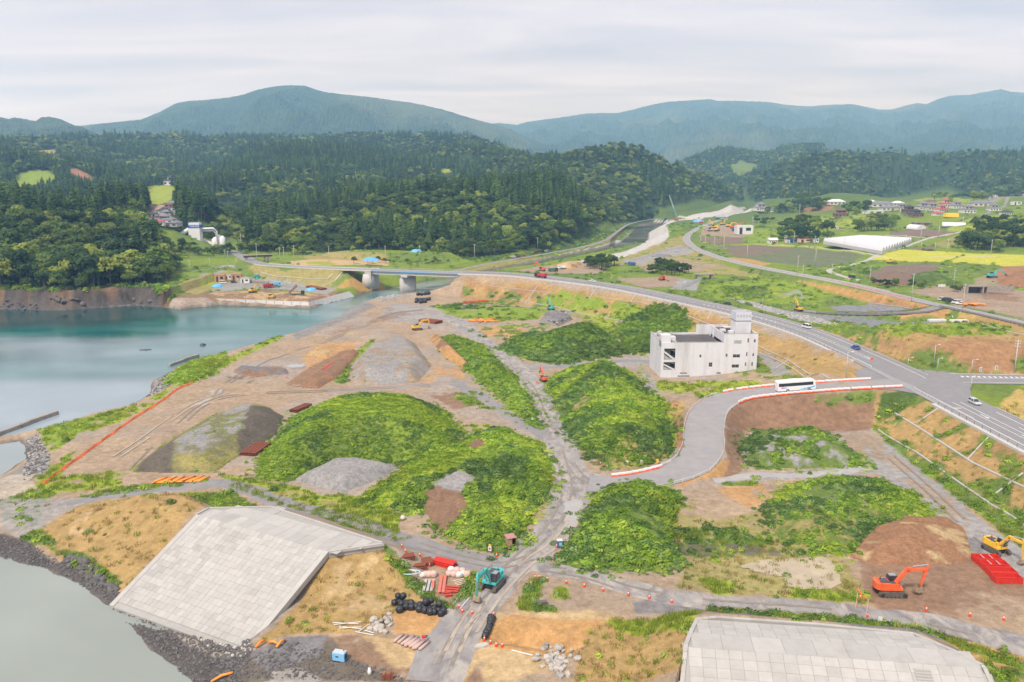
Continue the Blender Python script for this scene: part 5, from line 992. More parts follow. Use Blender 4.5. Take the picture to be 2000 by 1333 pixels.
def dirt_road(pts, w0, w1, m_, name='dirt_road', seed=1, dz=.07, step=1.2, jag=.9, cross=9):
    """a worn track lying on the ground, with ragged edges"""
    g = at([(u, v) for u, v in pts]); c = spline([Vector((q.x, q.y, 0)) for q in g], step); n = len(c); fr = frames(c); X = np.zeros((n, cross)); Y = np.zeros((n, cross)); s = np.array(arc(c))
    for i, (p, d, r) in enumerate(fr):
        w = w0 + (w1 - w0) * i / (n - 1); a = w / 2 + (vnoise(np.array(s[i] / 5), np.array(0.3), seed) - .5) * 2 * jag + (vnoise(np.array(s[i] / 1.3), np.array(4.3), seed) - .5) * jag * .6; b = w / 2 + (vnoise(np.array(s[i] / 5), np.array(9.3), seed) - .5) * 2 * jag + (vnoise(np.array(s[i] / 1.3), np.array(7.3), seed) - .5) * jag * .6
        for k_ in range(cross): o = -a + (a + b) * k_ / (cross - 1); X[i, k_] = p.x + r.x * o; Y[i, k_] = p.y + r.y * o
    edge = np.minimum(np.arange(cross), np.arange(cross)[::-1])[None] / (cross // 2); Z = height(X.ravel(), Y.ravel()).reshape(X.shape) + dz * np.clip(edge * 4, -.3, 1) - .03 * (edge == 0)
    i = np.arange(n - 1)[:, None] * cross + np.arange(cross - 1)[None]; F = np.stack([i, i + 1, i + 1 + cross, i + cross], -1).reshape(-1, 4)
    o = link(name, np_mesh(name, np.stack([X, Y, Z], -1).reshape(-1, 3), F, m_)); o['kind'] = 'structure'; return o
def track_mat():
    m = bpy.data.materials.new('rutted_track'); m.use_nodes = True; t = m.node_tree; b = t.nodes['Principled BSDF']; n_, l_ = t.nodes.new, t.links.new; b.inputs['Roughness'].default_value = .9; b.inputs['Specular IOR Level'].default_value = .2
    pos = n_('ShaderNodeNewGeometry').outputs['Position']; mp = n_('ShaderNodeMapping'); mp.inputs['Rotation'].default_value = (0, 0, -.55); mp.inputs['Scale'].default_value = (.55, .3, 1); l_(pos, mp.inputs[0])
    a = n_('ShaderNodeTexNoise'); a.inputs['Scale'].default_value = .8; a.inputs['Detail'].default_value = 6; a.inputs['Roughness'].default_value = .65; a.inputs['Distortion'].default_value = .6; l_(mp.outputs[0], a.inputs['Vector'])
    c = n_('ShaderNodeTexNoise'); c.inputs['Scale'].default_value = .16; c.inputs['Detail'].default_value = 6; c.inputs['Roughness'].default_value = .6; l_(pos, c.inputs['Vector'])
    ra = n_('ShaderNodeValToRGB'); l_(a.outputs[0], ra.inputs[0]); e = ra.color_ramp.elements; e[0].position = .38; e[0].color = (.20, .185, .18, 1); e[1].position = .62; e[1].color = (.40, .36, .315, 1)
    rb = n_('ShaderNodeMapRange'); rb.inputs[1].default_value = .45; rb.inputs[2].default_value = .62; rb.inputs[4].default_value = .75; l_(c.outputs[0], rb.inputs[0]); x = n_('ShaderNodeMix'); x.data_type = 'RGBA'; l_(rb.outputs[0], x.inputs[0]); l_(ra.outputs[0], x.inputs[6]); x.inputs[7].default_value = (.29, .275, .265, 1); l_(x.outputs[2], b.inputs['Base Color'])
    bp = n_('ShaderNodeBump'); bp.inputs['Strength'].default_value = .6; bp.inputs['Distance'].default_value = .3; l_(a.outputs[0], bp.inputs['Height']); l_(bp.outputs[0], b.inputs['Normal']); return m
TRK = track_mat()
dirt_road([(835,612),(880,622),(925,652),(962,682),(1000,712),(1035,750),(1062,800),(1085,850),(1105,900),(1120,945),(1112,985),(1085,1030),(1045,1072),(985,1120),(925,1190),(870,1270),(845,1333)],10,9.5,TRK,seed=2)
dirt_road([(1120,930),(1160,938),(1215,942),(1260,938)],11,10,TRK,seed=3,dz=.05)
dirt_road([(880,745),(930,770),(975,800),(1030,835),(1070,855)],6,5,GRAV,seed=4)
dirt_road([(130,985),(240,965),(370,948),(440,944),(500,962),(570,990),(660,1012),(760,1045),(850,1075),(940,1100),(1000,1108)],4.6,7,GRAV,seed=5)
dirt_road([(1045,1105),(1130,1118),(1220,1145),(1330,1168),(1450,1182),(1600,1192),(1720,1205),(1850,1225),(2000,1262),(2120,1300)],5,7.5,TRK,seed=6)
dirt_road([(1035,722),(1080,717),(1150,714),(1220,705),(1275,706)],4,5,GRAV,seed=7,jag=.4)
dirt_road([(640,765),(740,760),(830,752),(885,747)],5,6,DIRT,seed=8)
dirt_road([(1395,940),(1470,930),(1560,928),(1650,920),(1705,912)],3,4,mat('pale_gravel',(.36,.34,.32),.95,.15,.5,coord='pos'),seed=9)
dirt_road([(1680,548),(1620,530),(1650,520),(1700,505),(1750,487),(1800,470),(1880,452)],4.5,4,mat('lane_gravel',(.42,.39,.35),.95,.12,.3,coord='pos'),'lane',seed=10,jag=.3)
dirt_road([(1470,478),(1550,480),(1620,487),(1700,497),(1760,503),(1990,499)],3.2,3.2,MATS['lane_gravel'],'lane',seed=11,jag=.3); dirt_road([(1830,446),(1880,432),(1940,408),(1965,395),(2000,382),(2040,370)],5,5,ASPH,'lane',seed=12,jag=.1)
dirt_road([(1695,462),(1745,460),(1825,466)],3,3,MATS['lane_gravel'],'lane',seed=13,jag=.3); dirt_road([(1210,518),(1250,505),(1300,490),(1345,480)],4,5,GRAV,'lane',seed=14,jag=.4); dirt_road([(905,595),(980,597),(1060,602),(1130,615)],5,4,DIRT,seed=15); dirt_road([(880,628),(940,632),(1020,634),(1080,622)],4,4,DIRT,seed=16)

RUT = mat('rut_mud', (.245, .21, .175), .95, .25, .6, dirt=(.30, .25, .2, .7), coord='pos'); PALE = mat('packed_dirt', (.40, .335, .265), .95, .2, .5, dirt=(.34, .28, .22, .7), coord='pos')
def ruts(pts, m_, seed, gap=2.1, w=.62):
    g = at(pts); fr = frames(spline([Vector((q.x, q.y, 0)) for q in g], 2.0))
    for sd_ in (-.5, .5):
        c = [p + r * (gap * sd_ + .25 * math.sin(i * .23 + seed)) for i, (p, d, r) in enumerate(fr)]; q = frames(c); X = np.array([[p.x + r.x * o for o in (-w / 2, w / 2)] for p, d, r in q]); Y = np.array([[p.y + r.y * o for o in (-w / 2, w / 2)] for p, d, r in q]); n = len(c)
        Z = np.array([ground(a, b) for a, b in zip(X.ravel(), Y.ravel())]) + .13; i = np.arange(n - 1); i = i[vnoise(i / 4.0, i * 0 + sd_, seed) > .36] * 2; link('wheel_track', np_mesh('wheel_track', np.stack([X.ravel(), Y.ravel(), Z], 1), np.stack([i, i + 1, i + 3, i + 2], 1), m_))['kind'] = 'structure'
for k_, (pt, m_) in enumerate((([(985,705),(1030,750),(1058,800),(1080,850),(1098,900),(1110,945),(1100,985),(1070,1035),(1020,1085),(960,1150),(905,1225),(865,1300)],RUT),([(1115,905),(1140,935),(1190,946),(1250,940)],RUT),([(1130,960),(1122,1010),(1085,1060),(1030,1100),(975,1160),(920,1235)],PALE),([(250,930),(330,850),(410,785),(520,768),(640,764),(740,760),(840,753)],RUT),([(420,780),(450,745),(520,705),(600,680),(680,650),(760,615),(830,605)],RUT),([(180,925),(290,850),(380,790),(440,768)],PALE),([(1060,1110),(1150,1125),(1250,1155),(1400,1180),(1600,1196),(1750,1212),(1900,1245)],RUT),([(1730,880),(1800,945),(1880,1020),(1960,1085)],RUT),([(820,1065),(900,1090),(980,1105),(1040,1090)],RUT),([(950,1160),(905,1225),(880,1275)],PALE))): ruts(pt, m_, k_)

# ---------------------------------------------------------------- standing water
def pool(name, pix, m_, dz=.10):
    c = [on(u, v) for u, v in pix]; n = len(c); pts = []
    for i in range(n):
        a, b = c[i], c[(i + 1) % n]
        for k in range(6): q = a.lerp(b, k / 6); w = .35 * math.sin(i * 5 + k * 2.1); pts.append((q.x + w, q.y + w * .6))
    z = max(q.z for q in c) * .5 + sum(q.z for q in c) / n * .5 + dz; struct(MB().add([(x, y, z) for x, y in pts], [tuple(range(len(pts)))]).build(name, m_))
MUDW = mat('muddy_water', (.42, .34, .22), .12, .25, .25, dirt=(.36, .27, .13, .8), coord='pos', spec=.5); GRYW = mat('puddle_water', (.36, .34, .31), .15, .1, .3, coord='pos', spec=.5)
pool('pond', [(1445,1108),(1480,1096),(1560,1092),(1615,1088),(1632,1110),(1645,1140),(1620,1152),(1570,1152),(1540,1148),(1530,1128),(1490,1122)], MUDW); pool('puddle', [(1100,985),(1125,975),(1138,980),(1130,1010),(1118,1045),(1100,1040),(1105,1015)], GRYW, .12); pool('puddle', [(553,716),(575,711),(598,714),(590,719),(565,720)], GRYW)

# ---------------------------------------------------------------- drains on the embankment slopes
def ribbon(name, pix, w, m_, dz=.18, kind='structure'):
    g = at(pix); mb = MB()
    pts = []
    for a, b in zip(g, g[1:]):
        n = max(1, int((b - a).length / 3)); pts += [a.lerp(b, k / n) for k in range(n)]
    pts.append(g[-1]); X = np.array([q.x for q in pts]); Y = np.array([q.y for q in pts]); Z = height(X, Y); pts = [Vector((x, y, z + dz)) for x, y, z in zip(X, Y, Z)]
    for a, b in zip(pts, pts[1:]): mb.bar(a, b, w, .3)
    o = mb.build(name, m_); o['kind'] = kind; return o
for pix in ([(1748,808),(1800,840),(1900,905),(1995,950),(2060,985)],[(1790,827),(1832,800)],[(1890,898),(1938,850)],[(1945,965),(1998,925)]): ribbon('slope_drain', pix, .5 if len(pix) > 2 else .28, CONC, .1)
for pix in ([(1715,840),(1790,885),(1860,935),(1940,990),(2050,1060)],[(1000,585),(1090,600),(1180,622),(1300,640)],[(1175,582),(1250,592),(1330,612),(1400,640)],[(960,560),(1020,566),(1080,574)],[(1470,670),(1510,690),(1560,720),(1620,742)],[(1483,688),(1530,712),(1570,738)]): ribbon('slope_drain', pix, .4, CONC)
for pix in ([(1055,552),(1025,592)],[(1168,562),(1150,585)],[(1245,575),(1225,600)],[(1325,588),(1305,612)],[(1395,606),(1382,625)],[(1540,705),(1515,722)],[(1590,730),(1570,742)]): ribbon('slope_drain', pix, .3, CONC)
for pix in ([(508,532),(540,541),(600,545),(640,546)],[(640,545),(650,535)],[(628,558),(655,548),(680,540)]): ribbon('slope_drain', pix, .6, MATS['pale_concrete'])
ribbon('slope_drain', [(1700,592),(1740,598),(1780,604)], .4, CONC); ribbon('slope_drain', [(1860,618),(1920,635),(2000,655)], .4, CONC)

# ---------------------------------------------------------------- bridge
def bridge():
    a, b = P(735, 527, 14.5), P(905, 533, 14.5); d = b - a; Lb = d.length; yaw = math.atan2(d.y, d.x); e = empty('bridge', (a.x, a.y, 0), yaw, 'pale concrete road bridge with blue girder over the river mouth', 'bridge')
    MB().box((Lb / 2, 0, 14.15), (Lb + 6, 12, .6)).build('deck', MATS['pale_concrete'], e)
    MB().box((Lb / 2, 0, 14.475), (Lb + 6, 9.6, .03)).build('road_surface', ASPH, e)
    for y in (-4.4, -1.5, 1.5, 4.4): MB().box((Lb / 2, y, 12.9), (Lb + 2, 1.2, 1.9)).build('girder', mat('girder_concrete', (.50, .50, .50), .8, .1, .5), e)
    BL = mat('bridge_blue', (.10, .34, .62), .5, .1, 1); MB().box((Lb / 2, -6.08, 14.2), (Lb + 6, .12, .5)).build('fascia', BL, e); MB().box((Lb / 2, 6.08, 14.2), (Lb + 6, .12, .5)).build('fascia', BL, e)
    ps = P(812, 566, 0); px = (ps - a).dot(d.normalized()); pw = []
    for k in range(24): t = 2 * math.pi * k / 24; pw.append((1.7 * math.cos(t) * (1 if abs(math.cos(t)) < .7 else 1), 5.2 * math.sin(t) if abs(math.sin(t)) < .8 else 5.2 * math.copysign(.8 + .2 * abs(math.sin(t)), math.sin(t))))
    MB().prism([(px + q[0] * .8 + q[1] * .85, q[1] * .6 - q[0] * .6) for q in pw], -3, 10.6, 'XY').build('pier', CONC, e, True); MB().box((px, 0, 11.3), (4.6, 12, 1.4), taper=(1.05, 1.02)).build('pier_cap', MATS['girder_concrete'], e)
    for s_ in (0, Lb): MB().box((s_ + (-3.4 if s_ == 0 else 3.4), 0, 7.5), (4.5, 12.4, 12.6)).build('abutment', CONC, e)
    # left abutment cheek: rounded pale block
    MB().lathe([(5.0, 3.0), (4.2, 9), (3.6, 11.8)], (-4.5, -3.0, 0), 20).build('abutment_cheek', MATS['pale_concrete'], e, True)
    pm = MB().box((0, 0, .55), (.10, .10, 1.1)).mesh('post', STEEL)
    for y in (-5.8, 5.8):
        for k in range(int(Lb / 2) + 3): link('post', pm, e, (-2 + k * 2.0, y, 14.45))
        MB().bar((-2, y, 15.55), (Lb + 3, y, 15.55), .1).build('rail', STEEL, e); MB().bar((-2, y, 15.1), (Lb + 3, y, 15.1), .06).build('rail', STEEL, e)
bridge()
# blue tarpaulin over a heap behind the bridge end
def tarp():
    n, g = 16, np.random.default_rng(3); p = on(722, 522); X, Y = np.meshgrid(np.linspace(-1, 1, n), np.linspace(-1, 1, n), indexing='ij'); r = np.maximum(np.abs(X), np.abs(Y))
    Z = 4.2 * np.clip(1.05 - r ** 1.6, 0, 1) + (fbm(X, Y, .3, 3, 4) - .5) * .9; V = np.stack([X * 6.5 + p.x - 1, Y * 3.5 + p.y + 12, Z * .62 + 13.3], -1).reshape(-1, 3); i = np.arange(n - 1)[:, None] * n + np.arange(n - 1)[None]
    tag(link('tarpaulin', np_mesh('tarpaulin', V, np.stack([i, i + n, i + n + 1, i + 1], -1).reshape(-1, 4), mat('blue_tarp', (.10, .38, .72), .5, .2, .8))), 'bright blue tarpaulin over a heap behind the bridge end', 'tarpaulin')
tarp()

# ---------------------------------------------------------------- revetment of the far bank
def revetment():
    e = empty('revetment', P(420, 592, 0), 0, 'pale concrete revetment edging the brown building site across the bay', 'revetment'); o = e.location
    low = [P(u, v, 0) for u, v in [(308,589),(420,594),(520,599),(605,602.5),(650,591),(694,579)]]; up = [P(u, v, 3.2) for u, v in [(312,582),(420,584),(520,588),(603,591),(645,580),(682,570)]]
    for k in range(len(low) - 1):
        n = 5
        for j in range(n):
            t0, t1 = j / n + .006, (j + 1) / n - .006; a, b = low[k].lerp(low[k + 1], t0), low[k].lerp(low[k + 1], t1); c, d = up[k].lerp(up[k + 1], t1), up[k].lerp(up[k + 1], t0); z = Vector((0, 0, .3)); dn = Vector((0, 0, -.4))
            q = [a + z - Vector((0, 0, .8)), b + z - Vector((0, 0, .8)), c + z, d + z]; MB().add([Vector(w) - o for w in q] + [Vector(w) + dn - o for w in q], [(0, 1, 2, 3), (7, 6, 5, 4), (0, 4, 5, 1), (1, 5, 6, 2), (2, 6, 7, 3), (3, 7, 4, 0)]).build('panel', MATS['pale_concrete'], e)
revetment()

# ---------------------------------------------------------------- the two seawall ends in the foreground
SLAB = mat('seawall_concrete', (.43, .41, .375), .85, .05, .9, dirt=(.345, .32, .285, .6), rnd=.07, coord='pos'); SLABV = mat_col('seawall_slabs', fine=((.9, .06), (5, .06)), bump=.2); JOINT = mat('joint_concrete', (.36, .345, .315), .9, .08, 1, coord='pos')
def lerp4(A, B, Cc, D, s, t): return A.lerp(D, s).lerp(B.lerp(Cc, s), t)
def panel_field(e, quad, ns, nt_, zoff, parts, keep=None, inset=.014, th=.07, seed=0, merge=1, name='panel', rnd=True):
    """a field of slabs over a four-sided surface: s runs A->D, t runs A->B"""
    A, B, Cc, D = quad; nrm = (D - A).cross(B - A).normalized(); nrm = nrm if nrm.z > 0 else -nrm; g = np.random.default_rng(seed); cells = []
    for i in range(ns):
        for j in range(nt_):
            s0, s1, t0, t1 = i / ns, (i + 1) / ns, j / nt_, (j + 1) / nt_; c = lerp4(A, B, Cc, D, (s0 + s1) / 2, (t0 + t1) / 2)
            if keep and not keep(c): continue
            ds, dt = inset / max((D - A).length, 1), inset / max((B - A).length, 1); h = zoff + g.uniform(-.012, .012)
            q = [lerp4(A, B, Cc, D, s_, t_) + nrm * h for s_, t_ in ((s0 + ds, t0 + dt), (s1 - ds, t0 + dt), (s1 - ds, t1 - dt), (s0 + ds, t1 - dt))]; cells.append(q)
    cells.sort(key=lambda q: (q[0].x ** 2 + q[0].y ** 2)); rest = MB(); cols = []
    for k_, q in enumerate(cells):
        vs = [w - e.location for w in q] + [w - e.location - nrm * th for w in q]; fs = [(0, 1, 2, 3), (0, 4, 5, 1), (1, 5, 6, 2), (2, 6, 7, 3), (3, 7, 4, 0)]
        if k_ < parts: MB().add(vs, fs).build(name, SLAB, e)
        else: rest.add(vs, fs); cols += [np.array((.405, .386, .353)) * g.choice([.93, .98, 1.05, 1.05, 1.08, 1.12]) ] * 8
    if rest.v:
        me = bpy.data.meshes.new('panel_field'); me.from_pydata(rest.v, [], rest.f); me.materials.append(SLABV); set_col(me, np.array(cols)); o = link('panel_field', me, e); o['kind'] = 'stuff'
def seawall_a():
    A, B, Cc, D = P(228,1168,1.0), P(384,1006,8), P(642,1079,8), P(492,1263,1.0); E1, E2, E3 = P(407,994,8), P(529,991,8), P(750,1063,8)
    e = empty('seawall', (A.x, A.y, 0), 0, 'left concrete seawall end with sloping panelled face above the shingle', 'seawall'); o = e.location; nr = (D - A).cross(B - A).normalized(); nr = nr if nr.z > 0 else -nr
    A2, D2 = A - (B - A) * .08, D - (Cc - D) * .08
    top = [A2, B, E1, E2, E3, Cc, D2]; mb = MB()
    mb.add([w - o for w in (A2, B, Cc, D2)] + [w - o - Vector((0, 0, 1.0)) for w in (A2, B, Cc, D2)], [(0, 1, 2, 3), (4, 7, 6, 5), (0, 4, 5, 1), (1, 5, 6, 2), (2, 6, 7, 3), (3, 7, 4, 0)]); mb.build('bed', JOINT, e)
    ring = [B, E1, E2, E3, Cc]; n = 5; MB().add([w - o + Vector((0, 0, .0)) for w in ring] + [w - o - Vector((0, 0, 1.1)) for w in ring], [tuple(range(n)), tuple(range(2 * n - 1, n - 1, -1))] + [(i, i + n, (i + 1) % n + n, (i + 1) % n) for i in range(n) if i != 4]).build('crest_bed', JOINT, e)
    # flat rim along both sides of the face
    for p, q, w in ((A2, B, D2 - A2), (D2, Cc, A2 - D2)):
        w = w.normalized() * 1.1; a = nr * .15; MB().add([p - o + a, q - o + a, q + w - o + a, p + w - o + a] + [p - o - a * 4, q - o - a * 4, q + w - o - a * 4, p + w - o - a * 4], [(0, 1, 2, 3), (0, 4, 5, 1), (1, 5, 6, 2), (2, 6, 7, 3), (3, 7, 4, 0)]).build('rim', SLAB, e)
    w = (D - A).normalized() * 1.14; panel_field(e, (A + w - (B - A) * .03, B + w, Cc - w, D - w - (Cc - D) * .03), 27, 17, .12, 280, seed=4)
    c1 = [(407,994),(529,991),(750,1063)]
    poly = [(q.x, q.y) for q in (B, E1, E2, E3, Cc)]
    def inside(c): return float(sdf(np.array([c.x]), np.array([c.y]), poly)[0]) > .55
    du = (Cc - B).normalized(); dv = Vector((-du.y, du.x, 0)); dv = dv if dv.y > 0 else -dv; O_ = B - du * 4; panel_field(e, (O_, O_ + dv * 26, O_ + dv * 26 + du * 56, O_ + du * 56), 22, 7, .08, 20, inside, seed=6)
    MB().add([w - o + Vector((0, 0, .10)) for w in (B, E1, E2, E3, Cc)] , []) 
    for p, q in ((B, E1), (E1, E2), (E2, E3), (E3, Cc)): MB().bar(p - o + Vector((0, 0, .0)), q - o + Vector((0, 0, .0)), .5, .5).build('edge_beam', SLAB, e)
seawall_a()
def seawall_b():
    out_ = [(1362,1203),(1400,1199),(1600,1213),(1785,1231),(1850,1266),(1918,1301),(1950,1340),(1985,1420),(1318,1420),(1330,1330),(1340,1260)]; W_ = [P(u, v, 8) for u, v in out_]; e = empty('seawall', (W_[0].x, W_[0].y, 0), 0, 'right concrete seawall end of large pale slabs beside the gravel track', 'seawall'); o = e.location
    a, b = W_[0], W_[3]; du = (b - a).normalized(); dv = Vector((du.y, -du.x, 0)); dv = dv if dv.y < 0 else -dv; n = len(W_)
    def zz(p): s_ = (Vector((p.x, p.y, 0)) - Vector((a.x, a.y, 0))).dot(dv); return 7.3 + .7 * min(max(s_, 0) / 5.0, 1) if s_ < 5 else (8.0 if s_ < 9.2 else 8.0 - (s_ - 9.2) * .5)
    poly = [(q.x, q.y) for q in W_]
    def inside(c): return float(sdf(np.array([c.x]), np.array([c.y]), poly)[0]) > .5
    g = np.random.default_rng(5); cells = []
    s = .1; rows = [(1.25, 1.9)] * 4 + [(4.0, 4.4)] + [(1.35, 1.9)] * 9
    for ri, (dh, w) in enumerate(rows):
        x = -6 + (0 if ri % 2 else .0)
        while x < 60:
            c = a + du * (x + w / 2) + dv * (s + dh / 2)
            if inside(c):
                q = [a + du * (x + i * w + (.018 if i == 0 else -.018)) + dv * (s + j * dh + (.018 if j == 0 else -.018)) for i, j in ((0, 0), (1, 0), (1, 1), (0, 1))]; h = g.uniform(-.012, .012); cells.append([Vector((w_.x, w_.y, zz(w_) + .14 + h)) for w_ in q])
            x += w
        s += dh
    bed = MB()
    for i in range(66):
        for j in range(20):
            c = [a + du * (-6 + (i + p_) * 1.0) + dv * (-.2 + (j + q_) * 1.0) for p_, q_ in ((0, 0), (1, 0), (1, 1), (0, 1))]; m_ = (c[0] + c[2]) / 2
            if float(sdf(np.array([m_.x]), np.array([m_.y]), poly)[0]) > -.1: bed.add([Vector((w_.x, w_.y, zz(w_) + .02)) - o for w_ in c], [(0, 1, 2, 3)])
    bed.build('bed', JOINT, e)
    for q in cells: MB().add([w_ - o for w_ in q] + [w_ - o - Vector((0, 0, .2)) for w_ in q], [(0, 1, 2, 3), (0, 4, 5, 1), (1, 5, 6, 2), (2, 6, 7, 3), (3, 7, 4, 0)]).build('panel', SLAB, e)
    for p, q in zip(W_, W_[1:7]):
        k_ = 6
        for i in range(k_): A_, B_ = p.lerp(q, i / k_), p.lerp(q, (i + 1) / k_); MB().bar(Vector((A_.x, A_.y, zz(A_) - .05)) - o, Vector((B_.x, B_.y, zz(B_) - .05)) - o, .55, .5).build('edge_beam', SLAB, e)
    for p, q in ((W_[0], W_[10]), (W_[10], W_[9]), (W_[9], W_[8])):
        for i in range(6): A_, B_ = p.lerp(q, i / 6), p.lerp(q, (i + 1) / 6); MB().bar(Vector((A_.x, A_.y, zz(A_) - .05)) - o, Vector((B_.x, B_.y, zz(B_) - .05)) - o, .6, .6).build('edge_beam', SLAB, e)
    st = P(1800, 1316, 7.2)
    for k_ in range(6): p = st + dv * (k_ * .42) - Vector((0, 0, k_ * .22)) ; MB().box(p - o + Vector((0, 0, .55)), (2.2, .4, .22), rz=math.atan2(du.y, du.x)).build('step', SLAB, e)
seawall_b()

# ---------------------------------------------------------------- the white building
def holes_wall(mb, w, h, holes, th, org, ax):
    """wall of width w, height h with rectangular openings (x0, z0, x1, z1); org corner, ax direction along the wall; thickness inwards"""
    xs = sorted({0, w, *[q[0] for q in holes], *[q[2] for q in holes]}); zs = sorted({0, h, *[q[1] for q in holes], *[q[3] for q in holes]}); ax = Vector(ax); inn = Vector((-ax.y, ax.x, 0)); org = Vector(org)
    for x0, x1 in zip(xs, xs[1:]):
        for z0, z1 in zip(zs, zs[1:]):
            cx, cz = (x0 + x1) / 2, (z0 + z1) / 2
            if any(q[0] < cx < q[2] and q[1] < cz < q[3] for q in holes): continue
            m_ = Matrix((ax, inn, Vector((0, 0, 1)))).transposed(); mb.box(org + ax * cx + inn * (th / 2) + Vector((0, 0, cz)), (x1 - x0, th, z1 - z0), m=m_)
    return mb
def building():
    a, b, c = P(1289.5, 741, 3), P(1478.5, 739.5, 3), P(1268.5, 716, 3); Wd = 35.4; Dp = 19.5; e = empty('ruined_building', (a.x, a.y, 2.8), math.atan2(b.y - a.y, b.x - a.x), 'empty white concrete building with roof tower beside the curving access road', 'building')
    d0 = 287.0
    def X(cx): return (cx - 330) / 36.1
    def Z(cy): return 75 - ((cy / 6.667 + 580) - 350) * d0 / 1556 - 2.8
    WALL = mat('white_render', (.66, .65, .67), .8, .05, .5, dirt=(.38, .35, .33, .7), streak=.1); GLASS = mat('dark_pane', (.02, .022, .025), .15, .2, 1, spec=.5); ROOF = mat('dark_roof', (.10, .088, .085), .95, .3, .4, dirt=(.20, .18, .17, .7)); TRIM = mat('grey_trim', (.40, .39, .38), .8, .1, 1)
    Hm = Z(575); Hr = Z(463); xs = X(1155)
    win = [(840,740,865,778),(1187,732,1212,772),(1290,553,1390,603),(1285,740,1380,782),(1278,877,1373,920),(970,848,1016,905),(587,982,685,998),(560,1022,720,1038),(1082,982,1135,1003),(1468,525,1488,580),(1552,540,1577,580),(1460,712,1478,765),(1544,728,1566,765),(1452,850,1470,900),(1538,848,1558,898),(1443,977,1462,1025),(1532,975,1550,1025)]
    hs = [(X(q[0]), Z(q[3]), X(q[2]), Z(q[1])) for q in win]; st = [(1.1, Z(805), 5.2, Z(655)), (1.0, Z(945), 5.3, Z(838))]
    main = [q for q in hs if q[2] < xs]; wing = [(q[0] - xs, q[1], q[2] - xs, q[3]) for q in hs if q[0] > xs]
    f = MB(); holes_wall(f, xs, Hm, main + st, .35, (0, 0, 0), (1, 0, 0)); f.build('front_wall', WALL, e); f = MB(); holes_wall(f, Wd - xs, Hr, wing, .35, (xs, 0, 0), (1, 0, 0)); f.build('front_wall', WALL, e)
    lw = [(13, 9.2, 13.8, 10.6), (15.5, 9.4, 16.2, 10.6), (10.2, 9.2, 10.8, 10.6), (5, 9.0, 5.6, 10.4), (13, 5.2, 13.7, 6.5), (10.2, 5.2, 10.8, 6.5), (5, 5.0, 5.6, 6.3), (15.5, 1.2, 16.2, 2.6), (12, 1.2, 12.8, 2.4)]
    f = MB(); holes_wall(f, Dp - .36, Hm + .4, lw, .35, (0, Dp, 0), (0, -1, 0)); f.build('side_wall', WALL, e); MB().box((Wd - .2, Dp / 2 + .18, Hr / 2), (.36, Dp - .36, Hr - .02)).build('side_wall', WALL, e); MB().box((Wd / 2, Dp - .2, Hm / 2), (Wd - .8, .36, Hm - .04)).build('back_wall', WALL, e)
    for q in hs:
        w, h = q[2] - q[0], q[3] - q[1]; pn = MB().box(((q[0] + q[2]) / 2, .22, (q[1] + q[3]) / 2), (w + .02, .06, h + .02)); o = pn.build('window', GLASS if not (q[0] > X(1280) and q[1] > Z(610) and q[2] < X(1400)) else mat('boarded_pane', (.42, .47, .46), .7, .15, 1), e)
        fr = MB().box(((q[0] + q[2]) / 2, .15, (q[1] + q[3]) / 2), (.06, .08, h)); fr.box(((q[0] + q[2]) / 2, .15, (q[1] + q[3]) / 2), (w, .08, .06)); fr.build('frame', TRIM, o)
    for q in lw: MB().box((.25, Dp - (q[0] + q[2]) / 2, (q[1] + q[3]) / 2), (.06, q[2] - q[0] + .02, q[3] - q[1] + .02)).build('window', GLASS, e)
    for q in st:                                                    # stair landings behind the openings
        w, h = q[2] - q[0], q[3] - q[1]; r = MB().box(((q[0] + q[2]) / 2, 3.2, (q[1] + q[3]) / 2), (w + .6, .1, h + 1)); r.build('stair_wall', TRIM, e)
        MB().prism([(q[0], q[1] + h * .62), (q[0], q[1] + h * .80), (q[0] + w * .95, q[1] + h * .10), (q[0] + w * .95, q[1] - h * .08)], .36, .6).build('stair_flight', WALL, e); MB().box((q[0] + w / 2, 1.8, q[1] + h * .05), (w + .5, 2.6, .18)).build('landing', TRIM, e)
        MB().prism([(q[0], q[1] + h * .10), (q[0] + w * .5, q[1] + h * .05), (q[0], q[1] + h * .5)], .5, 2.6).build('stair_flight', TRIM, e); MB().prism([(q[0] + w * .35, q[3]), (q[2], q[3]), (q[2], q[3] - h * .35)], .8, 2.8).build('stair_flight', TRIM, e); MB().box((q[2] - .6, 2.9, q[1] + h * .45), (1.1, .12, 1.5)).build('doorway', GLASS, e)
    # roofs with parapets
    MB().box((xs / 2 + 2.8, Dp / 2, Hm - .9), (xs - 6.4, Dp - .8, .3)).build('roof', ROOF, e); MB().box((xs + (Wd - xs) / 2, Dp / 2, Hr - 1.2), (Wd - xs - .8, Dp - .8, .3)).build('roof', ROOF, e); MB().box((3.0, Dp / 2, Hm - 2.6), (5.4, Dp - .8, .3)).build('roof', ROOF, e)
    MB().box((5.9, Dp / 2, Hm - 1.2), (.35, Dp - .9, 2.2)).build('parapet', WALL, e); MB().box((xs + .15, Dp / 2, Hr - 1.6), (.3, Dp - .74, 3.2)).build('parapet', WALL, e); MB().box((Wd / 2 + 6, Dp - .2, Hr - 1.9), (Wd - xs - .4, .34, 3.75)).build('parapet', WALL, e)
    cp = MB(); cp.box((xs / 2 + 2.7, .18, Hm + .06), (xs - 5.5, .5, .12)); cp.box((xs + (Wd - xs) / 2, .18, Hr + .06), (Wd - xs + .1, .5, .12)); cp.box((.18, Dp / 2 + 2, Hm + .46), (.5, Dp - 4, .12)); cp.build('coping', TRIM, e)
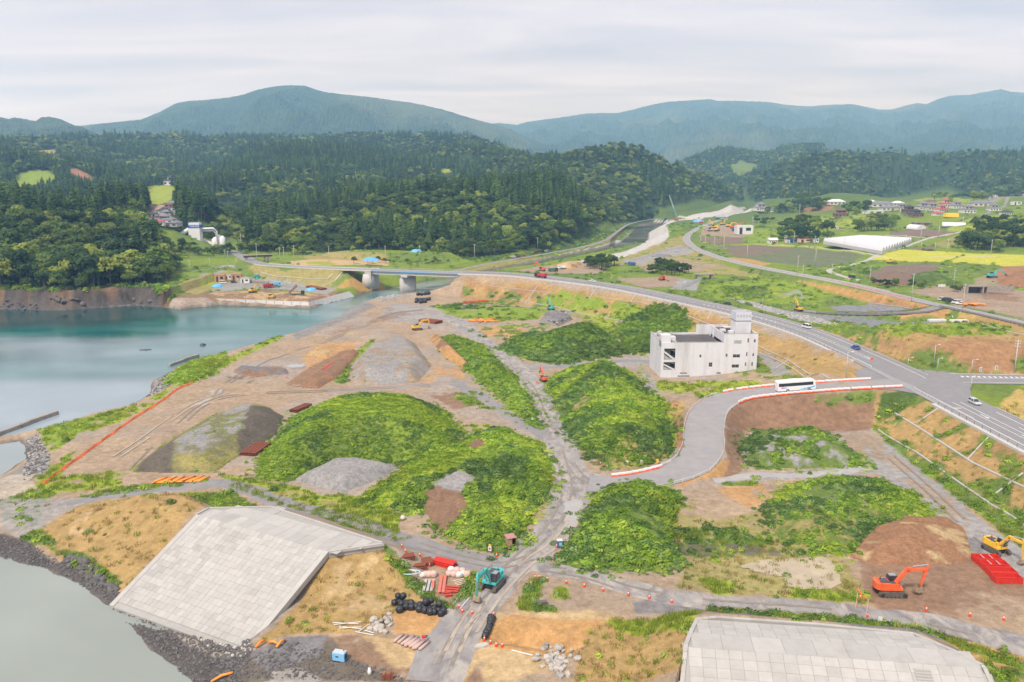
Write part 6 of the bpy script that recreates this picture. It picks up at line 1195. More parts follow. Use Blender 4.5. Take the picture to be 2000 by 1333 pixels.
    # left box, vents, tank
    MB().box((1.75, 2.2, Hm + .4), (3.5, 3.6, 4.6)).build('stair_head', WALL, e); MB().box((4.9, 4.5, Hm - .2), (2.0, 2.6, 3.4)).build('stair_head', WALL, e); MB().tube([(4.2, 4.2, Hm - .6), (4.6, 3.2, Hm - .2), (5.4, 2.8, Hm - .4)], .55, 10).build('duct', TRIM, e, True)
    MB().lathe([(1.0, 0), (1.15, .2), (1.15, 1.5), (.7, 2.0), (.1, 2.2)], (2.4, 14.5, Hm - .4), 12).build('water_tank', mat('weathered_tank', (.42, .39, .34), .6, .2, 2, dirt=(.25, .2, .15, .6)), e, True)
    for k_ in range(4): MB().box((4.4 + k_ * .3, 6 + k_ * 1.2, Hm - 1.9), (1.6, .15, .15)).build('pipe', TRIM, e)
    # beam gallery on the roof
    for y in (13.5, 17.5): MB().box((xs - .1, y, Hr - 2.5), (.5, .5, 3.0)).build('column', WALL, e)
    MB().box((28.5, 13.4, Hr + .1), (4.2, 2.6, .18)).build('canopy', mat('canopy_white', (.62, .61, .6), .6, .1, 1), e)
    for q, s_ in (((29.5, 8, Hr - .2), (2.4, 2.2, 2.0)), ((27.2, 6.5, Hr - .6), (1.8, 1.8, 1.2)), ((25.5, 11, Hr - .7), (2, 1.5, .9))): MB().box(q, s_).build('roof_unit', WALL, e)
    # tower with stacked storeys and tank frame
    tx, tw = 31.3, 5.8; MB().box((tx, 8, Hr + 1.2), (tw, 6, 5.0)).build('tower', WALL, e); MB().box((tx, 8, Hr + 3.75), (tw + .06, 6.06, .16)).build('tower_band', DARKM, e)
    up = MB(); 
    for q, s_ in (((tx, 5.15, Hr + 5.5), (tw - .3, .16, 3.2)), ((tx, 10.85, Hr + 5.5), (tw - .3, .16, 3.2)), ((tx - tw / 2 + .1, 8, Hr + 5.5), (.16, 5.8, 3.2)), ((tx + tw / 2 - .1, 8, Hr + 5.5), (.16, 5.8, 3.2))): up.box(q, s_)
    up.build('tower_screen', mat('screen_white', (.60, .61, .65), .6, .06, 1), e); MB().box((tx, 8, Hr + 5.9), (tw - .7, 5.4, .1)).build('tower_floor', mat('rusty_deck', (.17, .085, .065), .9, .3, 1), e)
    vm = MB().box((0, 0, 0), (.75, .06, 1.0)).mesh('louvre', mat('louvre_grey', (.45, .45, .47), .7, .1, 2))
    for k_ in range(5): link('louvre', vm, e, (tx - 2.2 + k_ * 1.1, 5.05, Hr + 5.7))
    for k_ in range(3): MB().tube([(tx - .9 + k_ * .7, 4.8, Hr - .6), (tx - .9 + k_ * .7, 4.8, Hr + 3.4)], .09, 6).build('pipe', WALL, e)
    lg = mat('stain_lines', (.50, .48, .475), .85, .1, 2)
    for cx in (800, 905, 1060, 1110, 1195, 640): MB().box((X(cx), -.012, Z(900)), (.05, .02, 7.0)).build('wall_joint', lg, e)
building()
# ---------------------------------------------------------------- machines and vehicles
RUB = mat('rubber', (.025, .025, .027), .85, .2, 5, dirt=(.16, .12, .09, .5)); TRKM = mat('track_steel', (.11, .095, .08), .8, .3, 4, dirt=(.24, .18, .12, .7)); GLS = mat('cab_glass', (.03, .04, .045), .1, .1, 1, spec=.6); CHROME = mat('piston_rod', (.6, .6, .6), .25, .05, 1, .8); LAMPW = mat('lamp_white', (.8, .8, .78), .3, .05, 1); LAMPR = mat('lamp_red', (.5, .03, .02), .35, .05, 1)
BUCK = mat('bucket_steel', (.30, .22, .15), .7, .3, 3, dirt=(.38, .27, .16, .6))
def paint(nm, c, dirt=.5): return mat('paint_' + nm, c, .5, .1, 2, spec=.4, dirt=(.36, .28, .20, dirt))
PT = paint('teal', (.055, .46, .43)); PO = paint('orange', (.78, .115, .025)); PY = paint('yellow', (.78, .46, .035)); PR = paint('red', (.50, .03, .03)); PW = paint('white', (.72, .72, .71), .12); PB = paint('black', (.022, .023, .028), .1); PBL = paint('blue', (.04, .12, .36), .15); PG = paint('green', (.06, .17, .11)); PBR = paint('brown', (.26, .13, .11)); PS = paint('silver', (.50, .51, .52), .1); PLB = paint('lightblue', (.22, .50, .75), .15)
def seg(mb, a, b, w0, w1, y, th):
    """a tapered box-section arm in the XZ plane"""
    a, b = Vector((a[0], 0, a[1])), Vector((b[0], 0, b[1])); d = (b - a).normalized(); n = Vector((-d.z, 0, d.x)); q = [a - n * w0 / 2 - d * .1, b - n * w1 / 2 + d * .1, b + n * w1 / 2 + d * .1, a + n * w0 / 2 - d * .1]
    return mb.prism([(w.x, w.z) for w in q], y - th / 2, y + th / 2)
EXC = {}
def excavator(label, loc, yaw, col, pose='dig', swing=0.0, scale=1.0, group='excavators at work on the site', cab_col=None, fine=True):
    e = empty('excavator', loc, yaw, label, 'excavator', group); e.scale = (scale,) * 3; key = (col.name, pose, swing, fine)
    if key in EXC:
        for ch in EXC[key].children: copy_tree(ch, parent=e)
        return e
    EXC[key] = e
    for y in (-1.22, 1.22):                                          # crawler tracks: a loop of pads
        t = MB().prism([(-2.0, .12), (-1.75, .0), (1.75, .0), (2.05, .14), (2.2, .48), (2.02, .82), (1.7, .93), (-1.7, .93), (-2.05, .80), (-2.2, .46)], y - .30, y + .30).build('track', TRKM, e)
        if fine:
            p = MB()
            for k in range(15): p.box((-1.75 + k * .25, y, .955), (.17, .62, .06)); p.box((-1.75 + k * .25, y, -.01), (.17, .62, .05))
            p.build('pads', TRKM, t); w = MB()
            for x in (-1.7, 1.7): w.lathe([(.34, -.33), (.34, .33)], (x, y, .47), 12, 'Y')
            for x in (-1, -.4, .2, .8): w.lathe([(.14, -.32), (.14, .32)], (x, y, .2), 8, 'Y')
            w.build('sprocket', DARKM, t)
    MB().box((0, 0, .62), (2.4, 2.0, .5)).build('undercarriage', DARKM, e)
    sw = Matrix.Rotation(swing, 4, 'Z')
    def up(mb): mb.v = [tuple(sw @ Vector(q)) for q in mb.v]; return mb
    up(MB().lathe([(.7, .85), (.7, 1.08)], n=14)).build('slew_ring', DARKM, e)
    b = MB().box((-.25, 0, 1.36), (3.4, 2.5, .5)); b.box((-.55, -.78, 1.95), (2.6, .92, .75)); b.box((-1.15, .35, 1.95), (1.5, 1.3, .75)); up(b).build('house', col, e, bevel=.04)
    cw = [(-1.9, -1.25), (-2.45, -1.0), (-2.7, -.45), (-2.7, .45), (-2.45, 1.0), (-1.9, 1.25)]; up(MB().prism(cw, 1.13, 2.28, 'XY')).build('counterweight', col, e, bevel=.05)
    up(MB().box((-1.2, -.2, 2.36), (1.2, 1.5, .1)).box((-.1, -.78, 2.36), (.8, .7, .06))).build('engine_cover', mat('dark_cover', (.09, .09, .095), .6, .1, 2), e); up(MB().tube([(-1.6, .3, 2.3), (-1.6, .3, 2.75)], .07, 6)).build('exhaust', DARKM, e)
    c = up(MB().prism([(-.35, 1.15), (1.25, 1.15), (1.38, 1.9), (1.05, 2.92), (-.3, 2.92), (-.4, 2.2)], .28, 1.2)).build('cab', cab_col or mat('cab_dark', (.05, .05, .055), .4, .1, 2), e, bevel=.04)
    g = MB(); g.box((.42, 1.21, 2.25), (1.05, .03, .95)); g.box((.42, .27, 2.25), (1.05, .03, .95)); g.add([(1.36, .36, 1.85), (1.36, 1.12, 1.85), (1.10, 1.12, 2.82), (1.10, .36, 2.82)], [(0, 1, 2, 3)]); up(g).build('window', GLS, c); up(MB().box((.35, .74, 2.95), (1.1, .8, .05))).build('roof', mat('cab_roof', (.30, .31, .33), .5, .1, 1), c)
    PZ = {'dig': ((.55, 1.75), (2.6, 4.25), (5.6, 4.35), (6.05, 1.35), (5.55, .25)), 'tuck': ((.55, 1.75), (2.3, 4.2), (5.2, 4.3), (4.6, 1.6), (3.8, .45)), 'down': ((.55, 1.75), (2.6, 3.9), (5.6, 3.7), (6.6, 1.2), (6.7, .15)), 'reach': ((.55, 1.75), (2.9, 3.6), (5.9, 3.1), (8.3, 1.8), (8.6, .7)), 'low': ((.55, 1.75), (2.8, 3.2), (5.7, 2.3), (6.6, .6), (6.2, .1)), 'up': ((.55, 1.75), (2.0, 4.5), (4.4, 6.2), (5.6, 3.7), (5.2, 2.9))}
    F, K, T, E, Bk = PZ[pose]; bm_ = MB(); seg(bm_, F, K, .5, .72, 0, .48); seg(bm_, K, T, .72, .38, 0, .48); up(bm_).build('boom', col, e, bevel=.03)
    s_ = MB(); dx_, dz_ = E[0] - T[0], E[1] - T[1]; ln = math.hypot(dx_, dz_); bk = (T[0] - dx_ / ln * .75, T[1] - dz_ / ln * .75); seg(s_, bk, T, .3, .52, 0, .36); seg(s_, T, E, .52, .28, 0, .36); up(s_).build('stick', col, e, bevel=.02)
    cy = MB(); mid = ((K[0] * .7 + F[0] * .3), (K[1] * .7 + F[1] * .3)); 
    for y in (-.42, .42): cy.tube([(F[0] + .75, y, F[1] - .35), (mid[0] + .3, y, mid[1])], .10, 7)
    cy.tube([(K[0] * .75 + T[0] * .25, 0, K[1] * .75 + T[1] * .25 + .52), (bk[0], 0, bk[1] + .1)], .10, 7); cy.tube([(T[0] * .8 + E[0] * .2 + .28, 0, T[1] * .8 + E[1] * .2 + .25), (E[0] + .3, 0, E[1] + .35)], .09, 7); up(cy).build('cylinder', CHROME, e)
    d = Vector((Bk[0] - E[0], Bk[1] - E[1])).normalized(); n = Vector((-d.y, d.x)); Eo = Vector(E); r = .95
    prof = [Eo + n * .15, Eo + d * .55 + n * .55, Eo + d * 1.1 + n * .35, Eo + d * 1.25 - n * .3, Eo + d * 1.15 - n * .42, Eo + d * 1.05 + n * .1, Eo + d * .6 + n * .32, Eo - n * .25]
    bu = MB(); bu.prism([tuple(q) for q in prof], -.55, .55); side = [prof[0], prof[1], prof[2], prof[3], prof[7]]
    for y in (-.6, .55): bu.prism([tuple(q) for q in side], y, y + .05)
    for y in (-.45, -.15, .15, .45): bu.box((Eo.x + (d * 1.3 - n * .42).x, y, Eo.y + (d * 1.3 - n * .42).y), (.12, .1, .16))
    up(bu).build('bucket', BUCK, e)
    if fine:
        h = MB()
        for a_, b_ in (((-2.2, -1.15, 2.3), (-2.2, -1.15, 2.75)), ((-.2, -1.2, 2.3), (-.2, -1.2, 2.75)), ((-2.2, -1.15, 2.75), (-.2, -1.2, 2.75)), ((.9, -1.1, 1.6), (.9, -1.1, 2.3)), ((.9, -1.1, 2.3), (.2, -1.1, 2.5))): h.bar(a_, b_, .04)
        up(h).build('handrail', DARKM, e)
    return e
def yaw_to(a, b): return math.atan2(b.y - a.y, b.x - a.x)
GE = 'excavators at work on the site'
p, q = on(1738, 1160), on(1810, 1162); excavator('orange excavator parked beside the muddy pond', p, yaw_to(p, q), PO, 'tuck', scale=1.12)
p, q = P(962, 1146, 3.05), P(925, 1186, 3.05); p.z = ground(p.x, p.y) + .05; excavator('large teal excavator standing on the dirt road in the foreground', p, yaw_to(p, q), PT, 'dig', scale=1.08)
p, q = on(1945, 1078), on(1975, 1094); excavator('yellow excavator above the red bins at the right edge', p, yaw_to(p, q), PY, 'dig', scale=1.0)
p, q = on(1062, 745), on(1060, 720); excavator('small orange excavator beside the tall green mound', p, yaw_to(p, q) + .3, PO, 'up', scale=.78)
p, q = on(815, 645), on(838, 643); excavator('yellow excavator by rusty sheet piles near the river mouth', p, yaw_to(p, q), PY, 'dig', scale=1.05)
p, q = on(494, 572), on(510, 570); excavator('yellow excavator on the brown soil across the bay', p, yaw_to(p, q), PY, 'tuck', scale=1.05)
p = on(1076, 613); p.z += 2.0; excavator('small teal excavator on top of the grey rubble heap', p, 1.9, PT, 'up', scale=.95)
p, q = on(1058, 530), on(1046, 529); excavator('orange excavator behind the highway next to a dump truck', p, yaw_to(p, q), PO, 'up', scale=1.1)
p, q = on(1293, 548), on(1312, 553); excavator('orange excavator on the brown dirt patch behind the highway', p, yaw_to(p, q), PO, 'reach', scale=1.1)
p, q = on(1560, 608), on(1550, 605); excavator('yellow excavator on the stone bank behind the highway', p, yaw_to(p, q), PY, 'up', scale=1.0)
p, q = on(1937, 543), on(1962, 540); excavator('teal excavator digging the far reddish-brown heap', p, yaw_to(p, q), PT, 'reach', scale=1.25)
p, q = on(1738, 514), on(1746, 514); excavator('yellow excavator beside the dark soil heap by the rice field', p, yaw_to(p, q), PY, 'low', scale=.95)
GYD = 'machines in the far machine yard'
for k, (u, v, ya, pm, ps, cl) in enumerate([(1395,446,2.6,PY,'up','yellow excavator with raised boom at the yard left end'),(1412,440,.4,PY,'up','tall yellow excavator at the back of the yard'),(1424,444,.2,PY,'reach','yellow long-reach excavator in the middle of the yard'),(1432,447,0,PO,'low','orange excavator on the right of the yard'),(1387,452,3.0,PS,'tuck','grey excavator at the front left of the yard'),(1400,452,1.0,PY,'tuck','yellow excavator at the front centre of the yard'),(1436,452,.1,PBL,'tuck','dark blue excavator beside the white yard shed'),(1440,447,.4,PO,'dig','orange excavator behind the white yard shed')]):
    excavator(cl, on(u, v), ya, pm, ps, scale=1.55, group=GYD, fine=False)

def wheel_mesh(r, w):
    a = MB().lathe([(r * .6, -w / 2), (r, -w / 2 + .03), (r, w / 2 - .03), (r * .6, w / 2)], n=16, axis='Y').mesh('tyre', RUB, True); b = MB().lathe([(r * .58, -w / 2 - .01), (r * .25, -w / 2 + .02), (r * .25, w / 2 - .02), (r * .58, w / 2 + .01)], n=12, axis='Y').mesh('rim', STEEL, True); return a, b
WM = {}
def wheel(e, x, y, r, w):
    if (r, w) not in WM: WM[(r, w)] = wheel_mesh(r, w)
    t = empty('wheel', (x, y, r)); t.parent = e; link('tyre', WM[(r, w)][0], t); link('rim', WM[(r, w)][1], t)
CARS = {}
def car(label, loc, yaw, col, style='sedan', group='cars on the highway', tilt=0):
    e = empty('car', loc, yaw, label, 'car', group); key = (col.name, style)
    if key in CARS:
        for ch in CARS[key].children: copy_tree(ch, parent=e)
        return e
    CARS[key] = e
    L_, Wd, H_ = dict(sedan=(4.5, 1.75, 1.45), wagon=(4.4, 1.72, 1.5), van=(4.7, 1.75, 1.9), kei=(3.4, 1.48, 1.75), suv=(4.6, 1.85, 1.7))[style]; h = L_ / 2; bl = .78 if style != 'van' else .95
    b = MB().prism([(-h, .28), (h - .1, .26), (h, .45), (h - .05, .68), (h - (.95 if style in ('sedan', 'wagon', 'suv') else .35), bl + .04), (-h + .08, bl + .06), (-h - .02, .55)], -Wd / 2, Wd / 2).build('body', col, e, bevel=.05)
    g0, g1, r0, r1 = dict(sedan=(h - 1.15, -h + .55, h - 1.9, -h + 1.25), wagon=(h - 1.15, -h + .12, h - 1.85, -h + .45), van=(h - .45, -h + .1, h - 1.15, -h + .2), kei=(h - .4, -h + .1, h - .95, -h + .18), suv=(h - 1.2, -h + .15, h - 1.85, -h + .5))[style]
    hw = Wd / 2 - .07; cab = MB().add([(g1, -hw, bl), (g0, -hw, bl), (r0, -hw + .14, H_ - .05), (r1, -hw + .14, H_ - .05), (g1, hw, bl), (g0, hw, bl), (r0, hw - .14, H_ - .05), (r1, hw - .14, H_ - .05)], [(0, 1, 2, 3), (7, 6, 5, 4), (1, 5, 6, 2), (4, 0, 3, 7), (3, 2, 6, 7)]); cab.build('window', GLS, e); MB().box(((r0 + r1) / 2, 0, H_ - .02), (r0 - r1 + .12, Wd - .36, .09)).build('roof', col, e, bevel=.03)
    p = MB()
    for y in (-1, 1):
        for x0, x1 in ((g0, r0), (g1, r1), ((g0 + g1) / 2, (r0 + r1) / 2)): p.bar((x0, y * (hw + .005), bl), (x1, y * (hw - .135), H_ - .03), .08)
    p.build('pillar', col, e)
    for y in (-1, 1): MB().box((h - .06, y * (Wd / 2 - .28), .6), (.12, .36, .16)).build('headlight', LAMPW, e); MB().box((-h + .02, y * (Wd / 2 - .2), .72), (.08, .26, .2)).build('tail_light', LAMPR, e)
    for x in (h - .82, -h + .82):
        for y in (-1, 1): wheel(e, x, y * (Wd / 2 - .1), .31, .2)
    return e
def on_hw(u, v, z0=12.5, c=HW, rev=False):
    q = P(u, v, z0)
    for _ in range(3):
        s_ = arc(c)[min(range(len(c)), key=lambda k: (c[k].x - q.x) ** 2 + (c[k].y - q.y) ** 2)]; p_, d, r = along(c, s_); q = P(u, v, p_.z)
    return Vector((q.x, q.y, p_.z + .02)), math.atan2(d.y, d.x) + (math.pi if rev else 0)
for lab, u, v, col, st, rev in (('white car driving near the bridge end of the highway', 1158, 551, PW, 'wagon', False), ('black car on the highway behind the white building', 1420, 596, PB, 'sedan', True), ('white van on the highway right of the roof tower', 1575, 641, PW, 'van', True), ('blue car beside the traffic dividers on the highway', 1671, 682, PBL, 'sedan', True), ('silver car waiting at the junction in the lower right', 1903, 789, PS, 'wagon', False)):
    l_, y_ = on_hw(u, v, rev=rev); car(lab, l_, y_, col, st)
for k, (u, v, col, st, lab) in enumerate([(1838,587,PW,'kei','white minicar, leftmost of the parked row on the dirt yard'),(1848,588.5,PB,'van','black minivan, second of the parked row on the dirt yard'),(1857,590.5,PB,'suv','black car in the middle of the parked row'),(1868,593,PW,'van','white van near the right end of the parked row'),(1876,595,PW,'sedan','white car, rightmost of the parked row on the dirt yard')]): car(lab, on(u, v), 2.2 + .1 * k, col, st, 'cars parked on the dirt yard')
l_, y_ = on_hw(1664, 543, 12.5, VR); car('black minivan on the lane beyond the valley road', on(1664, 543), .1, PB, 'van', 'cars in the valley')
for u, v, col, st, ya, lab in ((1304,486,PW,'wagon',2.8,'white car on the grey lot by the valley road'),(1322,491,PW,'sedan',1.9,'second white car on the grey lot, nearer the stones'),(1338,554,PW,'wagon',1.3,'white car on gravel beside the orange excavator'),(436,554,PW,'van',.2,'white van beside the brown container across the bay'),(457,553,PB,'suv',.1,'black car on the gravel yard across the bay'),(470,547,PW,'van',.3,'white van behind the black car across the bay'),(1752,480,PW,'kei',.8,'small white car beside the greenhouse'),(1768,446,PB,'wagon',.5,'black car near the domed plastic shed'),(1513,476,PR,'kei',0,'red minicar in front of the small white house')): car(lab, on(u, v), ya, col, st, 'cars in the valley' if u > 1000 else 'cars at the yard across the bay')

def truck(label, loc, yaw, cabc, bedc, tip=0.0, L_=8.6, group='dump trucks', lift=None):
    e = empty('dump_truck', loc, yaw, label, 'truck', group); MB().box((-.2, 0, .85), (L_ - .6, .9, .3)).build('chassis', DARKM, e); h = L_ / 2
    c = MB().prism([(h - 2.0, .7), (h, .7), (h + .02, 1.7), (h - .18, 2.85), (h - 1.9, 2.9)], -1.22, 1.22).build('cab', cabc, e, bevel=.06); MB().add([(h + .03, -1.05, 1.75), (h + .03, 1.05, 1.75), (h - .14, 1.0, 2.65), (h - .14, -1.0, 2.65)], [(0, 1, 2, 3)]).box((h - .8, 1.225, 2.2), (.9, .02, .75)).box((h - .8, -1.225, 2.2), (.9, .02, .75)).build('window', GLS, c); MB().box((h + .05, 0, .75), (.2, 2.3, .35)).build('bumper', STEEL, c)
    m = Matrix.Translation((-h, 0, 1.15)) @ Matrix.Rotation(-tip, 4, 'Y'); bl = L_ - 2.3; b = MB(); b.box((bl / 2, 0, .08), (bl, 2.4, .12)); b.box((bl / 2, 1.18, .75), (bl, .08, 1.3)); b.box((bl / 2, -1.18, .75), (bl, .08, 1.3)); b.box((bl - .05, 0, .85), (.1, 2.4, 1.5)); b.box((bl + .3, 0, 1.55), (.7, 2.2, .1))
    if not tip: b.box((.05, 0, .7), (.08, 2.4, 1.2))
    for k in range(6): b.box((.4 + k * (bl - .8) / 5, 1.24, .7), (.1, .08, 1.3)); b.box((.4 + k * (bl - .8) / 5, -1.24, .7), (.1, .08, 1.3))
    b.v = [tuple(m @ Vector(q)) for q in b.v]; b.build('bed', bedc, e)
    if tip: MB().tube([(h - 2.6, 0, .9), tuple(m @ Vector((bl * .72, 0, .05)))], .12, 8).build('hoist', CHROME, e); g = MB().box((-.12, 0, -.3), (.08, 2.3, 1.1)); g.v = [tuple(m @ Vector(q)) for q in g.v]; g.build('tailgate', bedc, e)
    for x in (h - 1.0, h - 2.5, -h + 2.2, -h + 1.0):
        for y in (-1, 1): wheel(e, x, y * 1.02, .5, .35)
    return e
l_, y_ = on_hw(1056, 543, 15.4, rev=True); truck('red dump truck driving left along the highway', l_, y_, PB, PR, group='dump trucks')
truck('dump truck tipping its raised brown bed across the bay', on(581, 577), .1, PB, PBR, .75); truck('green dump truck beside the orange excavator behind the highway', on(1080, 531), .1, PB, PG, L_=7.4); truck('white truck beside the small soil heap near the river', on(1098, 526), 2.9, PW, PW, L_=6.2); truck('blue truck parked between the two dark thickets', on(1234, 519), 2.9, PBL, PBL, L_=6.0); truck('red truck with its load at the yard across the bay', on(524, 563), .6, PR, PR, L_=6.5); truck('light blue truck behind the red truck across the bay', on(538, 560), .4, PLB, PLB, L_=7)
def bulldozer(label, loc, yaw):
    e = empty('bulldozer', loc, yaw, label, 'bulldozer')
    for y in (-1, 1): MB().prism([(-1.6, .1), (-1.3, 0), (1.3, 0), (1.6, .1), (1.7, .45), (1.3, .8), (-1.3, .9), (-1.7, .5)], y - .25, y + .25).build('track', TRKM, e)
    MB().box((.5, 0, 1.2), (2.0, 1.3, .9)).build('engine_hood', PY, e, bevel=.05); c = MB().box((-.8, 0, 1.9), (1.3, 1.5, 1.7)).build('cab', PY, e, bevel=.06); MB().box((-.8, 0, 2.15), (1.34, 1.54, .8)).build('window', GLS, c); MB().prism([(2.1, .1), (2.3, .3), (2.2, .8), (2.35, 1.2), (2.2, 1.2), (2.05, .7)], -1.6, 1.6).build('blade', BUCK, e)
    for y in (-1.3, 1.3): MB().bar((-.2, y, .5), (2.1, y, .5), .16).build('push_arm', PY, e)
bulldozer('small yellow bulldozer levelling the brown soil across the bay', on(530, 583), -.2)
def bus():
    s_ = s_at(AC, 1540, 760, 10.6); p, d, r = along(AC, s_); q = p - r * 1.6; e = empty('bus', (q.x, q.y, q.z + .03), math.atan2(-d.y, -d.x), 'white coach with blue and red stripes on the access road', 'bus'); e.rotation_euler = (0, math.asin(max(-.2, min(.2, (along(AC, s_ - 6)[0].z - along(AC, s_ + 6)[0].z) / -12))), math.atan2(-d.y, -d.x))
    L_, Wd, H_ = 12.0, 2.5, 3.45; h = L_ / 2; b = MB().prism([(-h, .35), (h - .1, .35), (h, .9), (h - .05, 1.9), (h - .45, H_ - .15), (h - .9, H_), (-h + .25, H_), (-h, H_ - .3)], -Wd / 2, Wd / 2).build('body', mat('coach_white', (.80, .80, .79), .3, .03, 1, spec=.5), e, bevel=.08)
    wm = MB().box((0, 0, 0), (1.42, .03, .95)).mesh('window', GLS)
    for y in (-1, 1):
        for k in range(7): link('window', wm, e, (-h + 1.1 + k * 1.52, y * (Wd / 2 + .005), 2.32))
        MB().box((-.3, y * (Wd / 2 - .002), 2.32), (L_ - 1.2, .012, 1.02)).build('window_band', DARKM, e)
    MB().add([(h + .015, -1.12, 1.35), (h + .015, 1.12, 1.35), (h - .03, 1.1, 2.0), (h - .38, 1.02, 3.1), (h - .38, -1.02, 3.1), (h - .03, -1.1, 2.0)], [(0, 1, 2, 3, 4, 5)]).build('windscreen', GLS, e)
    bl = mat('stripe_blue', (.08, .42, .72), .4, .02, 1); rd = mat('stripe_red', (.62, .05, .10), .4, .02, 1); vi = mat('stripe_violet', (.32, .22, .55), .4, .02, 1)
    for y in (-1, 1):
        yy = y * (Wd / 2 + .008); sw = [(h - 5.8, .55), (h - 3.8, .95), (h - 1.6, 1.25), (h - .3, 1.55), (h - .3, 1.2), (h - 1.6, .85), (h - 3.8, .65)]; MB().add([(q_[0], yy, q_[1]) for q_ in sw], [tuple(range(7))]).build('stripe', bl, e)
        MB().add([(-h + .3, yy, 2.9), (-h + 1.2, yy, 2.85), (-h + 1.9, yy, 1.6), (-h + 1.0, yy, 1.8)], [(0, 1, 2, 3)]).build('stripe', rd, e); MB().add([(-h + .9, yy * 1.002, 1.45), (-h + 3.0, yy * 1.002, 1.55), (-h + 2.6, yy * 1.002, 1.25), (-h + 1.2, yy * 1.002, 1.15)], [(0, 1, 2, 3)]).build('stripe', vi, e)
    for x in (h - 2.2, -h + 3.1):
        for y in (-1, 1): wheel(e, x, y * (Wd / 2 - .12), .5, .3)
    for y in (-1, 1): MB().box((h - .02, y * .9, .8), (.1, .4, .22)).build('headlight', LAMPW, e); MB().box((-h - .01, y * 1.0, 1.2), (.06, .2, .4)).build('tail_light', LAMPR, e); MB().bar((h - .1, y * 1.2, 2.9), (h + .35, y * 1.45, 2.6), .07).build('mirror_arm', DARKM, e)
    MB().box((-1, 0, H_ + .12), (2.6, 1.6, .25)).build('roof_unit', MATS['coach_white'], e, bevel=.05)
bus()
def crane():
    b = on(1321, 431); e = empty('crawler_crane', b, 0, 'red crawler crane with tall white and blue boom by the river', 'crane'); k = 1.0
    for y in (-2, 2): MB().box((0, y, .6), (7, 1.1, 1.2)).build('track', TRKM, e, bevel=.2)
    MB().box((0, 0, 2.2), (7, 3.4, 2.2)).build('house', PR, e, bevel=.1); MB().box((-3.6, 0, 2.4), (1.8, 4, 2.4)).build('counterweight', PR, e, bevel=.1); MB().box((2.6, 1.9, 2.6), (2, 1.2, 2.2)).build('cab', PW, e)
    t = PD(1306, 381, b.y) - b; t.y = -4; f = Vector((1.6, 0, 2.6)); n = 15; low = MB(); mid = MB()
    for i in range(n):
        a, c = f.lerp(t, i / n), f.lerp(t, (i + 1) / n); g = low if i < n * .45 else mid; w = 1.1 * min(1, (i + 1) / 3) * min(1, (n - i) / 3) + .3
        for sx, sy in ((-.5, -.5), (.5, -.5), (.5, .5), (-.5, .5)): o = Vector((sx * w, sy * w, 0)); g.bar(a + o, c + o, .22)
        g.bar(a + Vector((-.5 * w, -.5 * w, 0)), c + Vector((.5 * w, -.5 * w, 0)), .15); g.bar(a + Vector((.5 * w, .5 * w, 0)), c + Vector((-.5 * w, .5 * w, 0)), .15); g.bar(a + Vector((-.5 * w, .5 * w, 0)), c + Vector((-.5 * w, -.5 * w, 0)), .15)
    low.build('boom_foot', PLB, e); mid.build('boom', PW, e); MB().bar((-3, 0, 3.5), t, .08).build('pendant', DARKM, e)
    p = on(1368, 436); e2 = empty('drill_rig', p, .3, 'red and white drill rig with blue cover near the crane', 'drill rig'); MB().box((0, 0, 1.2), (7, 3, 2.2)).build('body', PR, e2, bevel=.1); MB().box((-3, 0, 4), (1.2, 1.2, 8)).build('mast', PW, e2); MB().box((-3, 0, 8.2), (3, 1.6, 1)).build('mast_head', PR, e2); MB().box((3, 0, 2.8), (2, 2, 1.6)).build('cab', PO, e2)
crane()
# ---------------------------------------------------------------- things lying about the site
RUST = mat('rusty_steel', (.24, .075, .04), .85, .25, 2, dirt=(.14, .06, .04, .5)); RUSTR = mat('red_primer', (.50, .075, .05), .7, .15, 2, dirt=(.3, .12, .08, .4)); ORP = mat('orange_pipe', (.85, .30, .05), .5, .1, 2, rnd=.12); ORNET = mat('orange_netting', (.82, .17, .04), .7, .2, 1.5, coord='pos'); TIMB = mat('timber', (.36, .24, .14), .85, .25, 3); BLKBAG = mat('black_bag', (.024, .025, .03), .35, .3, 6, spec=.6, bump=1.0); PINK = mat('faded_bag', (.62, .42, .35), .8, .12, 4, bump=.5); WBAG = mat('white_bag', (.66, .64, .62), .8, .1, 4, bump=.5); STONE = mat('pale_stone', (.42, .38, .33), .9, .2, 2, rnd=.15); DSTONE = mat('dark_stone', (.13, .12, .115), .9, .25, 2, rnd=.2); CONEO = mat('cone_orange', (.82, .10, .03), .5, .05, 3); BINR = mat('bin_red', (.62, .035, .02), .5, .12, 2, dirt=(.3, .05, .03, .3))
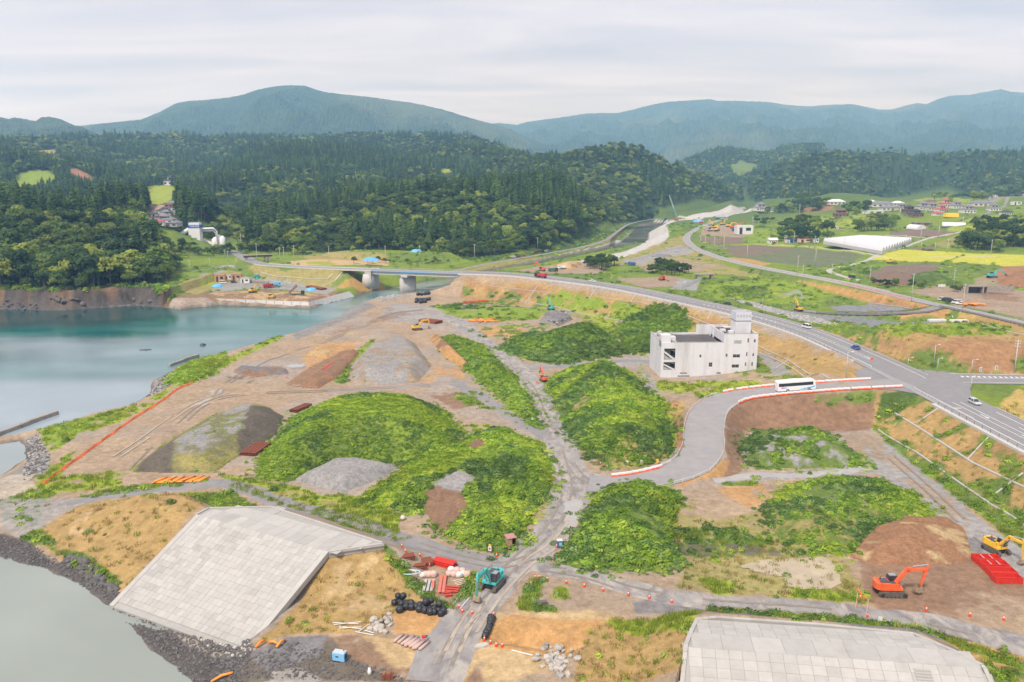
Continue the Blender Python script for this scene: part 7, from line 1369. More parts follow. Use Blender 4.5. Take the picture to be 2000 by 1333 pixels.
# cones
def cone_proto():
    e = empty('traffic_cone', (0, 0, -900)); MB().box((0, 0, .02), (.38, .38, .05)).build('base', CONEO, e); MB().lathe([(.16, .04), (.11, .33)], n=10).build('cone', CONEO, e, True); MB().lathe([(.112, .33), (.08, .52)], n=10).build('white_band', LAMPW, e, True); MB().lathe([(.08, .52), (.035, .75)], n=10).build('tip', CONEO, e, True); return e
CN = cone_proto(); first = True
cones = [(785,1069,'beside the rusty beams, uppermost of the row'),(792,1079,'beside the rusty beams, second of the row'),(820,1087,'on the track above the rusty beams'),(843,1099,'right of the rusty beams'),(839,1107,'at the end of the stacked rusty beams'),(917,1121,'right of the pale bags'),(897,1188,'left of the teal bucket'),(903,1197,'below the teal bucket, left one'),(922,1200,'below the teal bucket, right one'),(999,1073,'in front of the wooden booth'),(1045,1131,'left end of the weed strip'),(1053,1130,'second at the weed strip'),(1037,1143,'lower edge of the weed strip'),(1069,1134,'first of the line beside the track'),(1106,1140,'second of the line beside the track'),(1141,1147,'third of the line beside the track'),(1178,1155,'fourth of the line beside the track'),(1227,1164,'fifth of the line beside the track'),(1268,1170,'sixth of the line beside the track'),(1312,1178,'seventh of the line beside the track'),(964,1203,'at the top of the black bag row'),(946,1252,'at the foot of the black bag row'),(958,1258,'left of three below the orange cut'),(969,1263,'middle of three below the orange cut'),(981,1264,'right of three below the orange cut'),(1809,1194,'near the orange excavator'),(1894,1204,'in the brown mud below the bins'),(1960,1212,'at the right end of the mud'),(1087,1070,'beside the blue box'),(970,1088,'beside the road sign left of the booth'),(1162,904,'left end of the fork barrier, upper'),(1173,908,'left end of the fork barrier, middle'),(1186,914,'next to the fork barrier end'),(1048,747,'first beside the small orange excavator'),(1052,750,'second beside the small orange excavator'),(559,738,'beside the trench spoil'),(1680,1170,'at the pole gate left'),(1694,1206,'at the pole gate right'),(390,746,'at the upper end of the orange netting')]
for u, v, w in cones:
    l_ = on(u, v, .07)
    if first: CN.location = l_; c = CN; first = False
    else: c = copy_tree(CN, l_)
    c.rotation_euler.z = u * .7; c.scale = (1.25,) * 3; tag(c, 'orange and white traffic cone ' + w, 'traffic cone', 'traffic cones')
# big bags
def bag_mesh(seed, m_, tall=1.0):
    n, k = 14, 8; g = np.random.default_rng(seed); V = []; prof = [(.30, 0), (.52, .08), (.60, .35), (.60, .65), (.54, .90), (.36, 1.04), (.16, 1.08), (.10, 1.2)]
    for r, z in prof:
        for j in range(n): a = 2 * math.pi * j / n; q = r * (1 + g.normal(0, .08) + .07 * math.cos(5 * a + seed)); V.append((q * math.cos(a), q * math.sin(a), z * tall))
    F = [(i * n + j, i * n + (j + 1) % n, (i + 1) * n + (j + 1) % n, (i + 1) * n + j) for i in range(k - 1) for j in range(n)]; mb = MB(); mb.v = V; mb.f = F + [tuple(range(n))[::-1], tuple(range((k - 1) * n, k * n))]; return mb.mesh('big_bag', m_, True)
BB = [bag_mesh(k, BLKBAG) for k in range(4)]; PBM = [bag_mesh(10 + k, PINK, .85) for k in range(3)]; WB = [bag_mesh(20 + k, WBAG, .8) for k in range(2)]
def bags(pix, meshes, label, group, sc=1.0, up=()):
    for k, (u, v) in enumerate(pix):
        l_ = on(u, v); l_.z += 1.0 * sc if k in up else -.05; o = link('big_bag', meshes[k % len(meshes)], None, l_, k * 1.3); o.scale = (sc * (.95 + .1 * ((k * 7) % 3) / 2),) * 3; tag(o, label, 'big bag', group)
bags([(771,1182),(781,1180),(784,1185),(794,1184),(803,1183),(804,1191),(813,1190),(820,1187),(829,1190),(835,1188),(819,1195),(830,1197),(839,1195),(848,1193),(840,1200),(848,1200),(857,1196),(866,1199),(861,1203),(793,1190),(781,1196)], BB, 'black sack in the long heap on the orange soil', 'black sacks on the orange soil', 1.0)
bags([(778,1179),(788,1179),(832,1191),(842,1188),(858,1195)], BB, 'black sack lying on top of the long heap', 'black sacks on the orange soil, upper layer', .95, up=(0, 1, 2, 3, 4))
bags([(962,1212),(959,1217),(957,1223),(955,1229),(953,1235),(950,1241),(947,1247),(958,1211)], BB, 'black sack in the single row beside the orange cut', 'black sacks beside the orange cut', .95)
bags([(814,588),(820,589),(826,589),(832,588),(838,587),(817,584),(824,584),(831,583),(837,582),(813,592),(822,593),(830,592)], BB, 'black sack in the pile on the river bank', 'black sacks on the river bank', 1.9, up=(5, 6, 7, 8))
bags([(722,583),(728,582),(735,580),(742,579),(748,578)], BB, 'black sack in the line at the river mouth', 'black sacks at the river mouth', 1.6); bags([(335,745),(341,745),(347,745),(353,744),(359,744),(365,744)], BB, 'black sack under the green shore bank', 'black sacks under the shore bank', 1.0)
bags([(831,1126),(838,1126),(847,1126),(877,1125),(887,1126),(892,1119),(903,1119),(912,1126)], PBM, 'faded pink bag in the storage heap beside the teal excavator', 'pink bags in the storage heap', 1.15); bags([(825,1127),(881,1116),(897,1127),(905,1124)], WB, 'white bag in the storage heap beside the teal excavator', 'white bags in the storage heap', 1.1)
# steel beams and piles
def stack(name, label, u0, v0, u1, v1, n, w, h, m_, layers=1, group='steel stacks on the site', gap=1.22, cat='steel stack', profile='H', part='beam'):
    a, b = on(u0, v0), on(u1, v1); d = b - a; L_ = math.hypot(d.x, d.y) * 1.25; e = empty(name, ((a.x + b.x) / 2, (a.y + b.y) / 2, min(a.z, b.z) + .05), math.atan2(d.y, d.x), label, cat, group)
    mb = MB()
    if profile == 'H': mb.box((0, 0, h * .08), (L_, w, h * .14)).box((0, 0, h * .92), (L_, w, h * .14)).box((0, 0, h / 2), (L_, w * .16, h * .72))
    elif profile == 'U': mb.box((0, 0, h * .85), (L_, w * .6, h * .2)).bar((-L_ / 2, w * .3, h * .9), (L_ / 2, w * .3, h * .9), .08).box((0, w * .42, h * .45), (L_, w * .14, h * .9)).box((0, -w * .42, h * .45), (L_, w * .14, h * .9))
    elif profile == 'O': mb.tube([(-L_ / 2, 0, h / 2), (L_ / 2, 0, h / 2)], h / 2, 10)
    else: mb.box((0, 0, h / 2), (L_, w * .94, h))
    me = mb.mesh(part, m_, profile == 'O'); 
    for l in range(layers):
        for k in range(n - (l if profile == 'O' else 0)): link(part, me, e, ((random.random() - .5) * .25, (k - (n - 1) / 2 + (l * .5 if profile == 'O' else 0)) * w * gap, l * h * 1.02))
    return e
GS = 'steel stacks on the site'
stack('steel_beams', 'stack of rusty beams furthest from the teal excavator', 775,1084,806,1091, 4,.34,.4, RUST, 2); stack('steel_beams', 'wide stack of rusty beams in the middle of the storage area', 810,1092,841,1101, 6,.36,.4, RUST, 2); stack('steel_beams', 'lower stack of rusty beams nearest the dry grass slope', 798,1101,828,1110, 3,.36,.4, RUST, 2)
stack('steel_beams', 'bright red stack of steel beams beside the track', 853,1101,885,1109, 4,.38,.5, BINR, 2); stack('steel_beams', 'pair of long pink-red beams lying end-on in the grass', 862,1158,866,1131, 2,.55,.5, mat('faded_red', (.58,.17,.12),.7,.1,2), 1)
stack('steel_beams', 'short faded red beam in the grass', 845,1152,846,1140, 1,.5,.4, MATS['faded_red'], 1); stack('concrete_beams', 'pale concrete beams lying in the grass', 835,1156,839,1138, 3,.45,.4, CONC, 1, gap=1.5); stack('timber_stack', 'loose timber planks beside the teal excavator', 890,1141,907,1137, 4,.35,.2, mat('pale_timber', (.55,.42,.3),.85,.2,3), 1, gap=1.6, part='plank'); stack('steel_beams', 'short red beams stacked near the white poles', 871,1153,894,1155, 3,.5,.4, RUSTR, 1, gap=1.6); stack('steel_beams', 'three short red blocks of beam in the grass', 869,1164,880,1163, 2,.5,.4, RUSTR, 1, gap=1.8)
stack('concrete_piles', 'pinkish concrete piles lying side by side near the blue generator', 790,1262,805,1250, 6,.62,.5, mat('pinkish_concrete', (.50,.36,.31),.85,.12,2), 1, profile='O', part='pile'); stack('concrete_piles', 'second row of pinkish piles near the red pump', 806,1265,822,1252, 5,.62,.5, MATS['pinkish_concrete'], 1, profile='O', part='pile')
stack('sheet_piles', 'rusty sheet piles at the foot of the big green mound', 487,889,512,872, 5,.75,.45, RUST, 2, profile='U'); stack('sheet_piles', 'rusty sheet piles on the left shoulder of the green mound', 575,805,600,795, 3,.75,.5, RUST, 2, profile='U'); stack('sheet_piles', 'rusty sheet piles beside the brown trench', 640,725,655,715, 4,.9,.5, RUSTR, 2, profile='U'); stack('sheet_piles', 'rusty sheet piles behind the yellow excavator', 828,628,854,632, 4,1.2,.7, RUST, 2, profile='U'); stack('sheet_piles', 'long row of orange-brown sheet piles below the highway slope', 912,592,947,590, 3,1.2,.9, RUSTR, 1, profile='U'); stack('steel_beams', 'dark red girders beside the blue sheets across the bay', 606,562,630,566, 3,1.4,1.2, RUST, 1)
# orange pipes: a row of short plastic pipes laid side by side
pm_ = MB().tube([(0, -1.9, .22), (0, 1.9, .22)], .2, 8).mesh('pipe', ORP, True)
a_, b_ = on(308, 941), on(398, 938)
for k in range(26):
    q = a_.lerp(b_, k / 25); o = link('pipe', pm_, None, (q.x, q.y, ground(q.x, q.y) + .05 + (.35 if k % 5 == 2 else 0)), -.45 + (random.random() - .5) * .3); tag(o, 'short orange plastic pipe in the row below the grey-green heap', 'pipe', 'orange pipes by the gravel road')
for u0, v0, u1, v1, w in ((500,1268,518,1256,'leaning in the weeds by the seawall, left one'),(540,1268,556,1255,'leaning in the weeds by the seawall, right one'),(413,1335,455,1320,'lying on the dark shingle at the bottom edge'),(525,1258,545,1264,'lying across the weeds by the seawall')):
    a_, b_ = on(u0, v0, .3), on(u1, v1, .5); tag(MB().tube([a_, (a_ + b_) / 2 + Vector((0, 0, .3)), b_], .2, 7).build('pipe', ORP, smooth=True), 'orange pipe ' + w, 'pipe', 'orange pipes at the seawall foot')
for k in range(12): a_ = on(925 + (k * 37 % 44), 627 + (k % 4)); o = link('pipe', pm_, None, (a_.x, a_.y, a_.z + .1 + .25 * (k % 3)), k * .4 - 1.2); o.scale = (1.6,) * 3; tag(o, 'orange pipe in the loose pile below the highway slope', 'pipe', 'orange pipes below the highway slope')
for k in range(10): a_ = on(1882 + (k * 13 % 33), 596 + (k % 3) * 1.0); o = link('pipe', pm_, None, (a_.x, a_.y, a_.z + .1 + .3 * (k % 3)), k * .7); o.scale = (1.8,) * 3; tag(o, 'orange-red tube in the loose pile by the parked cars', 'pipe', 'orange tubes by the parked cars')
# orange netting laid along the shore
def netting():
    pix = [(80,948),(130,912),(200,862),(262,818),(318,782),(345,762),(377,748)]; g = at(pix); c = spline([Vector((q.x, q.y, 0)) for q in g], 1.0); V = []; F = []; rr = np.random.default_rng(2)
    for i, p in enumerate(c):
        d = (c[min(i + 1, len(c) - 1)] - c[max(i - 1, 0)]).normalized(); n = Vector((d.y, -d.x, 0)); z = ground(p.x, p.y); w = .55 + .2 * math.sin(i * .7) + .25 * rr.random()
        V += [tuple(p + n * w * .5 + Vector((0, 0, z + .08))), tuple(p + Vector((0, 0, z + .45 + .25 * rr.random()))), tuple(p - n * w * .5 + Vector((0, 0, z + .08)))]
    for i in range(len(c) - 1): F += [(3 * i, 3 * i + 1, 3 * i + 4, 3 * i + 3), (3 * i + 1, 3 * i + 2, 3 * i + 5, 3 * i + 4)]
    tag(link('netting', np_mesh('netting', V, F, ORNET, False)), 'long line of bright orange safety netting along the shore', 'netting')
netting()
# boulders and rubble
def rock_mesh(seed, m_):
    bm = bmesh.new(); bmesh.ops.create_icosphere(bm, subdivisions=1, radius=1); g = np.random.default_rng(seed); sx = g.uniform(.7, 1.3, 3)
    for v in bm.verts: v.co = Vector((v.co.x * sx[0], v.co.y * sx[1], v.co.z * sx[2] * .75)) * g.uniform(.75, 1.2)
    me = bpy.data.meshes.new('boulder'); bm.to_mesh(me); bm.free(); me.materials.append(m_); return me
RK = [rock_mesh(k, STONE) for k in range(4)]; DK = [rock_mesh(10 + k, DSTONE) for k in range(4)]; CK = [rock_mesh(20 + k, mat('grey_block', (.34, .33, .31), .9, .2, 2, rnd=.2)) for k in range(3)]
def boulders(pix, meshes, lab, grp, r0=.45, r1=.8, jitter=5, n=30, jv=4):
    for k in range(n):
        u, v = pix; u += random.gauss(0, jitter); v += random.gauss(0, jv); l_ = on(u, v); r = random.uniform(r0, r1); o = link('boulder', meshes[k % len(meshes)], None, (l_.x, l_.y, l_.z + r * .3 + (random.random() * .5 if k % 3 == 0 else 0)), random.random() * 6); o.scale = (r,) * 3; tag(o, lab, 'boulder', grp)
boulders((743,1224), RK, 'pale boulder in the heap on the dry grass slope', 'pale boulders on the grass slope', .35, .75, 9, 34, 9); boulders((1092,1298), RK, 'pale broken block in the rubble heap at the bottom edge', 'rubble blocks at the bottom edge', .4, .8, 14, 36, 14); boulders((1080,1285), CK, 'grey broken block in the rubble heap at the bottom edge', 'grey rubble at the bottom edge', .3, .7, 18, 24, 14)
def rubble_on(pa, zadd, n, meshes, nm, sc, label):
    pa = np.array([(q.x, q.y) for q in at(pa)]); X = rng.uniform(pa[:, 0].min(), pa[:, 0].max(), n * 4); Y = rng.uniform(pa[:, 1].min(), pa[:, 1].max(), n * 4); k = sdf(X, Y, pa) > 0; X, Y = X[k][:n], Y[k][:n]; Z = height(X, Y) + zadd
    o = scatter(nm, meshes, np.stack([X, Y, Z], 1), rng.uniform(.3, 1, len(X)) ** 2 * sc, rng.uniform(0, 6.28, len(X)), rng.integers(0, len(meshes), len(X))); o['label'] = label
rubble_on([(-60,1030),(60,1062),(150,1112),(228,1158),(330,1215),(430,1252),(490,1275),(470,1335),(370,1330),(300,1265),(200,1165),(100,1112),(-60,1078)], .02, 9000, DK, 'shingle', .34, 'dark shingle and stones along the beach')
rubble_on([(120,1080),(180,1100),(235,1155),(228,1165),(170,1130),(120,1100)], .1, 220, DK, 'beach_stones', 1.0, 'dark boulders lining the top of the beach')
rubble_on([(335,1200),(400,1222),(470,1250),(500,1270),(470,1285),(400,1262),(340,1230)], .05, 1600, RK + DK, 'beach_rubble', .4, 'stony rubble at the foot of the left seawall')
rubble_on([(50,858),(75,848),(98,890),(95,918),(45,945),(52,905)], .03, 900, CK + DK, 'inlet_stones', .45, 'pale stones round the small inlet'); rubble_on([(285,778),(305,745),(345,720),(340,742),(320,765)], .03, 500, DK + CK, 'shore_stones', .5, 'stones on the shore beside the jetty')
rubble_on([(1425,583),(1470,590),(1520,605),(1600,622),(1640,635),(1590,632),(1490,607)], .05, 1200, CK, 'stone_bank', .9, 'bank of grey stones behind the highway'); rubble_on([(0,590),(60,594),(130,594),(200,590),(262,585),(305,582),(305,592),(200,603),(60,606),(0,604)], .0, 420, DK, 'cliff_rocks', 1.7, 'fallen dark rocks along the foot of the cliff'); rubble_on([(730,582),(780,578),(790,582),(740,590)], .1, 260, CK, 'river_rubble', 1.0, 'grey rubble on the river mouth bar')
rubble_on([(1065,632),(1090,638),(1118,624),(1110,614),(1075,612)], 1.6, 260, DK + CK, 'heap_rubble', .9, 'dark broken stone on the rubble heap'); rubble_on([(470,1300),(560,1250),(700,1290),(820,1333),(480,1333)], .02, 700, DK, 'mud_stones', .35, 'loose dark stones over the muddy foreshore')
# rocks standing in the bay
for u, v, s_, lab in ((283,684,(4.2, 1.0, .7),'flat dark rock awash in the bay'),(396,675,(2.2, 1.3, 1.6),'dark rock standing out of the bay near the shore')):
    q = P(u, v, 0); o = link('sea_rock', DK[1], None, (q.x, q.y, .1), .2); o.scale = s_; tag(o, lab, 'rock')
# broken jetty walls
def jetty(label, pix, z0, w, h, broken):
    g = [P(u, v, z0) for u, v in pix]; o = g[0].copy(); o.z = 0; e = empty('jetty', o, 0, label, 'jetty')
    for k, (a, b) in enumerate(zip(g, g[1:])):
        n = max(1, int((b - a).length / 7))
        for j in range(n): p0, p1 = a.lerp(b, j / n + .01), a.lerp(b, (j + 1) / n - .01); t = random.uniform(-.25, .1) if broken else 0; c = (p0 + p1) / 2 - o; c.z = (z0 + t - h) / 2 + z0 / 2; MB().box((c.x, c.y, z0 - h / 2 + t), (w, (p1 - p0).length, h), rz=math.atan2((p1 - p0).y, (p1 - p0).x) - math.pi / 2).build('block', mat('old_concrete', (.33, .29, .25), .9, .2, 1, dirt=(.13, .11, .1, .6)), e, bevel=.08)
jetty('broken old concrete jetty at the left edge by the inlet', [(-40,862),(0,842),(40,828),(68,817),(112,802)], 1.2, 1.3, 3.0, True); jetty('old concrete wall at the waterside end of the green shore bank', [(330,711),(360,700),(388,692)], 1.2, 1.0, 3, True)
# red bins
def bins():
    a = [P(u, v, 3.0) for u, v in ((1902,1098),(1916,1110),(1930,1124),(1940,1136))]; wds = ['topmost of the four','second of the four','third of the four','lowest of the four']
    for k, (q, w) in enumerate(zip(a, wds)):
        z = ground(q.x, q.y); L_, D_, H_ = 4.7, 1.9, 1.15; e = empty('steel_bin', (q.x + L_ / 2, q.y, z + .05), -.06, 'open red steel bin by the yellow excavator, ' + w, 'bin', 'red steel bins')
        for c, s_ in (((0, -D_ / 2, H_ / 2), (L_, .08, H_)), ((0, D_ / 2, H_ / 2), (L_, .08, H_)), ((-L_ / 2, 0, H_ / 2), (.08, D_ - .1, H_)), ((L_ / 2, 0, H_ / 2), (.08, D_ - .1, H_))): MB().box(c, s_).build('side', BINR, e)
        MB().box((0, 0, .06), (L_ - .1, D_ - .1, .08)).build('floor', BINR, e); r = MB()
        for x in np.linspace(-L_ / 2, L_ / 2, 7): r.box((x, -D_ / 2 - .06, H_ / 2), (.09, .08, H_)).box((x, D_ / 2 + .06, H_ / 2), (.09, .08, H_))
        r.box((0, -D_ / 2 - .04, H_), (L_ + .1, .14, .1)).box((0, D_ / 2 + .04, H_), (L_ + .1, .14, .1)); r.build('rib', BINR, e)
        if k < 2:
            for x in (-L_ / 6, L_ / 6): MB().box((x, 0, H_ - .1), (.12, D_, .12)).build('cross_bar', mat('bar_pink', (.7, .4, .36), .6, .1, 2), e)
bins()
# generator, booth, blue box, signs
def gen():
    q = on(664, 1290); e = empty('generator', q, -.25, 'light blue generator on the muddy foreshore', 'generator'); MB().box((0, 0, .8), (2.0, 1.1, 1.3)).build('housing', PLB, e, bevel=.04); MB().box((0, 0, 1.49), (1.9, 1.0, .08)).build('lid', mat('lid_grey', (.5, .53, .55), .5, .1, 2), e); MB().box((0, 0, .1), (2.1, 1.2, .16)).build('skid', DARKM, e); MB().box((1.01, 0, .8), (.03, .8, .9)).build('side_grille', DARKM, e); MB().box((-.2, -.56, .9), (.5, .02, .2)).build('name_plate', DARKM, e); MB().tube([(.6, .2, 1.5), (.6, .2, 1.8)], .06, 6).build('exhaust', DARKM, e)
    q = on(828, 1252); e = empty('pump', q, .2, 'small red and grey pump beside the pinkish piles', 'pump'); MB().box((0, 0, .3), (1.0, .7, .5)).build('frame', STEEL, e); MB().box((0, 0, .7), (.7, .5, .4)).build('engine', PR, e, bevel=.05); MB().tube([(.3, 0, .8), (.6, 0, .8)], .12, 8).build('outlet', DARKM, e)
    q = on(997, 1070); e = empty('booth', q, .35, 'small wooden guard booth with reddish roof beside the road fork', 'booth')
    MB().box((-.8, 0, 1.25), (.1, 1.7, 2.3)).build('side_panel', TIMB, e); MB().box((.8, 0, 1.25), (.1, 1.7, 2.3)).build('side_panel', mat('dark_timber', (.10, .06, .05), .9, .2, 3), e); MB().box((0, .8, 1.25), (1.5, .1, 2.3)).build('back_panel', TIMB, e); MB().box((-.35, -.8, 1.25), (.8, .08, 2.2)).build('door', TIMB, e); MB().box((0, 0, 2.5), (2.0, 2.1, .14), taper=(.92, .92)).build('roof', mat('booth_roof', (.45, .22, .20), .8, .15, 3), e); MB().box((0, 0, .06), (1.9, 1.9, .12)).build('floor', DARKM, e)
    q = on(1093, 1069); e = empty('storage_box', q, .1, 'blue box with pale lid beside the leafy mound', 'box'); MB().box((0, 0, .75), (1.1, 1.0, 1.5)).build('body', PBL, e, bevel=.03); MB().box((0, 0, 1.54), (1.16, 1.06, .08)).build('lid', mat('lid_cream', (.62, .56, .40), .6, .1, 2), e); MB().box((.1, -.505, .8), (.6, .02, .8)).build('door', PLB, e)
    for u, v, lab, tint in ((957,1082,'white site sign with yellow top left of the wooden booth',None),(1718,1222,'white notice board leaning beside the right seawall',None),(1225,912,'small white sign at the fork barrier, left one',None),(1253,911,'small white sign at the fork barrier, middle one',None),(1284,908,'small yellow sign at the fork barrier, right one',PY),(1040,826,'white marker at the end of the green ridge',None)):
        q = on(u, v); e = empty('sign', q, -.3, lab, 'sign', 'small site signs'); MB().box((0, 0, .5), (.06, .06, 1.0)).build('post', STEEL, e); MB().box((0, -.04, 1.1), (.62, .05, 1.0)).build('board', tint or PW, e)
        if u == 957: MB().box((0, -.04, 1.85), (.5, .05, .4)).build('cap_board', PY, e)
        if u == 957: MB().box((0, -.072, 1.1), (.3, .01, .5)).build('print', PR, e)
    q = on(1300, 727); 
gen()
# pole gate across the track, laid scaffold tubes
def tubes():
    for u0, v0, u1, v1, h0, h1, lab in ((1671,1188,1676,1150,.1,3.6,'left upright pole of the height gate over the track'),(1690,1212,1683,1170,.1,3.8,'right upright pole of the height gate over the track')):
        a_, b_ = on(u0, v0), None; tag(MB().tube([a_, a_ + Vector((.2, 0, h1))], .06, 6).build('gate_pole', mat('red_white', (.75, .45, .42), .6, .3, 6)), lab, 'pole', 'height gate poles')
    a_, b_ = on(1671, 1188, 3.6), on(1690, 1212, 3.8); tag(MB().tube([a_, (a_ + b_) / 2 + Vector((0, 0, -.3)), b_], .10, 6).build('gate_streamer', CONEO), 'orange streamer hung across the height gate', 'streamer')
    for k, (u0, v0, u1, v1) in enumerate([(650,1219,700,1222),(652,1224,705,1218),(662,1232,706,1228),(662,1226,706,1232),(700,1238,722,1222),(712,1236,730,1240),(694,1237,730,1244)]):
        a_, b_ = on(u0, v0, .25 + .1 * (k % 3)), on(u1, v1, .3); tag(MB().tube([a_, b_], .06, 6).build('scaffold_tube', PW), 'pale scaffold tube in the frame laid on the grass slope', 'tube', 'scaffold tubes on the grass slope')
    for u0, v0, u1, v1, lab in ((880,1188,907,1155,'thin white pole lying beside the teal excavator, left'),(899,1190,918,1168,'thin white pole lying beside the teal excavator, right'),(1000,1272,1040,1282,'grey pipe lying below the orange cut')):
        a_, b_ = on(u0, v0, .15), on(u1, v1, .15); tag(MB().tube([a_, b_], .09, 6).build('pole', PW), lab, 'pole')
    q = on(940, 1262); e = empty('concrete_slab', q, .2, 'pale broken concrete slab at the foot of the black bag row', 'slab'); MB().prism([(-1.2, -.4), (.3, -.6), (1.2, -.2), (.8, .5), (-.6, .4)], 0, .25, 'XY').build('slab', CONC, e)
    q = on(797, 1085); 
    a_ = on(800, 1120); mb = MB(); pts = [a_ + Vector((1.2 * math.cos(t) * (1 + .1 * t), .8 * math.sin(t), .1 + .02 * t)) for t in np.linspace(0, 10, 40)]; tag(mb.tube(pts, .10, 6).build('hose', mat('hose_blue', (.50, .62, .68), .5, .1, 2), smooth=True), 'coiled pale blue hose beside the rusty beams', 'hose')
    q = on(1058, 1182); e = empty('pallet', q, .1, 'dark stack of pallets in the weed strip', 'pallet'); [MB().box((0, 0, .08 + .15 * k), (1.9, .8, .11)).build('board', mat('grey_timber', (.14, .12, .11), .9, .2, 3), e) for k in range(5)]
    q = on(758, 1213); e = empty('grid_block', q, .4, 'grey concrete grid block beside the pale boulders', 'block'); [MB().box((x, 0, .25), (.15, 1.1, .4)).build('bar', CONC, e) for x in (-.5, 0, .5)]; [MB().box((0, y, .25), (1.1, .15, .38)).build('bar', CONC, e) for y in (-.5, .5)]
    q = on(722, 1318); tag(MB().lathe([(.3, 0), (.3, .7), (.2, .8), (.2, 1.1)], n=10).build('drum', PW, loc=q, smooth=True), 'small white drum near the bottom edge', 'drum'); q = on(787, 1016); tag(MB().lathe([(.2, .1), (.55, .3), (.6, .6), (.35, .95), (.1, 1.05)], n=12).build('tank', mat('cream_tank', (.6, .52, .45), .6, .1, 2), loc=q, smooth=True), 'round cream tank at the end of the grass verge', 'tank')
    # old wall and pile stubs at the bottom edge
    g = [P(u, v, 2.2) for u, v in ((680,1305),(715,1322),(760,1345))]; e = empty('old_wall', (g[0].x, g[0].y, 0), 0, 'low old concrete wall by the muddy hollow at the bottom edge', 'wall'); [MB().box((a + b) / 2 - Vector((g[0].x, g[0].y, .9)), (.5, (b - a).length, 2.2), rz=math.atan2((b - a).y, (b - a).x) - math.pi / 2).build('block', MATS['old_concrete'], e) for a, b in zip(g, g[1:])]
    q = on(748, 1330); e = empty('pile_stubs', q, .2, 'rusty sheet pile stubs sticking out of the mud', 'sheet piles', None); [MB().prism([(-.2, -.12), (.2, -.12), (.12, .1), (-.12, .1)], -.3, 1.0 + .2 * (k % 2), 'XY').build('pile', RUST, e, loc=(k * .42, .1 * (k % 2), 0)) for k in range(4)]
tubes()

# ---------------------------------------------------------------- barriers and rails along the roads
def barrier_proto():
    e = empty('road_barrier', (0, 0, -900)); MB().prism([(-.30, 0), (.30, 0), (.22, .35), (-.22, .35)], -.97, .97, 'XZ').build('base', mat('barrier_orange', (.80, .13, .035), .5, .06, 2, rnd=.08), e, bevel=.03); MB().prism([(-.2, .352), (.2, .352), (.13, .85), (-.13, .85)], -.97, .97, 'XZ').build('top', mat('barrier_white', (.74, .72, .71), .5, .05, 2), e, bevel=.03); return e
BP = barrier_proto(); bp_used = [False]
def barriers(c, off, s0, s1, label, group):
    s = s0
    while s < s1:
        p, d, r = along(c, s); q = p + r * off; l_ = (q.x, q.y, p.z + .03); yw = math.atan2(d.y, d.x) - math.pi / 2
        if not bp_used[0]: b = BP; b.location = l_; b.rotation_euler.z = yw; bp_used[0] = True
        else: b = copy_tree(BP, l_, yw)
        tag(b, label, 'barrier', group); s += 2.0
barriers(AC, -5.0, 6, s_at(AC, 1420, 785, 9), 'orange and white water barrier on the near side of the access road', 'barriers on the near side of the access road')
barriers(AC, 5.0, 10, s_at(AC, 1392, 766, 9), 'orange and white water barrier on the building side of the access road', 'barriers on the building side of the access road')
sD = s_at(AC, 1300, 915, 4); barriers(AC, 5.0, sD, s_at(AC, 1200, 930, 3.2), 'orange and white water barrier at the road fork', 'barriers at the road fork')
RWP = mat('rail_white', (.66, .66, .65), .5, .1, 3); RPOLE = mat('rail_red', (.66, .12, .08), .6, .1, 3)
def guard_rail(label, c, off, s0, s1, h=.85, every=3.0, pm=STEEL, rm=STEEL, rails=(.8,), w=.08, group='guard rails', name='guard_rail', zoff=.0, rail_h=None):
    p0, d, r = along(c, s0); o = p0 + r * off; e = empty(name, o, 0, label, 'guard rail', group); me = MB().box((0, 0, h / 2), (w, w, h)).mesh('post', pm); n = max(1, int((s1 - s0) / every)); pts = []
    for k in range(n + 1):
        p, d, r = along(c, s0 + (s1 - s0) * k / n); q = p + r * off - o + Vector((0, 0, zoff)); pts.append(q); link('post', me, e, q)
    for z in rails:
        mb = MB(); [mb.bar(a + Vector((0, 0, z)), b + Vector((0, 0, z)), .06, rail_h or .09) for a, b in zip(pts, pts[1:])]; mb.build('rail', rm, e)
    return e
DR = mat('fence_brown', (.12, .10, .09), .6, .1, 2)
guard_rail('dark pedestrian rail along the highway between bridge and junction', HW, 7.9, 4, sJ0 - 8, 1.05, 3.5, DR, DR, (.55, 1.0), zoff=.15, rail_h=.05); guard_rail('dark pedestrian rail along the highway right of the junction', HW, 7.9, sJ1 + 6, LHW - 4, 1.05, 3.5, DR, DR, (.55, 1.0), zoff=.15, rail_h=.05)
guard_rail('dark post fence on the valley side of the highway', HW, -8.2, 30, sJ1 - 34, .9, 3.5, DR, DR, (.8,), rail_h=.05); guard_rail('white steel rail on the inside of the loop road', AC, 5.2, s_at(AC, 1392, 766, 9) + 1, s_at(AC, 1345, 800, 8.2), .8, 2.5, RWP, RWP, (.5, .8)); guard_rail('red and white pole fence on the inside of the loop road', AC, 5.3, s_at(AC, 1345, 800, 8.2), s_at(AC, 1350, 893, 5), .9, 1.2, RPOLE, RWP, (.45, .85)); guard_rail('white steel rail at the lower bend of the loop road', AC, 5.2, s_at(AC, 1350, 893, 5), sD - 1, .8, 2.0, RWP, RWP, (.5, .8), rail_h=.22); guard_rail('thin rail on the outer edge of the loop road', AC, -5.4, s_at(AC, 1420, 785, 9) + 1, s_at(AC, 1215, 945, 3.2), .9, 2.2, RWP, RWP, (.85,), rail_h=.05)
guard_rail('white guard rail on the corner of the junction by the bus', HW, 6.3, sJ0 - 8, sJ0 + 4, .8, 2, RWP, RWP, (.65,), rail_h=.3); guard_rail('white guard rail on the near side of the junction', HW, 5.9, sJ1 - 12, sJ1 + 20, .8, 2, RWP, RWP, (.65,), rail_h=.3)
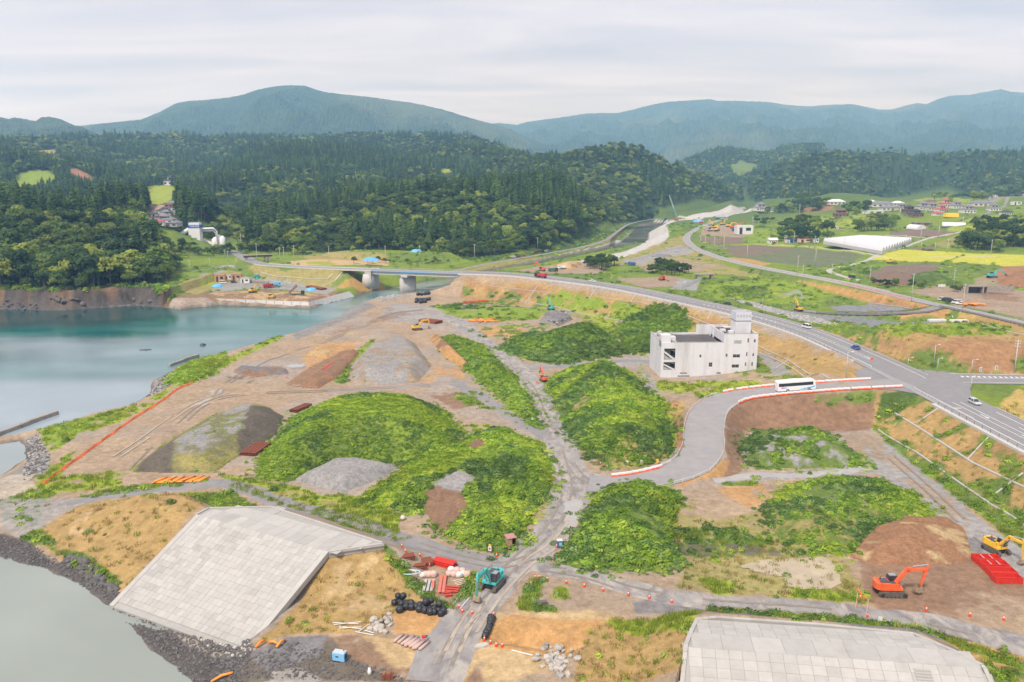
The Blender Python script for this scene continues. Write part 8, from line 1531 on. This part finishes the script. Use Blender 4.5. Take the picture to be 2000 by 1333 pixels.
guard_rail('dark rail along the valley road above the ochre bank', VR, 4.5, sC + 14, arc(VR)[-1] - 2, .8, 2.5, DR, DR, (.35, .75), rail_h=.2); guard_rail('dark rail on the near side of the ramp road', RR_, -3.5, 2, arc(RR_)[-1] - 12, .8, 2.5, DR, DR, (.35, .75), rail_h=.2); guard_rail('dark rail on the far side of the ramp road', RR_, 3.5, 6, arc(RR_)[-1] - 20, .8, 2.5, DR, DR, (.35, .75), rail_h=.2); guard_rail('rail along the road west of the bridge', WE, 6.0, s_at(WE, 505, 516, 13), arc(WE)[-1], 1.0, 3, STEEL, STEEL, (.5, .95), zoff=.2)
def red_kerb():
    k = raised(MB(), VR, 3.7, 4.0, -.1, .75, s_at(VR, 1660, 556, 12.8), sC - 8); o = k.build('safety_board', mat('board_red', (.66, .12, .09), .6, .15, 1, coord='pos')); tag(o, 'red safety boards along the near edge of the valley road', 'barrier')
red_kerb()
# lane dividers: orange ends, green posts
dp = MB().lathe([(.10, 0), (.07, .1), (.05, .7)], n=8).mesh('divider_post', mat('divider_green', (.10, .40, .28), .5, .1, 2)); do = MB().lathe([(.45, 0), (.42, .8), (.3, .95)], n=12).mesh('drum', CONEO)
for k in range(26): p, d, r = along(HW, sJ0 - 92 + k * 3.2); tag(link('divider_post', dp, None, p + r * .25), 'green lane divider post in the middle of the highway', 'post', 'lane divider posts')
for s_, w in ((sJ0 - 96, 'far'), (sJ0 - 8, 'near')): p, d, r = along(HW, s_); tag(link('drum', do, None, p + r * .25), 'orange crash drum at the %s end of the lane dividers' % w, 'drum')
# ---------------------------------------------------------------- groves and single trees off the hills
EXTRA = []
def grove(pix, n, kinds, label, group, s0=.6, s1=1.1, name='broadleaf_tree', forms=None, wld=False, most=14):
    pa = np.array([(q[0], q[1]) for q in (pix if wld else at(pix))]); X = rng.uniform(pa[:, 0].min(), pa[:, 0].max(), n * 12); Y = rng.uniform(pa[:, 1].min(), pa[:, 1].max(), n * 12); k = sdf(X, Y, pa) > 0; X, Y = X[k][:n], Y[k][:n]; Z = height(X, Y)
    EXTRA.append(np.stack([X, Y, Z - .3, rng.uniform(s0, s1, len(X)), np.array([kinds[j % len(kinds)] for j in range(len(X))])], 1)[most:])
    for j in range(min(most, len(X))):
        f = (forms or BROAD)[kinds[j % len(kinds)]]; e = empty(name, (X[j], Y[j], Z[j] - .3), j * 2.1, label, 'tree', group); e.scale = (random.uniform(s0, s1),) * 3; link('trunk', f['trunk'], e); link('crown', f['crown'], e)
grove([(-345,850),(-300,780),(-262,770),(-240,735),(-212,740),(-190,800),(-230,1000),(-290,1180),(-420,1180),(-400,950)], 330, (0, 1, 2, 3, 4), 'broadleaf tree on the wooded rise behind the batching plant', 'trees behind the batching plant', .8, 1.3, wld=True, most=40)
grove([(-318,650),(-285,690),(-232,702),(-222,680),(-262,664),(-300,640)], 60, (2, 4, 0), 'small dark tree in the belt in front of the batching plant', 'trees in front of the batching plant', .45, .75, wld=True, most=30)
grove([(1512,470),(1535,440),(1575,436),(1620,452),(1640,474),(1590,476)], 60, (2, 4, 2, 1), 'dark broadleaf tree in the big clump behind the small white house', 'trees behind the small white house', .8, 1.35); grove([(1508,473),(1528,460),(1545,474)], 8, (5, 0), 'light green bamboo-like tree at the left end of the dark clump', 'light trees left of the dark clump', .6, .9)
grove([(1490,415),(1540,398),(1590,392),(1625,397),(1600,412),(1540,418)], 70, (2, 4, 1), 'tree on the slope below the far dark hill', 'trees below the far dark hill', .8, 1.3); grove([(1640,415),(1700,405),(1700,420),(1650,428)], 16, (2, 4, 3), 'tree beside the long grey roofs of the village', 'trees beside the long roofs', .9, 1.3)
grove([(1655,448),(1700,430),(1750,436),(1752,448),(1700,458)], 40, (0, 3, 2), 'tree on the bank above the white greenhouse', 'trees above the greenhouse', .7, 1.1); grove([(1868,488),(1882,462),(1930,440),(2020,442),(2020,485),(1950,496)], 110, (2, 4, 2, 0), 'dark tree on the wooded knoll at the right edge', 'trees on the right knoll', .8, 1.25)
grove([(1790,398),(1850,385),(1930,378),(1990,366),(2000,376),(1930,396),(1850,402)], 70, (0, 1, 3, 2), 'tree on the green slope below the cemetery', 'trees below the cemetery', .7, 1.2); grove([(1138,524),(1160,514),(1205,514),(1216,524),(1180,530)], 30, (2, 4), 'dark rounded tree in the left thicket behind the highway', 'left thicket behind the highway', .55, .75); grove([(1262,536),(1285,526),(1340,526),(1352,538),(1300,541)], 34, (2, 4), 'dark rounded tree in the right thicket behind the highway', 'right thicket behind the highway', .55, .75)
grove([(1690,552),(1760,556),(1880,566),(1880,572),(1780,564),(1700,558)], 22, (2, 5), 'low bushy tree in the hedge beside the dirt yard', 'hedge beside the dirt yard', .3, .5); grove([(1470,425),(1500,415),(1515,440),(1490,450)], 12, (2, 1), 'tree at the far end of the valley road', 'trees at the far valley road', .6, 1.0); grove([(640,515),(760,520),(860,518),(900,510),(880,504),(760,510)], 18, (5, 3), 'low leafy bush on the bank behind the bridge', 'bushes behind the bridge', .3, .5)
grove([(520,500),(620,498),(640,494),(620,488),(540,494)], 14, (5, 0), 'leafy bush at the bend of the road west of the bridge', 'bushes west of the bridge', .5, .8)

_e = np.concatenate(EXTRA); _o = scatter('tree_belts', [b['both'] for b in BROAD], _e[:, :3], _e[:, 3], rng.uniform(0, 6.28, len(_e)), _e[:, 4].astype(int)); _o['label'] = 'further trees in the belts and clumps of the valley'

# ---------------------------------------------------------------- poles and lamps
POLE = mat('concrete_pole', (.52, .50, .47), .8, .08, 2)
def pole(label, u, v, vt, arms=1, group='utility poles', r=.16, lamp=False, name=None):
    b = on(u, v); h = max(3.0, (v - vt) * b.y / FPX * 1.02); e = empty(name or ('street_lamp' if lamp else 'utility_pole'), b, (u % 7) * .1, label, 'lamp' if lamp else 'pole', group); w = r * max(1, b.y / 520); MB().tube([(0, 0, -.3), (0, 0, h)], w, 7, True, w * .65).build('shaft', STEEL if lamp else POLE, e, True)
    if lamp: MB().bar((0, 0, h - .1), (1.3, 0, h + .1), .1).build('arm', STEEL, e); MB().box((1.5, 0, h + .1), (.7, .3, .12)).build('lantern', LAMPW, e)
    else:
        for k in range(arms):
            a = MB().bar((-.9, 0, h - .5 - k * .9), (.9, 0, h - .5 - k * .9), w * .8).build('cross_arm', STEEL, e); [MB().lathe([(.06, 0), (.09, .12), (.05, .25)], (x, 0, h - .45 - k * .9), 6).build('insulator', WBAG, a) for x in (-.8, 0, .8)]
for k, (u, v, vt) in enumerate([(1368,478,462),(1377,482,462),(1395,488,464),(1413,497,463),(1459,506,480),(1557,537,500),(1592,520,488),(1567,551,518),(1624,546,516),(1698,560,520),(1862,560,524),(1880,604,554),(1935,498,469),(1850,494,468),(1826,490,474),(1833,464,442),(1798,468,450),(1799,486,474),(1768,478,460),(1752,478,462),(1648,490,466),(1591,486,462),(1532,478,460),(1535,478,460),(1561,423,400),(1757,430,408),(1990,468,440),(1880,440,424),(1470,440,425),(1780,590,535),(1550,480,455)]):
    pole('pale utility pole standing beside the valley fields and lanes', u, v, vt, 1, 'utility poles in the valley')
for k, (u, v, vt) in enumerate([(371,532,508),(410,525,505),(440,505,488),(446,512,491),(462,518,504),(502,510,476),(547,514,484),(555,514,483),(575,512,480),(643,512,482),(753,512,481),(820,505,480),(927,506,478),(965,498,474),(1050,488,465),(1073,484,468),(471,484,457),(440,464,440)]): pole('pale utility pole along the foot of the wooded hill', u, v, vt, 1, 'utility poles along the hill foot')
pole('tall utility pole with three arms at the right edge', 1981, 728, 662, 3, 'utility poles by the junction', .2); pole('dark signal post beside the highway behind the roof tower', 1489, 604, 581, 0, 'posts by the highway', .16)
for u, v, vt, w in ((1652,740,686,'on the slope corner above the bus'),(1823,719,673,'left of the solar lamp'),(1830,728,700,'with solar panel beside the crossing'),(1897,730,702,'at the crossing, farther one'),(1896,762,736,'at the crossing, nearer one'),(1773,716,704,'on the far kerb of the highway')): pole('grey street lamp ' + w, u, v, vt, 0, 'street lamps at the junction', .11, True)
for u, v, lab in ((1915,727,'small white sign board on the far kerb, left one'),(1945,724,'small blue and white sign board on the far kerb, right one')): e = empty('sign', on(u, v), .3, lab, 'sign'); MB().box((0, 0, .9), (.9, .08, 1.5)).build('board', PW, e); MB().box((0, -.05, .9), (.4, .02, 1.0)).build('print', PBL, e)

# ---------------------------------------------------------------- batching plant and yard across the bay
def text_sign(body, e, loc, size, m_, rot=(math.pi / 2, 0, 0)):
    c = bpy.data.curves.new('lettering', 'FONT'); c.body = body; c.size = size; c.extrude = .03; c.align_x = 'CENTER'; c.align_y = 'CENTER'; t_ = bpy.data.objects.new('lettering', c); COL.objects.link(t_); bpy.context.view_layer.update(); me = bpy.data.meshes.new_from_object(t_.evaluated_get(bpy.context.evaluated_depsgraph_get())); bpy.data.objects.remove(t_); me.materials.clear(); me.materials.append(m_); o = link('lettering', me); o.parent = e; o.location = loc; o.rotation_euler = rot
def plant():
    b = P(385, 492, 9.5); s = b.y / FPX; e = empty('batching_plant', (b.x, b.y, 9.2), .05, 'white concrete batching plant tower with blue sign band and sloping conveyor', 'plant'); e.scale = (1.18,) * 3; PWH = mat('plant_white', (.72, .71, .71), .6, .04, .2)
    w = 18 * s; H_ = 40 * s; MB().box((0, 0, H_ / 2), (w, w * .8, H_)).build('tower', PWH, e); MB().box((0, 0, H_ + 2.2 * s), (w + .5, w * .8 + .5, 4.6 * s)).build('sign_band', mat('plant_blue', (.02, .10, .42), .5, .05, 1), e); text_sign('TAKARE', e, (.6, -w * .4 - .32, H_ + 2.2 * s), 2.1, WHITE)
    MB().box((0, 0, H_ + 6.2 * s), (w - .4, w * .7, 3.2 * s)).build('top_house', PWH, e); r = MB()
    for x in np.linspace(-w / 2, w / 2, 7): r.bar((x, -w * .36, H_ + 7.8 * s), (x, -w * .36, H_ + 10.5 * s), .15)
    r.bar((-w / 2, -w * .36, H_ + 9.6 * s), (w / 2, -w * .36, H_ + 9.6 * s), .12); r.build('railing', STEEL, e)
    MB().tube([(-45 * s, 2, 17 * s), (-w / 2, 0, H_ - 2 * s)], 1.6, 10).build('conveyor', PWH, e, True)
    for k in (0, 1): MB().tube([(w / 2, 1.5 * k, H_ - (2 + 4 * k) * s), (w / 2 + (20 - 2 * k) * s, 1.5 * k, H_ - (1 + 4 * k) * s), (w / 2 + (25 - 2 * k) * s, 1.5 * k, H_ - (6 + 4 * k) * s), (w / 2 + (26 - 2 * k) * s, 1.5 * k, H_ - 34 * s)], .7, 8).build('pipe', PWH, e, True)
    for x, hh in ((34, 24), (40, 22), (28, 20)): MB().lathe([(2.6, 0), (2.6, hh * s), (.8, (hh + 4) * s)], (w / 2 + x * s - 4, 3, 0), 12).build('silo', PWH, e, True)
    MB().box((w / 2 + 14 * s, 5, 8 * s), (24 * s, 5, 1.2)).build('walkway', PWH, e); MB().bar((w / 2, 3, 20 * s), (w / 2 + 26 * s, 3, 8 * s), 1.6).build('conveyor', PWH, e); MB().box((-22 * s, 4, 6 * s), (26 * s, 8, 11 * s)).build('shed', PWH, e); MB().box((-22 * s, 4, 12 * s), (27 * s, 8.6, .5)).build('shed_roof', mat('shed_roof', (.55, .53, .51), .7, .1, .5), e); MB().box((-18 * s, -.1, 4 * s), (10 * s, .3, 6 * s)).build('shed_door', DARKM, e)
    b = P(485, 467, 14); e = empty('warehouse', (b.x, b.y, 13.5), .1, 'pale warehouse with stepped grey roof right of the batching plant', 'building'); MB().box((-5, 0, 4), (16, 12, 8)).build('wall', PWH, e); MB().box((-5, 0, 8.2), (17, 13, .5)).build('roof', MATS['shed_roof'], e); MB().box((8, 3, 5), (14, 14, 10)).build('wall', PWH, e); MB().prism([(.5, 10), (15.5, 10), (8, 13)], -4.5, 10.5).build('roof', MATS['shed_roof'], e)
plant()
def small_overbridge():
    a, b = P(482, 512, 11.5), P(527, 510, 11.5); e = empty('overbridge', (a.x, a.y, 11), math.atan2(b.y - a.y, b.x - a.x), 'old dark railway overbridge at the hill foot west of the bridge', 'bridge'); L_ = (b - a).length; s = a.y / FPX; BRN = mat('old_girder', (.09, .065, .055), .9, .2, .5); MB().box((L_ / 2, 0, 12 * s), (L_ + 4, 3.4, 3.6 * s)).build('girder', BRN, e); MB().box((L_ / 2, 0, 14 * s), (L_ + 4, 3.8, .3)).build('deck', MATS['old_concrete'], e)
    for x, w in ((0, 2.2), (L_ - 3, 1.4), (L_ - .6, 1.4)): MB().box((x, 0, 5 * s), (w, 3, 10.5 * s)).build('pier', MATS['old_concrete'], e)
small_overbridge()
def box_house(u, v, w, d, h, wall, roof, label, yaw=0.0, kind='flat', cat='container', group=None, name='container'):
    b = on(u, v); e = empty(name, b, yaw, label, cat, group); MB().box((0, 0, h / 2), (w, d, h)).build('wall', wall, e); MB().box((0, 0, h + .1), (w + .3, d + .3, .2)).build('roof', roof, e); MB().box((-w * .25, -d / 2 - .02, h * .42), (w * .18, .05, h * .75)).build('door', DARKM, e); MB().box((w * .2, -d / 2 - .02, h * .6), (w * .3, .05, h * .35)).build('window', GLS, e); return e
BW = mat('brown_clad', (.45, .25, .14), .7, .1, 1); WC = mat('white_clad', (.66, .65, .63), .7, .08, 1); GC = mat('grey_clad', (.36, .35, .34), .7, .1, 1); PCH = mat('peach_clad', (.66, .45, .30), .7, .08, 1)
for a in ((431,551,7,3,5,BW,TIMB,'brown site cabin at the yard across the bay, left one'),(463,547,7,3,4,BW,TIMB,'brown site cabin at the yard across the bay, right one'),(480,553,6,3,3.4,WC,GC,'white site container at the yard across the bay'),(448,546,5,3,3,WC,GC,'small white site cabin between the brown cabins'),(502,545,2.5,2.5,3.2,paint('aqua',(.08,.45,.38)),GC,'turquoise box by the yard road across the bay')): box_house(*a, group='site cabins across the bay')
for k in range(14): q = on(489 + k * 2.6, 552 + k * .25); e = tag(MB().box((0, 0, 1.0), (2.0, 1.6, 2.0)).box((0, -.9, 1.1), (1.2, .3, .9)).build('concrete_block', MATS['old_concrete'], loc=q, rz=.1 * (k % 3)), 'grey concrete block in the row at the yard across the bay', 'block', 'concrete blocks across the bay')
for u, v, c, lab in ((608,567,paint('sheet_blue',(.10,.42,.75)),'blue sheet covered heap beside the dark red girders'),(425,560,MATS['paint_sheet_blue'],'small blue sheet at the left of the yard across the bay'),(813,492,MATS['paint_sheet_blue'],'blue sheet covered load at the hill foot'),(1364,434,MATS['paint_sheet_blue'],'blue sheet covered heap near the drill rig')): q = on(u, v); s_ = q.y / 540; e = tag(MB().lathe([(4 * s_, 0), (3.2 * s_, 1.2 * s_), (1.2 * s_, 1.7 * s_)], n=9).build('sheeted_heap', c, loc=q), lab, 'heap')
q = on(1400, 426); tag(MB().box((0, 0, .5), (42, 16, 1.0), rz=.15).box((0, 0, 1.1), (30, 10, .3), rz=.15).build('sheeted_ground', mat('deep_blue_sheet', (.06, .25, .45), .6, .2, .2), loc=q), 'long blue sheet over the river works', 'sheet')
for k, (u, v, w) in enumerate(((1012,504,5),(1000,503,7),(1020,502,6),(1056,493,8),(1066,492,6),(1044,494,7))): q = on(u, v); tag(MB().box((0, 0, .7), (w, 3, 1.4), rz=.2 * k, taper=(.8, .7)).box((w * .2, 0, 1.6), (w * .4, 2, .6), rz=.2 * k).build('scrap_heap', (DARKM, GC, RUST)[k % 3], loc=q), 'dark heap of stored material below the cedar wood', 'heap', 'stored material below the cedars')

# ---------------------------------------------------------------- village, fields' sheds, greenhouse
ROOFS = dict(grey=mat('grey_tiles', (.20, .195, .21), .7, .15, 1), dark=mat('dark_tiles', (.065, .06, .075), .7, .15, 1), red=mat('red_metal', (.42, .10, .10), .6, .12, 1), white=mat('white_metal', (.68, .67, .67), .5, .05, 1), brown=mat('brown_tiles', (.17, .09, .08), .7, .15, 1), blue=mat('blue_metal', (.18, .32, .42), .6, .1, 1)); CRM = mat('cream_wall', (.62, .56, .48), .8, .08, 1); WHW = mat('white_wall', (.66, .64, .62), .8, .06, 1); BRW = mat('brown_wall', (.22, .14, .11), .8, .1, 1)
def house(u, v, w, d, h, wall, roof, label, yaw=.1, upper=.6, gable=False, group='houses of the village'):
    b = on(u, v); k = max(1, b.y / 900); e = empty('house', (b.x, b.y, b.z - .4), yaw, label, 'house', group); w, d, h = w * k, d * k, h * k; MB().box((0, 0, h / 2), (w, d, h)).build('wall', wall, e)
    def rf(z, ww, dd, rh, nm='roof'):
        o = .6 * k; x, y = ww / 2 + o, dd / 2 + o
        if gable: return MB().add([(-x, -y, z), (x, -y, z), (x, y, z), (-x, y, z), (-x, 0, z + rh), (x, 0, z + rh)], [(0, 1, 5, 4), (2, 3, 4, 5), (1, 2, 5), (3, 0, 4), (3, 2, 1, 0)]).build(nm, ROOFS[roof], e)
        r_ = max(x - y, .3); return MB().add([(-x, -y, z), (x, -y, z), (x, y, z), (-x, y, z), (-r_, 0, z + rh), (r_, 0, z + rh)], [(0, 1, 5, 4), (2, 3, 4, 5), (1, 2, 5), (3, 0, 4), (3, 2, 1, 0)]).build(nm, ROOFS[roof], e)
    rf(h, w, d, d * .28)
    if upper: u_ = h * .85; MB().box((0, d * .08, h + u_ / 2), (w * upper, d * .7, u_ + .2)).build('upper_wall', wall, e); rf(h + u_, w * upper, d * .7, d * .24)
    for z, n in ((h * .5, 4), (h * 1.45, 2))[:2 if upper else 1]:
        for j in range(n): ww = w if z < h else w * upper; x = (j + .5) / n * ww - ww / 2; yy = -d / 2 - .03 if z < h else d * .08 - d * .35 - .03; o = MB().box((x, yy, z), (ww / n * .5, .06, h * .38)).build('window', GLS, e)
    MB().box((w * .1, -d / 2 - .04, h * .36), (w * .1, .06, h * .7)).build('door', BRW, e)
for a in ((1642,424,15,9,4,BRW,'brown','two-storey house with dark brown roof alone on the terrace',-.1),(1775,417,13,9,4,BRW,'dark','dark two-storey house with wide eaves in the village'),(1788,424,14,9,4,BRW,'dark','dark low-eaved house nearest the trees in the village',.2),(1803,410,14,9,4,WHW,'grey','white two-storey house with grey roof behind the dark houses'),(1820,411,13,8,4,CRM,'grey','cream house with grey roof between dark and red roofs'),(1838,414,12,8,3.6,CRM,'red','house with dark red roof in the village',.3),(1846,405,10,8,4.5,CRM,'red','tall cream house with red roof and balcony'),(1889,416,15,9,4,WHW,'grey','large white two-storey house beside the lane',.15),(1915,403,22,10,4,CRM,'grey','long single-storey house with grey roof by the cemetery lane',.05,0),(1760,411,12,8,3.6,CRM,'grey','cream house with grey roof at the left of the village'),(1752,402,12,8,3.2,CRM,'white','small cream house at the back of the village',.1,0),(1720,404,26,10,3.6,WHW,'grey','long grey roofed building at the left end of the village',.1,0),(1735,411,20,9,3.4,WHW,'grey','second long grey roofed building in the village',.1,0),(1699,402,14,9,4,WHW,'white','white flat house beside the dark trees',.1,0),(1508,475,9,7,4,WHW,'white','small white house with steep roof at the field edge',.1,0,True),(1830,421,9,7,3,WHW,'red','low house with red roof in front of the village',.3,0),(1632,400,18,9,3.6,CRM,'white','pale house on the slope under the far hill',.1,0),(340,362,20,11,5,WHW,'dark','white two-storey farmhouse above the terraced field'),(1485,412,14,9,4,WHW,'grey','white house at the far end of the valley',.2),(1498,414,11,8,4,WHW,'grey','second white house at the far end of the valley',.1,0),(1995,448,12,8,3.4,WHW,'grey','pale house at the right edge beside the knoll',.1,0),(1940,412,13,8,3.6,WHW,'grey','white house with grey roof right of the long house',.1),(1965,420,12,8,3.4,CRM,'dark','cream house with dark roof under the cemetery terrace',.2,0),(1868,407,12,8,3.6,WHW,'grey','white house between red roofs and long house',.1),(1815,400,12,8,3.4,CRM,'brown','small brown roofed house at the back of the village',.1,0),(75,484,12,9,4,WHW,'grey','grey roofed house half hidden in the headland trees',.2,0)): house(*a)
for k, (u, v, w, rf_, wl) in enumerate(((322,418,15,'dark',CRM),(332,412,14,'brown',WHW),(312,428,16,'red',CRM),(326,426,15,'grey',WHW),(338,422,13,'grey',CRM),(316,436,22,'grey',WHW),(334,434,18,'white',CRM),(328,442,22,'grey',GC),(306,440,13,'red',WHW),(300,432,12,'dark',WHW),(340,402,13,'grey',WHW),(352,408,12,'red',CRM),(366,403,16,'blue',CRM))): house(u, v, w, w * .6, 3.6, wl, rf_, ('house with %s roof in the narrow valley village behind the headland' % rf_), .2 * (k % 3) - .2, .6 if k % 2 else 0, group='houses in the narrow valley, %s roofs' % rf_)
box_house(1571,474,13,6,4,PCH,ROOFS['red'],'peach coloured hut with red roof beside the greenhouse',.03,name='hut',cat='hut'); box_house(1548,474,8,6,4,PBL,ROOFS['dark'],'dark blue hut left of the peach hut',.03,name='hut',cat='hut'); box_house(1593,474,5,4,4,WC,ROOFS['white'],'small white hut between peach hut and greenhouse',.03,name='hut',cat='hut'); box_house(1540,475,6,5,3.4,WC,ROOFS['grey'],'white hut beside the dark blue hut',.03,name='hut',cat='hut'); box_house(1729,443,7,5,4,WC,ROOFS['blue'],'small blue-roofed hut on the bank above the greenhouse',.1,name='hut',cat='hut'); box_house(1633,448,4,3,2.6,WC,ROOFS['white'],'tiny white hut on the grassy slope',.1,name='hut',cat='hut'); box_house(1452,458,19,10,10,WC,ROOFS['white'],'white arched shed at the right of the machine yard',.05,name='shed',cat='shed'); box_house(1704,418,26,12,4,WC,ROOFS['white'],'big white roofed shed at the left end of the village',.3,name='shed',cat='shed'); box_house(1800,441,20,8,3.4,BRW,ROOFS['grey'],'long grey shed behind the domed plastic shed',-.1,name='shed',cat='shed'); box_house(1984,401,12,6,5,WC,ROOFS['grey'],'pale block on the terrace by the cemetery lane',.1,name='shed',cat='shed')
def arch_house(u, v, w, d, h, label, m_, yaw=0.0):
    b = on(u, v); n = 10; mb = MB(); pr = [(w / 2 * math.cos(math.pi * k / n), h * math.sin(math.pi * k / n) ** .8) for k in range(n + 1)]; mb.prism(pr, -d / 2, d / 2); o = mb.build('plastic_shed', m_, loc=b, rz=yaw, smooth=False); tag(o, label, 'shed')
PLA = mat('plastic_film', (.66, .66, .68), .35, .06, .3); arch_house(1789,448,12,16,5,'domed pale plastic shed beside the ploughed field',PLA,.3); arch_house(1862,442,9,22,4,'long pale plastic tunnel in front of the village',PLA,1.2); o_ = on(1857, 424); tag(MB().box((0, 0, 2.2), (16, 8, 4.4), taper=(.92, .85)).build('sheeted_load', mat('yellow_sheet', (.80, .52, .05), .6, .08, .5), loc=o_), 'bright yellow sheeted load beside the village lane', 'load')
def greenhouse():
    A, B, Cc, D = [on(u, v) for u, v in ((1607,484),(1722,499),(1782,472),(1682,464))]; z = sum(q.z for q in (A, B, Cc, D)) / 4; n = 12; e = empty('greenhouse', (A.x, A.y, z), 0, 'large white multi-span greenhouse beside the farm lane', 'greenhouse'); o = e.location; FILM = mat('greenhouse_film', (.60, .59, .61), .35, .05, .2); SIDE = mat('greenhouse_side', (.52, .51, .52), .5, .08, .3)
    for k in range(n):
        p0, p1, q0, q1 = A.lerp(D, k / n) - o, A.lerp(D, (k + .98) / n) - o, B.lerp(Cc, k / n) - o, B.lerp(Cc, (k + .98) / n) - o; m = 7; V = []
        for a, b in ((p0, p1), (q0, q1)):
            for j in range(m + 1): t = j / m; w = a.lerp(b, t); V.append((w.x, w.y, 2.6 + 3.0 * math.sin(math.pi * t)))
        F = [(j, j + 1, m + 2 + j, m + 1 + j) for j in range(m)]; F += [tuple(range(m + 1)), tuple(range(m + 1, 2 * m + 2))[::-1]]; MB().add(V, F).build('bay', FILM, e)
    for a, b in ((A, B), (B, Cc), (Cc, D), (D, A)): c = (a + b) / 2 - o; d = b - a; MB().box((c.x, c.y, 1.25), (math.hypot(d.x, d.y), .15, 2.9), rz=math.atan2(d.y, d.x)).build('side', SIDE, e)
greenhouse()
def culvert():
    b = on(1908, 574); e = empty('box_culvert', b, -.05, 'old dark concrete box culvert beside the dirt yard', 'culvert'); e.scale = (.6,) * 3; O_ = MATS['old_concrete']; MB().box((0, 2, 7.0), (19, 6, 1.4)).build('top_slab', O_, e)
    for x in (-9, 5, 9): MB().box((x, 2, 3), (1.2, 6, 7)).build('wall', O_, e)
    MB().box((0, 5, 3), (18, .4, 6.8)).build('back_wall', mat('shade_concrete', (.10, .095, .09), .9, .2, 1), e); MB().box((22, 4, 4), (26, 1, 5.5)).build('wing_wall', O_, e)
    for u, v, lab in ((1836,562,'stack of white bags at the hedge, left one'),(1842,562,'stack of white bags at the hedge, second one'),(1866,563,'stack of white bags at the hedge, third one'),(1873,564,'stack of white bags at the hedge, fourth one'),(1880,564,'stack of white bags at the hedge, right one')):
        q = on(u, v); e = empty('bag_stack', q, 0, lab, 'bag stack', 'white bag stacks'); [link('bag', WB[0], e, ((k % 2) * 1.3 - .6, 0, .8 * (k // 2))).__setattr__('scale', (1.1,) * 3) for k in range(4)]
    for u, v, w in ((1830,628,'left'),(1872,629,'right')): q = on(u, v); tag(MB().box((0, 0, .4), (8, 2, .8)).box((0, 0, .9), (7.6, 1.8, .2)).build('white_slab', WC, loc=q, rz=.05), '%s of the two white slabs on the spoil terrace' % w, 'slab')
    q = on(1375, 545); e = empty('ruin', q, .1, 'small ruined concrete shelter in the grass behind the highway', 'ruin'); MB().box((0, 0, 3.4), (14, 5, .8)).build('slab', MATS['old_concrete'], e); [MB().box((x, 0, 1.6), (1.2, 4, 3.4)).build('wall', MATS['old_concrete'], e) for x in (-5, 5)]
    a, b = on(1330, 566), on(1370, 548); e = empty('fence', a, math.atan2(b.y - a.y, b.x - a.x), 'pale panel fence at the bend of the gravel lot behind the highway', 'fence'); L_ = math.hypot(b.x - a.x, b.y - a.y); n = 9; [MB().box((L_ * (k + .5) / n, 0, 1.3), (L_ / n * .94, .1, 2.4)).build('panel', WC, e) for k in range(n)]
culvert()
def cemetery():
    pa = np.array([(q.x, q.y) for q in at([(1925,396),(1990,372),(2050,352),(2060,368),(2000,384),(1940,397)])]); X = rng.uniform(pa[:, 0].min(), pa[:, 0].max(), 5000); Y = rng.uniform(pa[:, 1].min(), pa[:, 1].max(), 5000); k = sdf(X, Y, pa) > 0; X, Y = X[k][:520], Y[k][:520]
    f = [MB().box((0, 0, .3), (1.6, 1.4, .6)).box((0, 0, 1.4), (.8, .7, 1.7)).mesh('gravestone', m_) for m_ in (mat('grave_dark', (.10, .10, .115), .4, .1, 1), mat('grave_grey', (.38, .38, .40), .5, .1, 1), mat('grave_light', (.58, .57, .58), .5, .1, 1))]; o = scatter('gravestones', f, np.stack([X, Y, height(X, Y)], 1), np.full(len(X), 1.7), rng.normal(0, .1, len(X)), rng.integers(0, 3, len(X))); o['label'] = 'hillside cemetery of many grey gravestones'
cemetery()

# ---------------------------------------------------------------- tell look-alikes apart by their order in the view
def order_labels():
    fam = {}
    for o in COL.objects:
        if o.parent is None and o.get('label') and o.get('group') and o.get('category') != 'tree' and o.get('category') != 'boulder': fam.setdefault((o['group'], o['label']), []).append(o)
    for (g, lab), os_ in fam.items():
        if 1 < len(os_) <= 60:
            os_.sort(key=lambda o: o.location.x / max(o.location.y, 1))
            for k, o in enumerate(os_): n = k + 1; o['label'] = lab + ', %d%s from left' % (n, 'th' if 10 <= n % 100 <= 20 else {1: 'st', 2: 'nd', 3: 'rd'}.get(n % 10, 'th'))
order_labels()
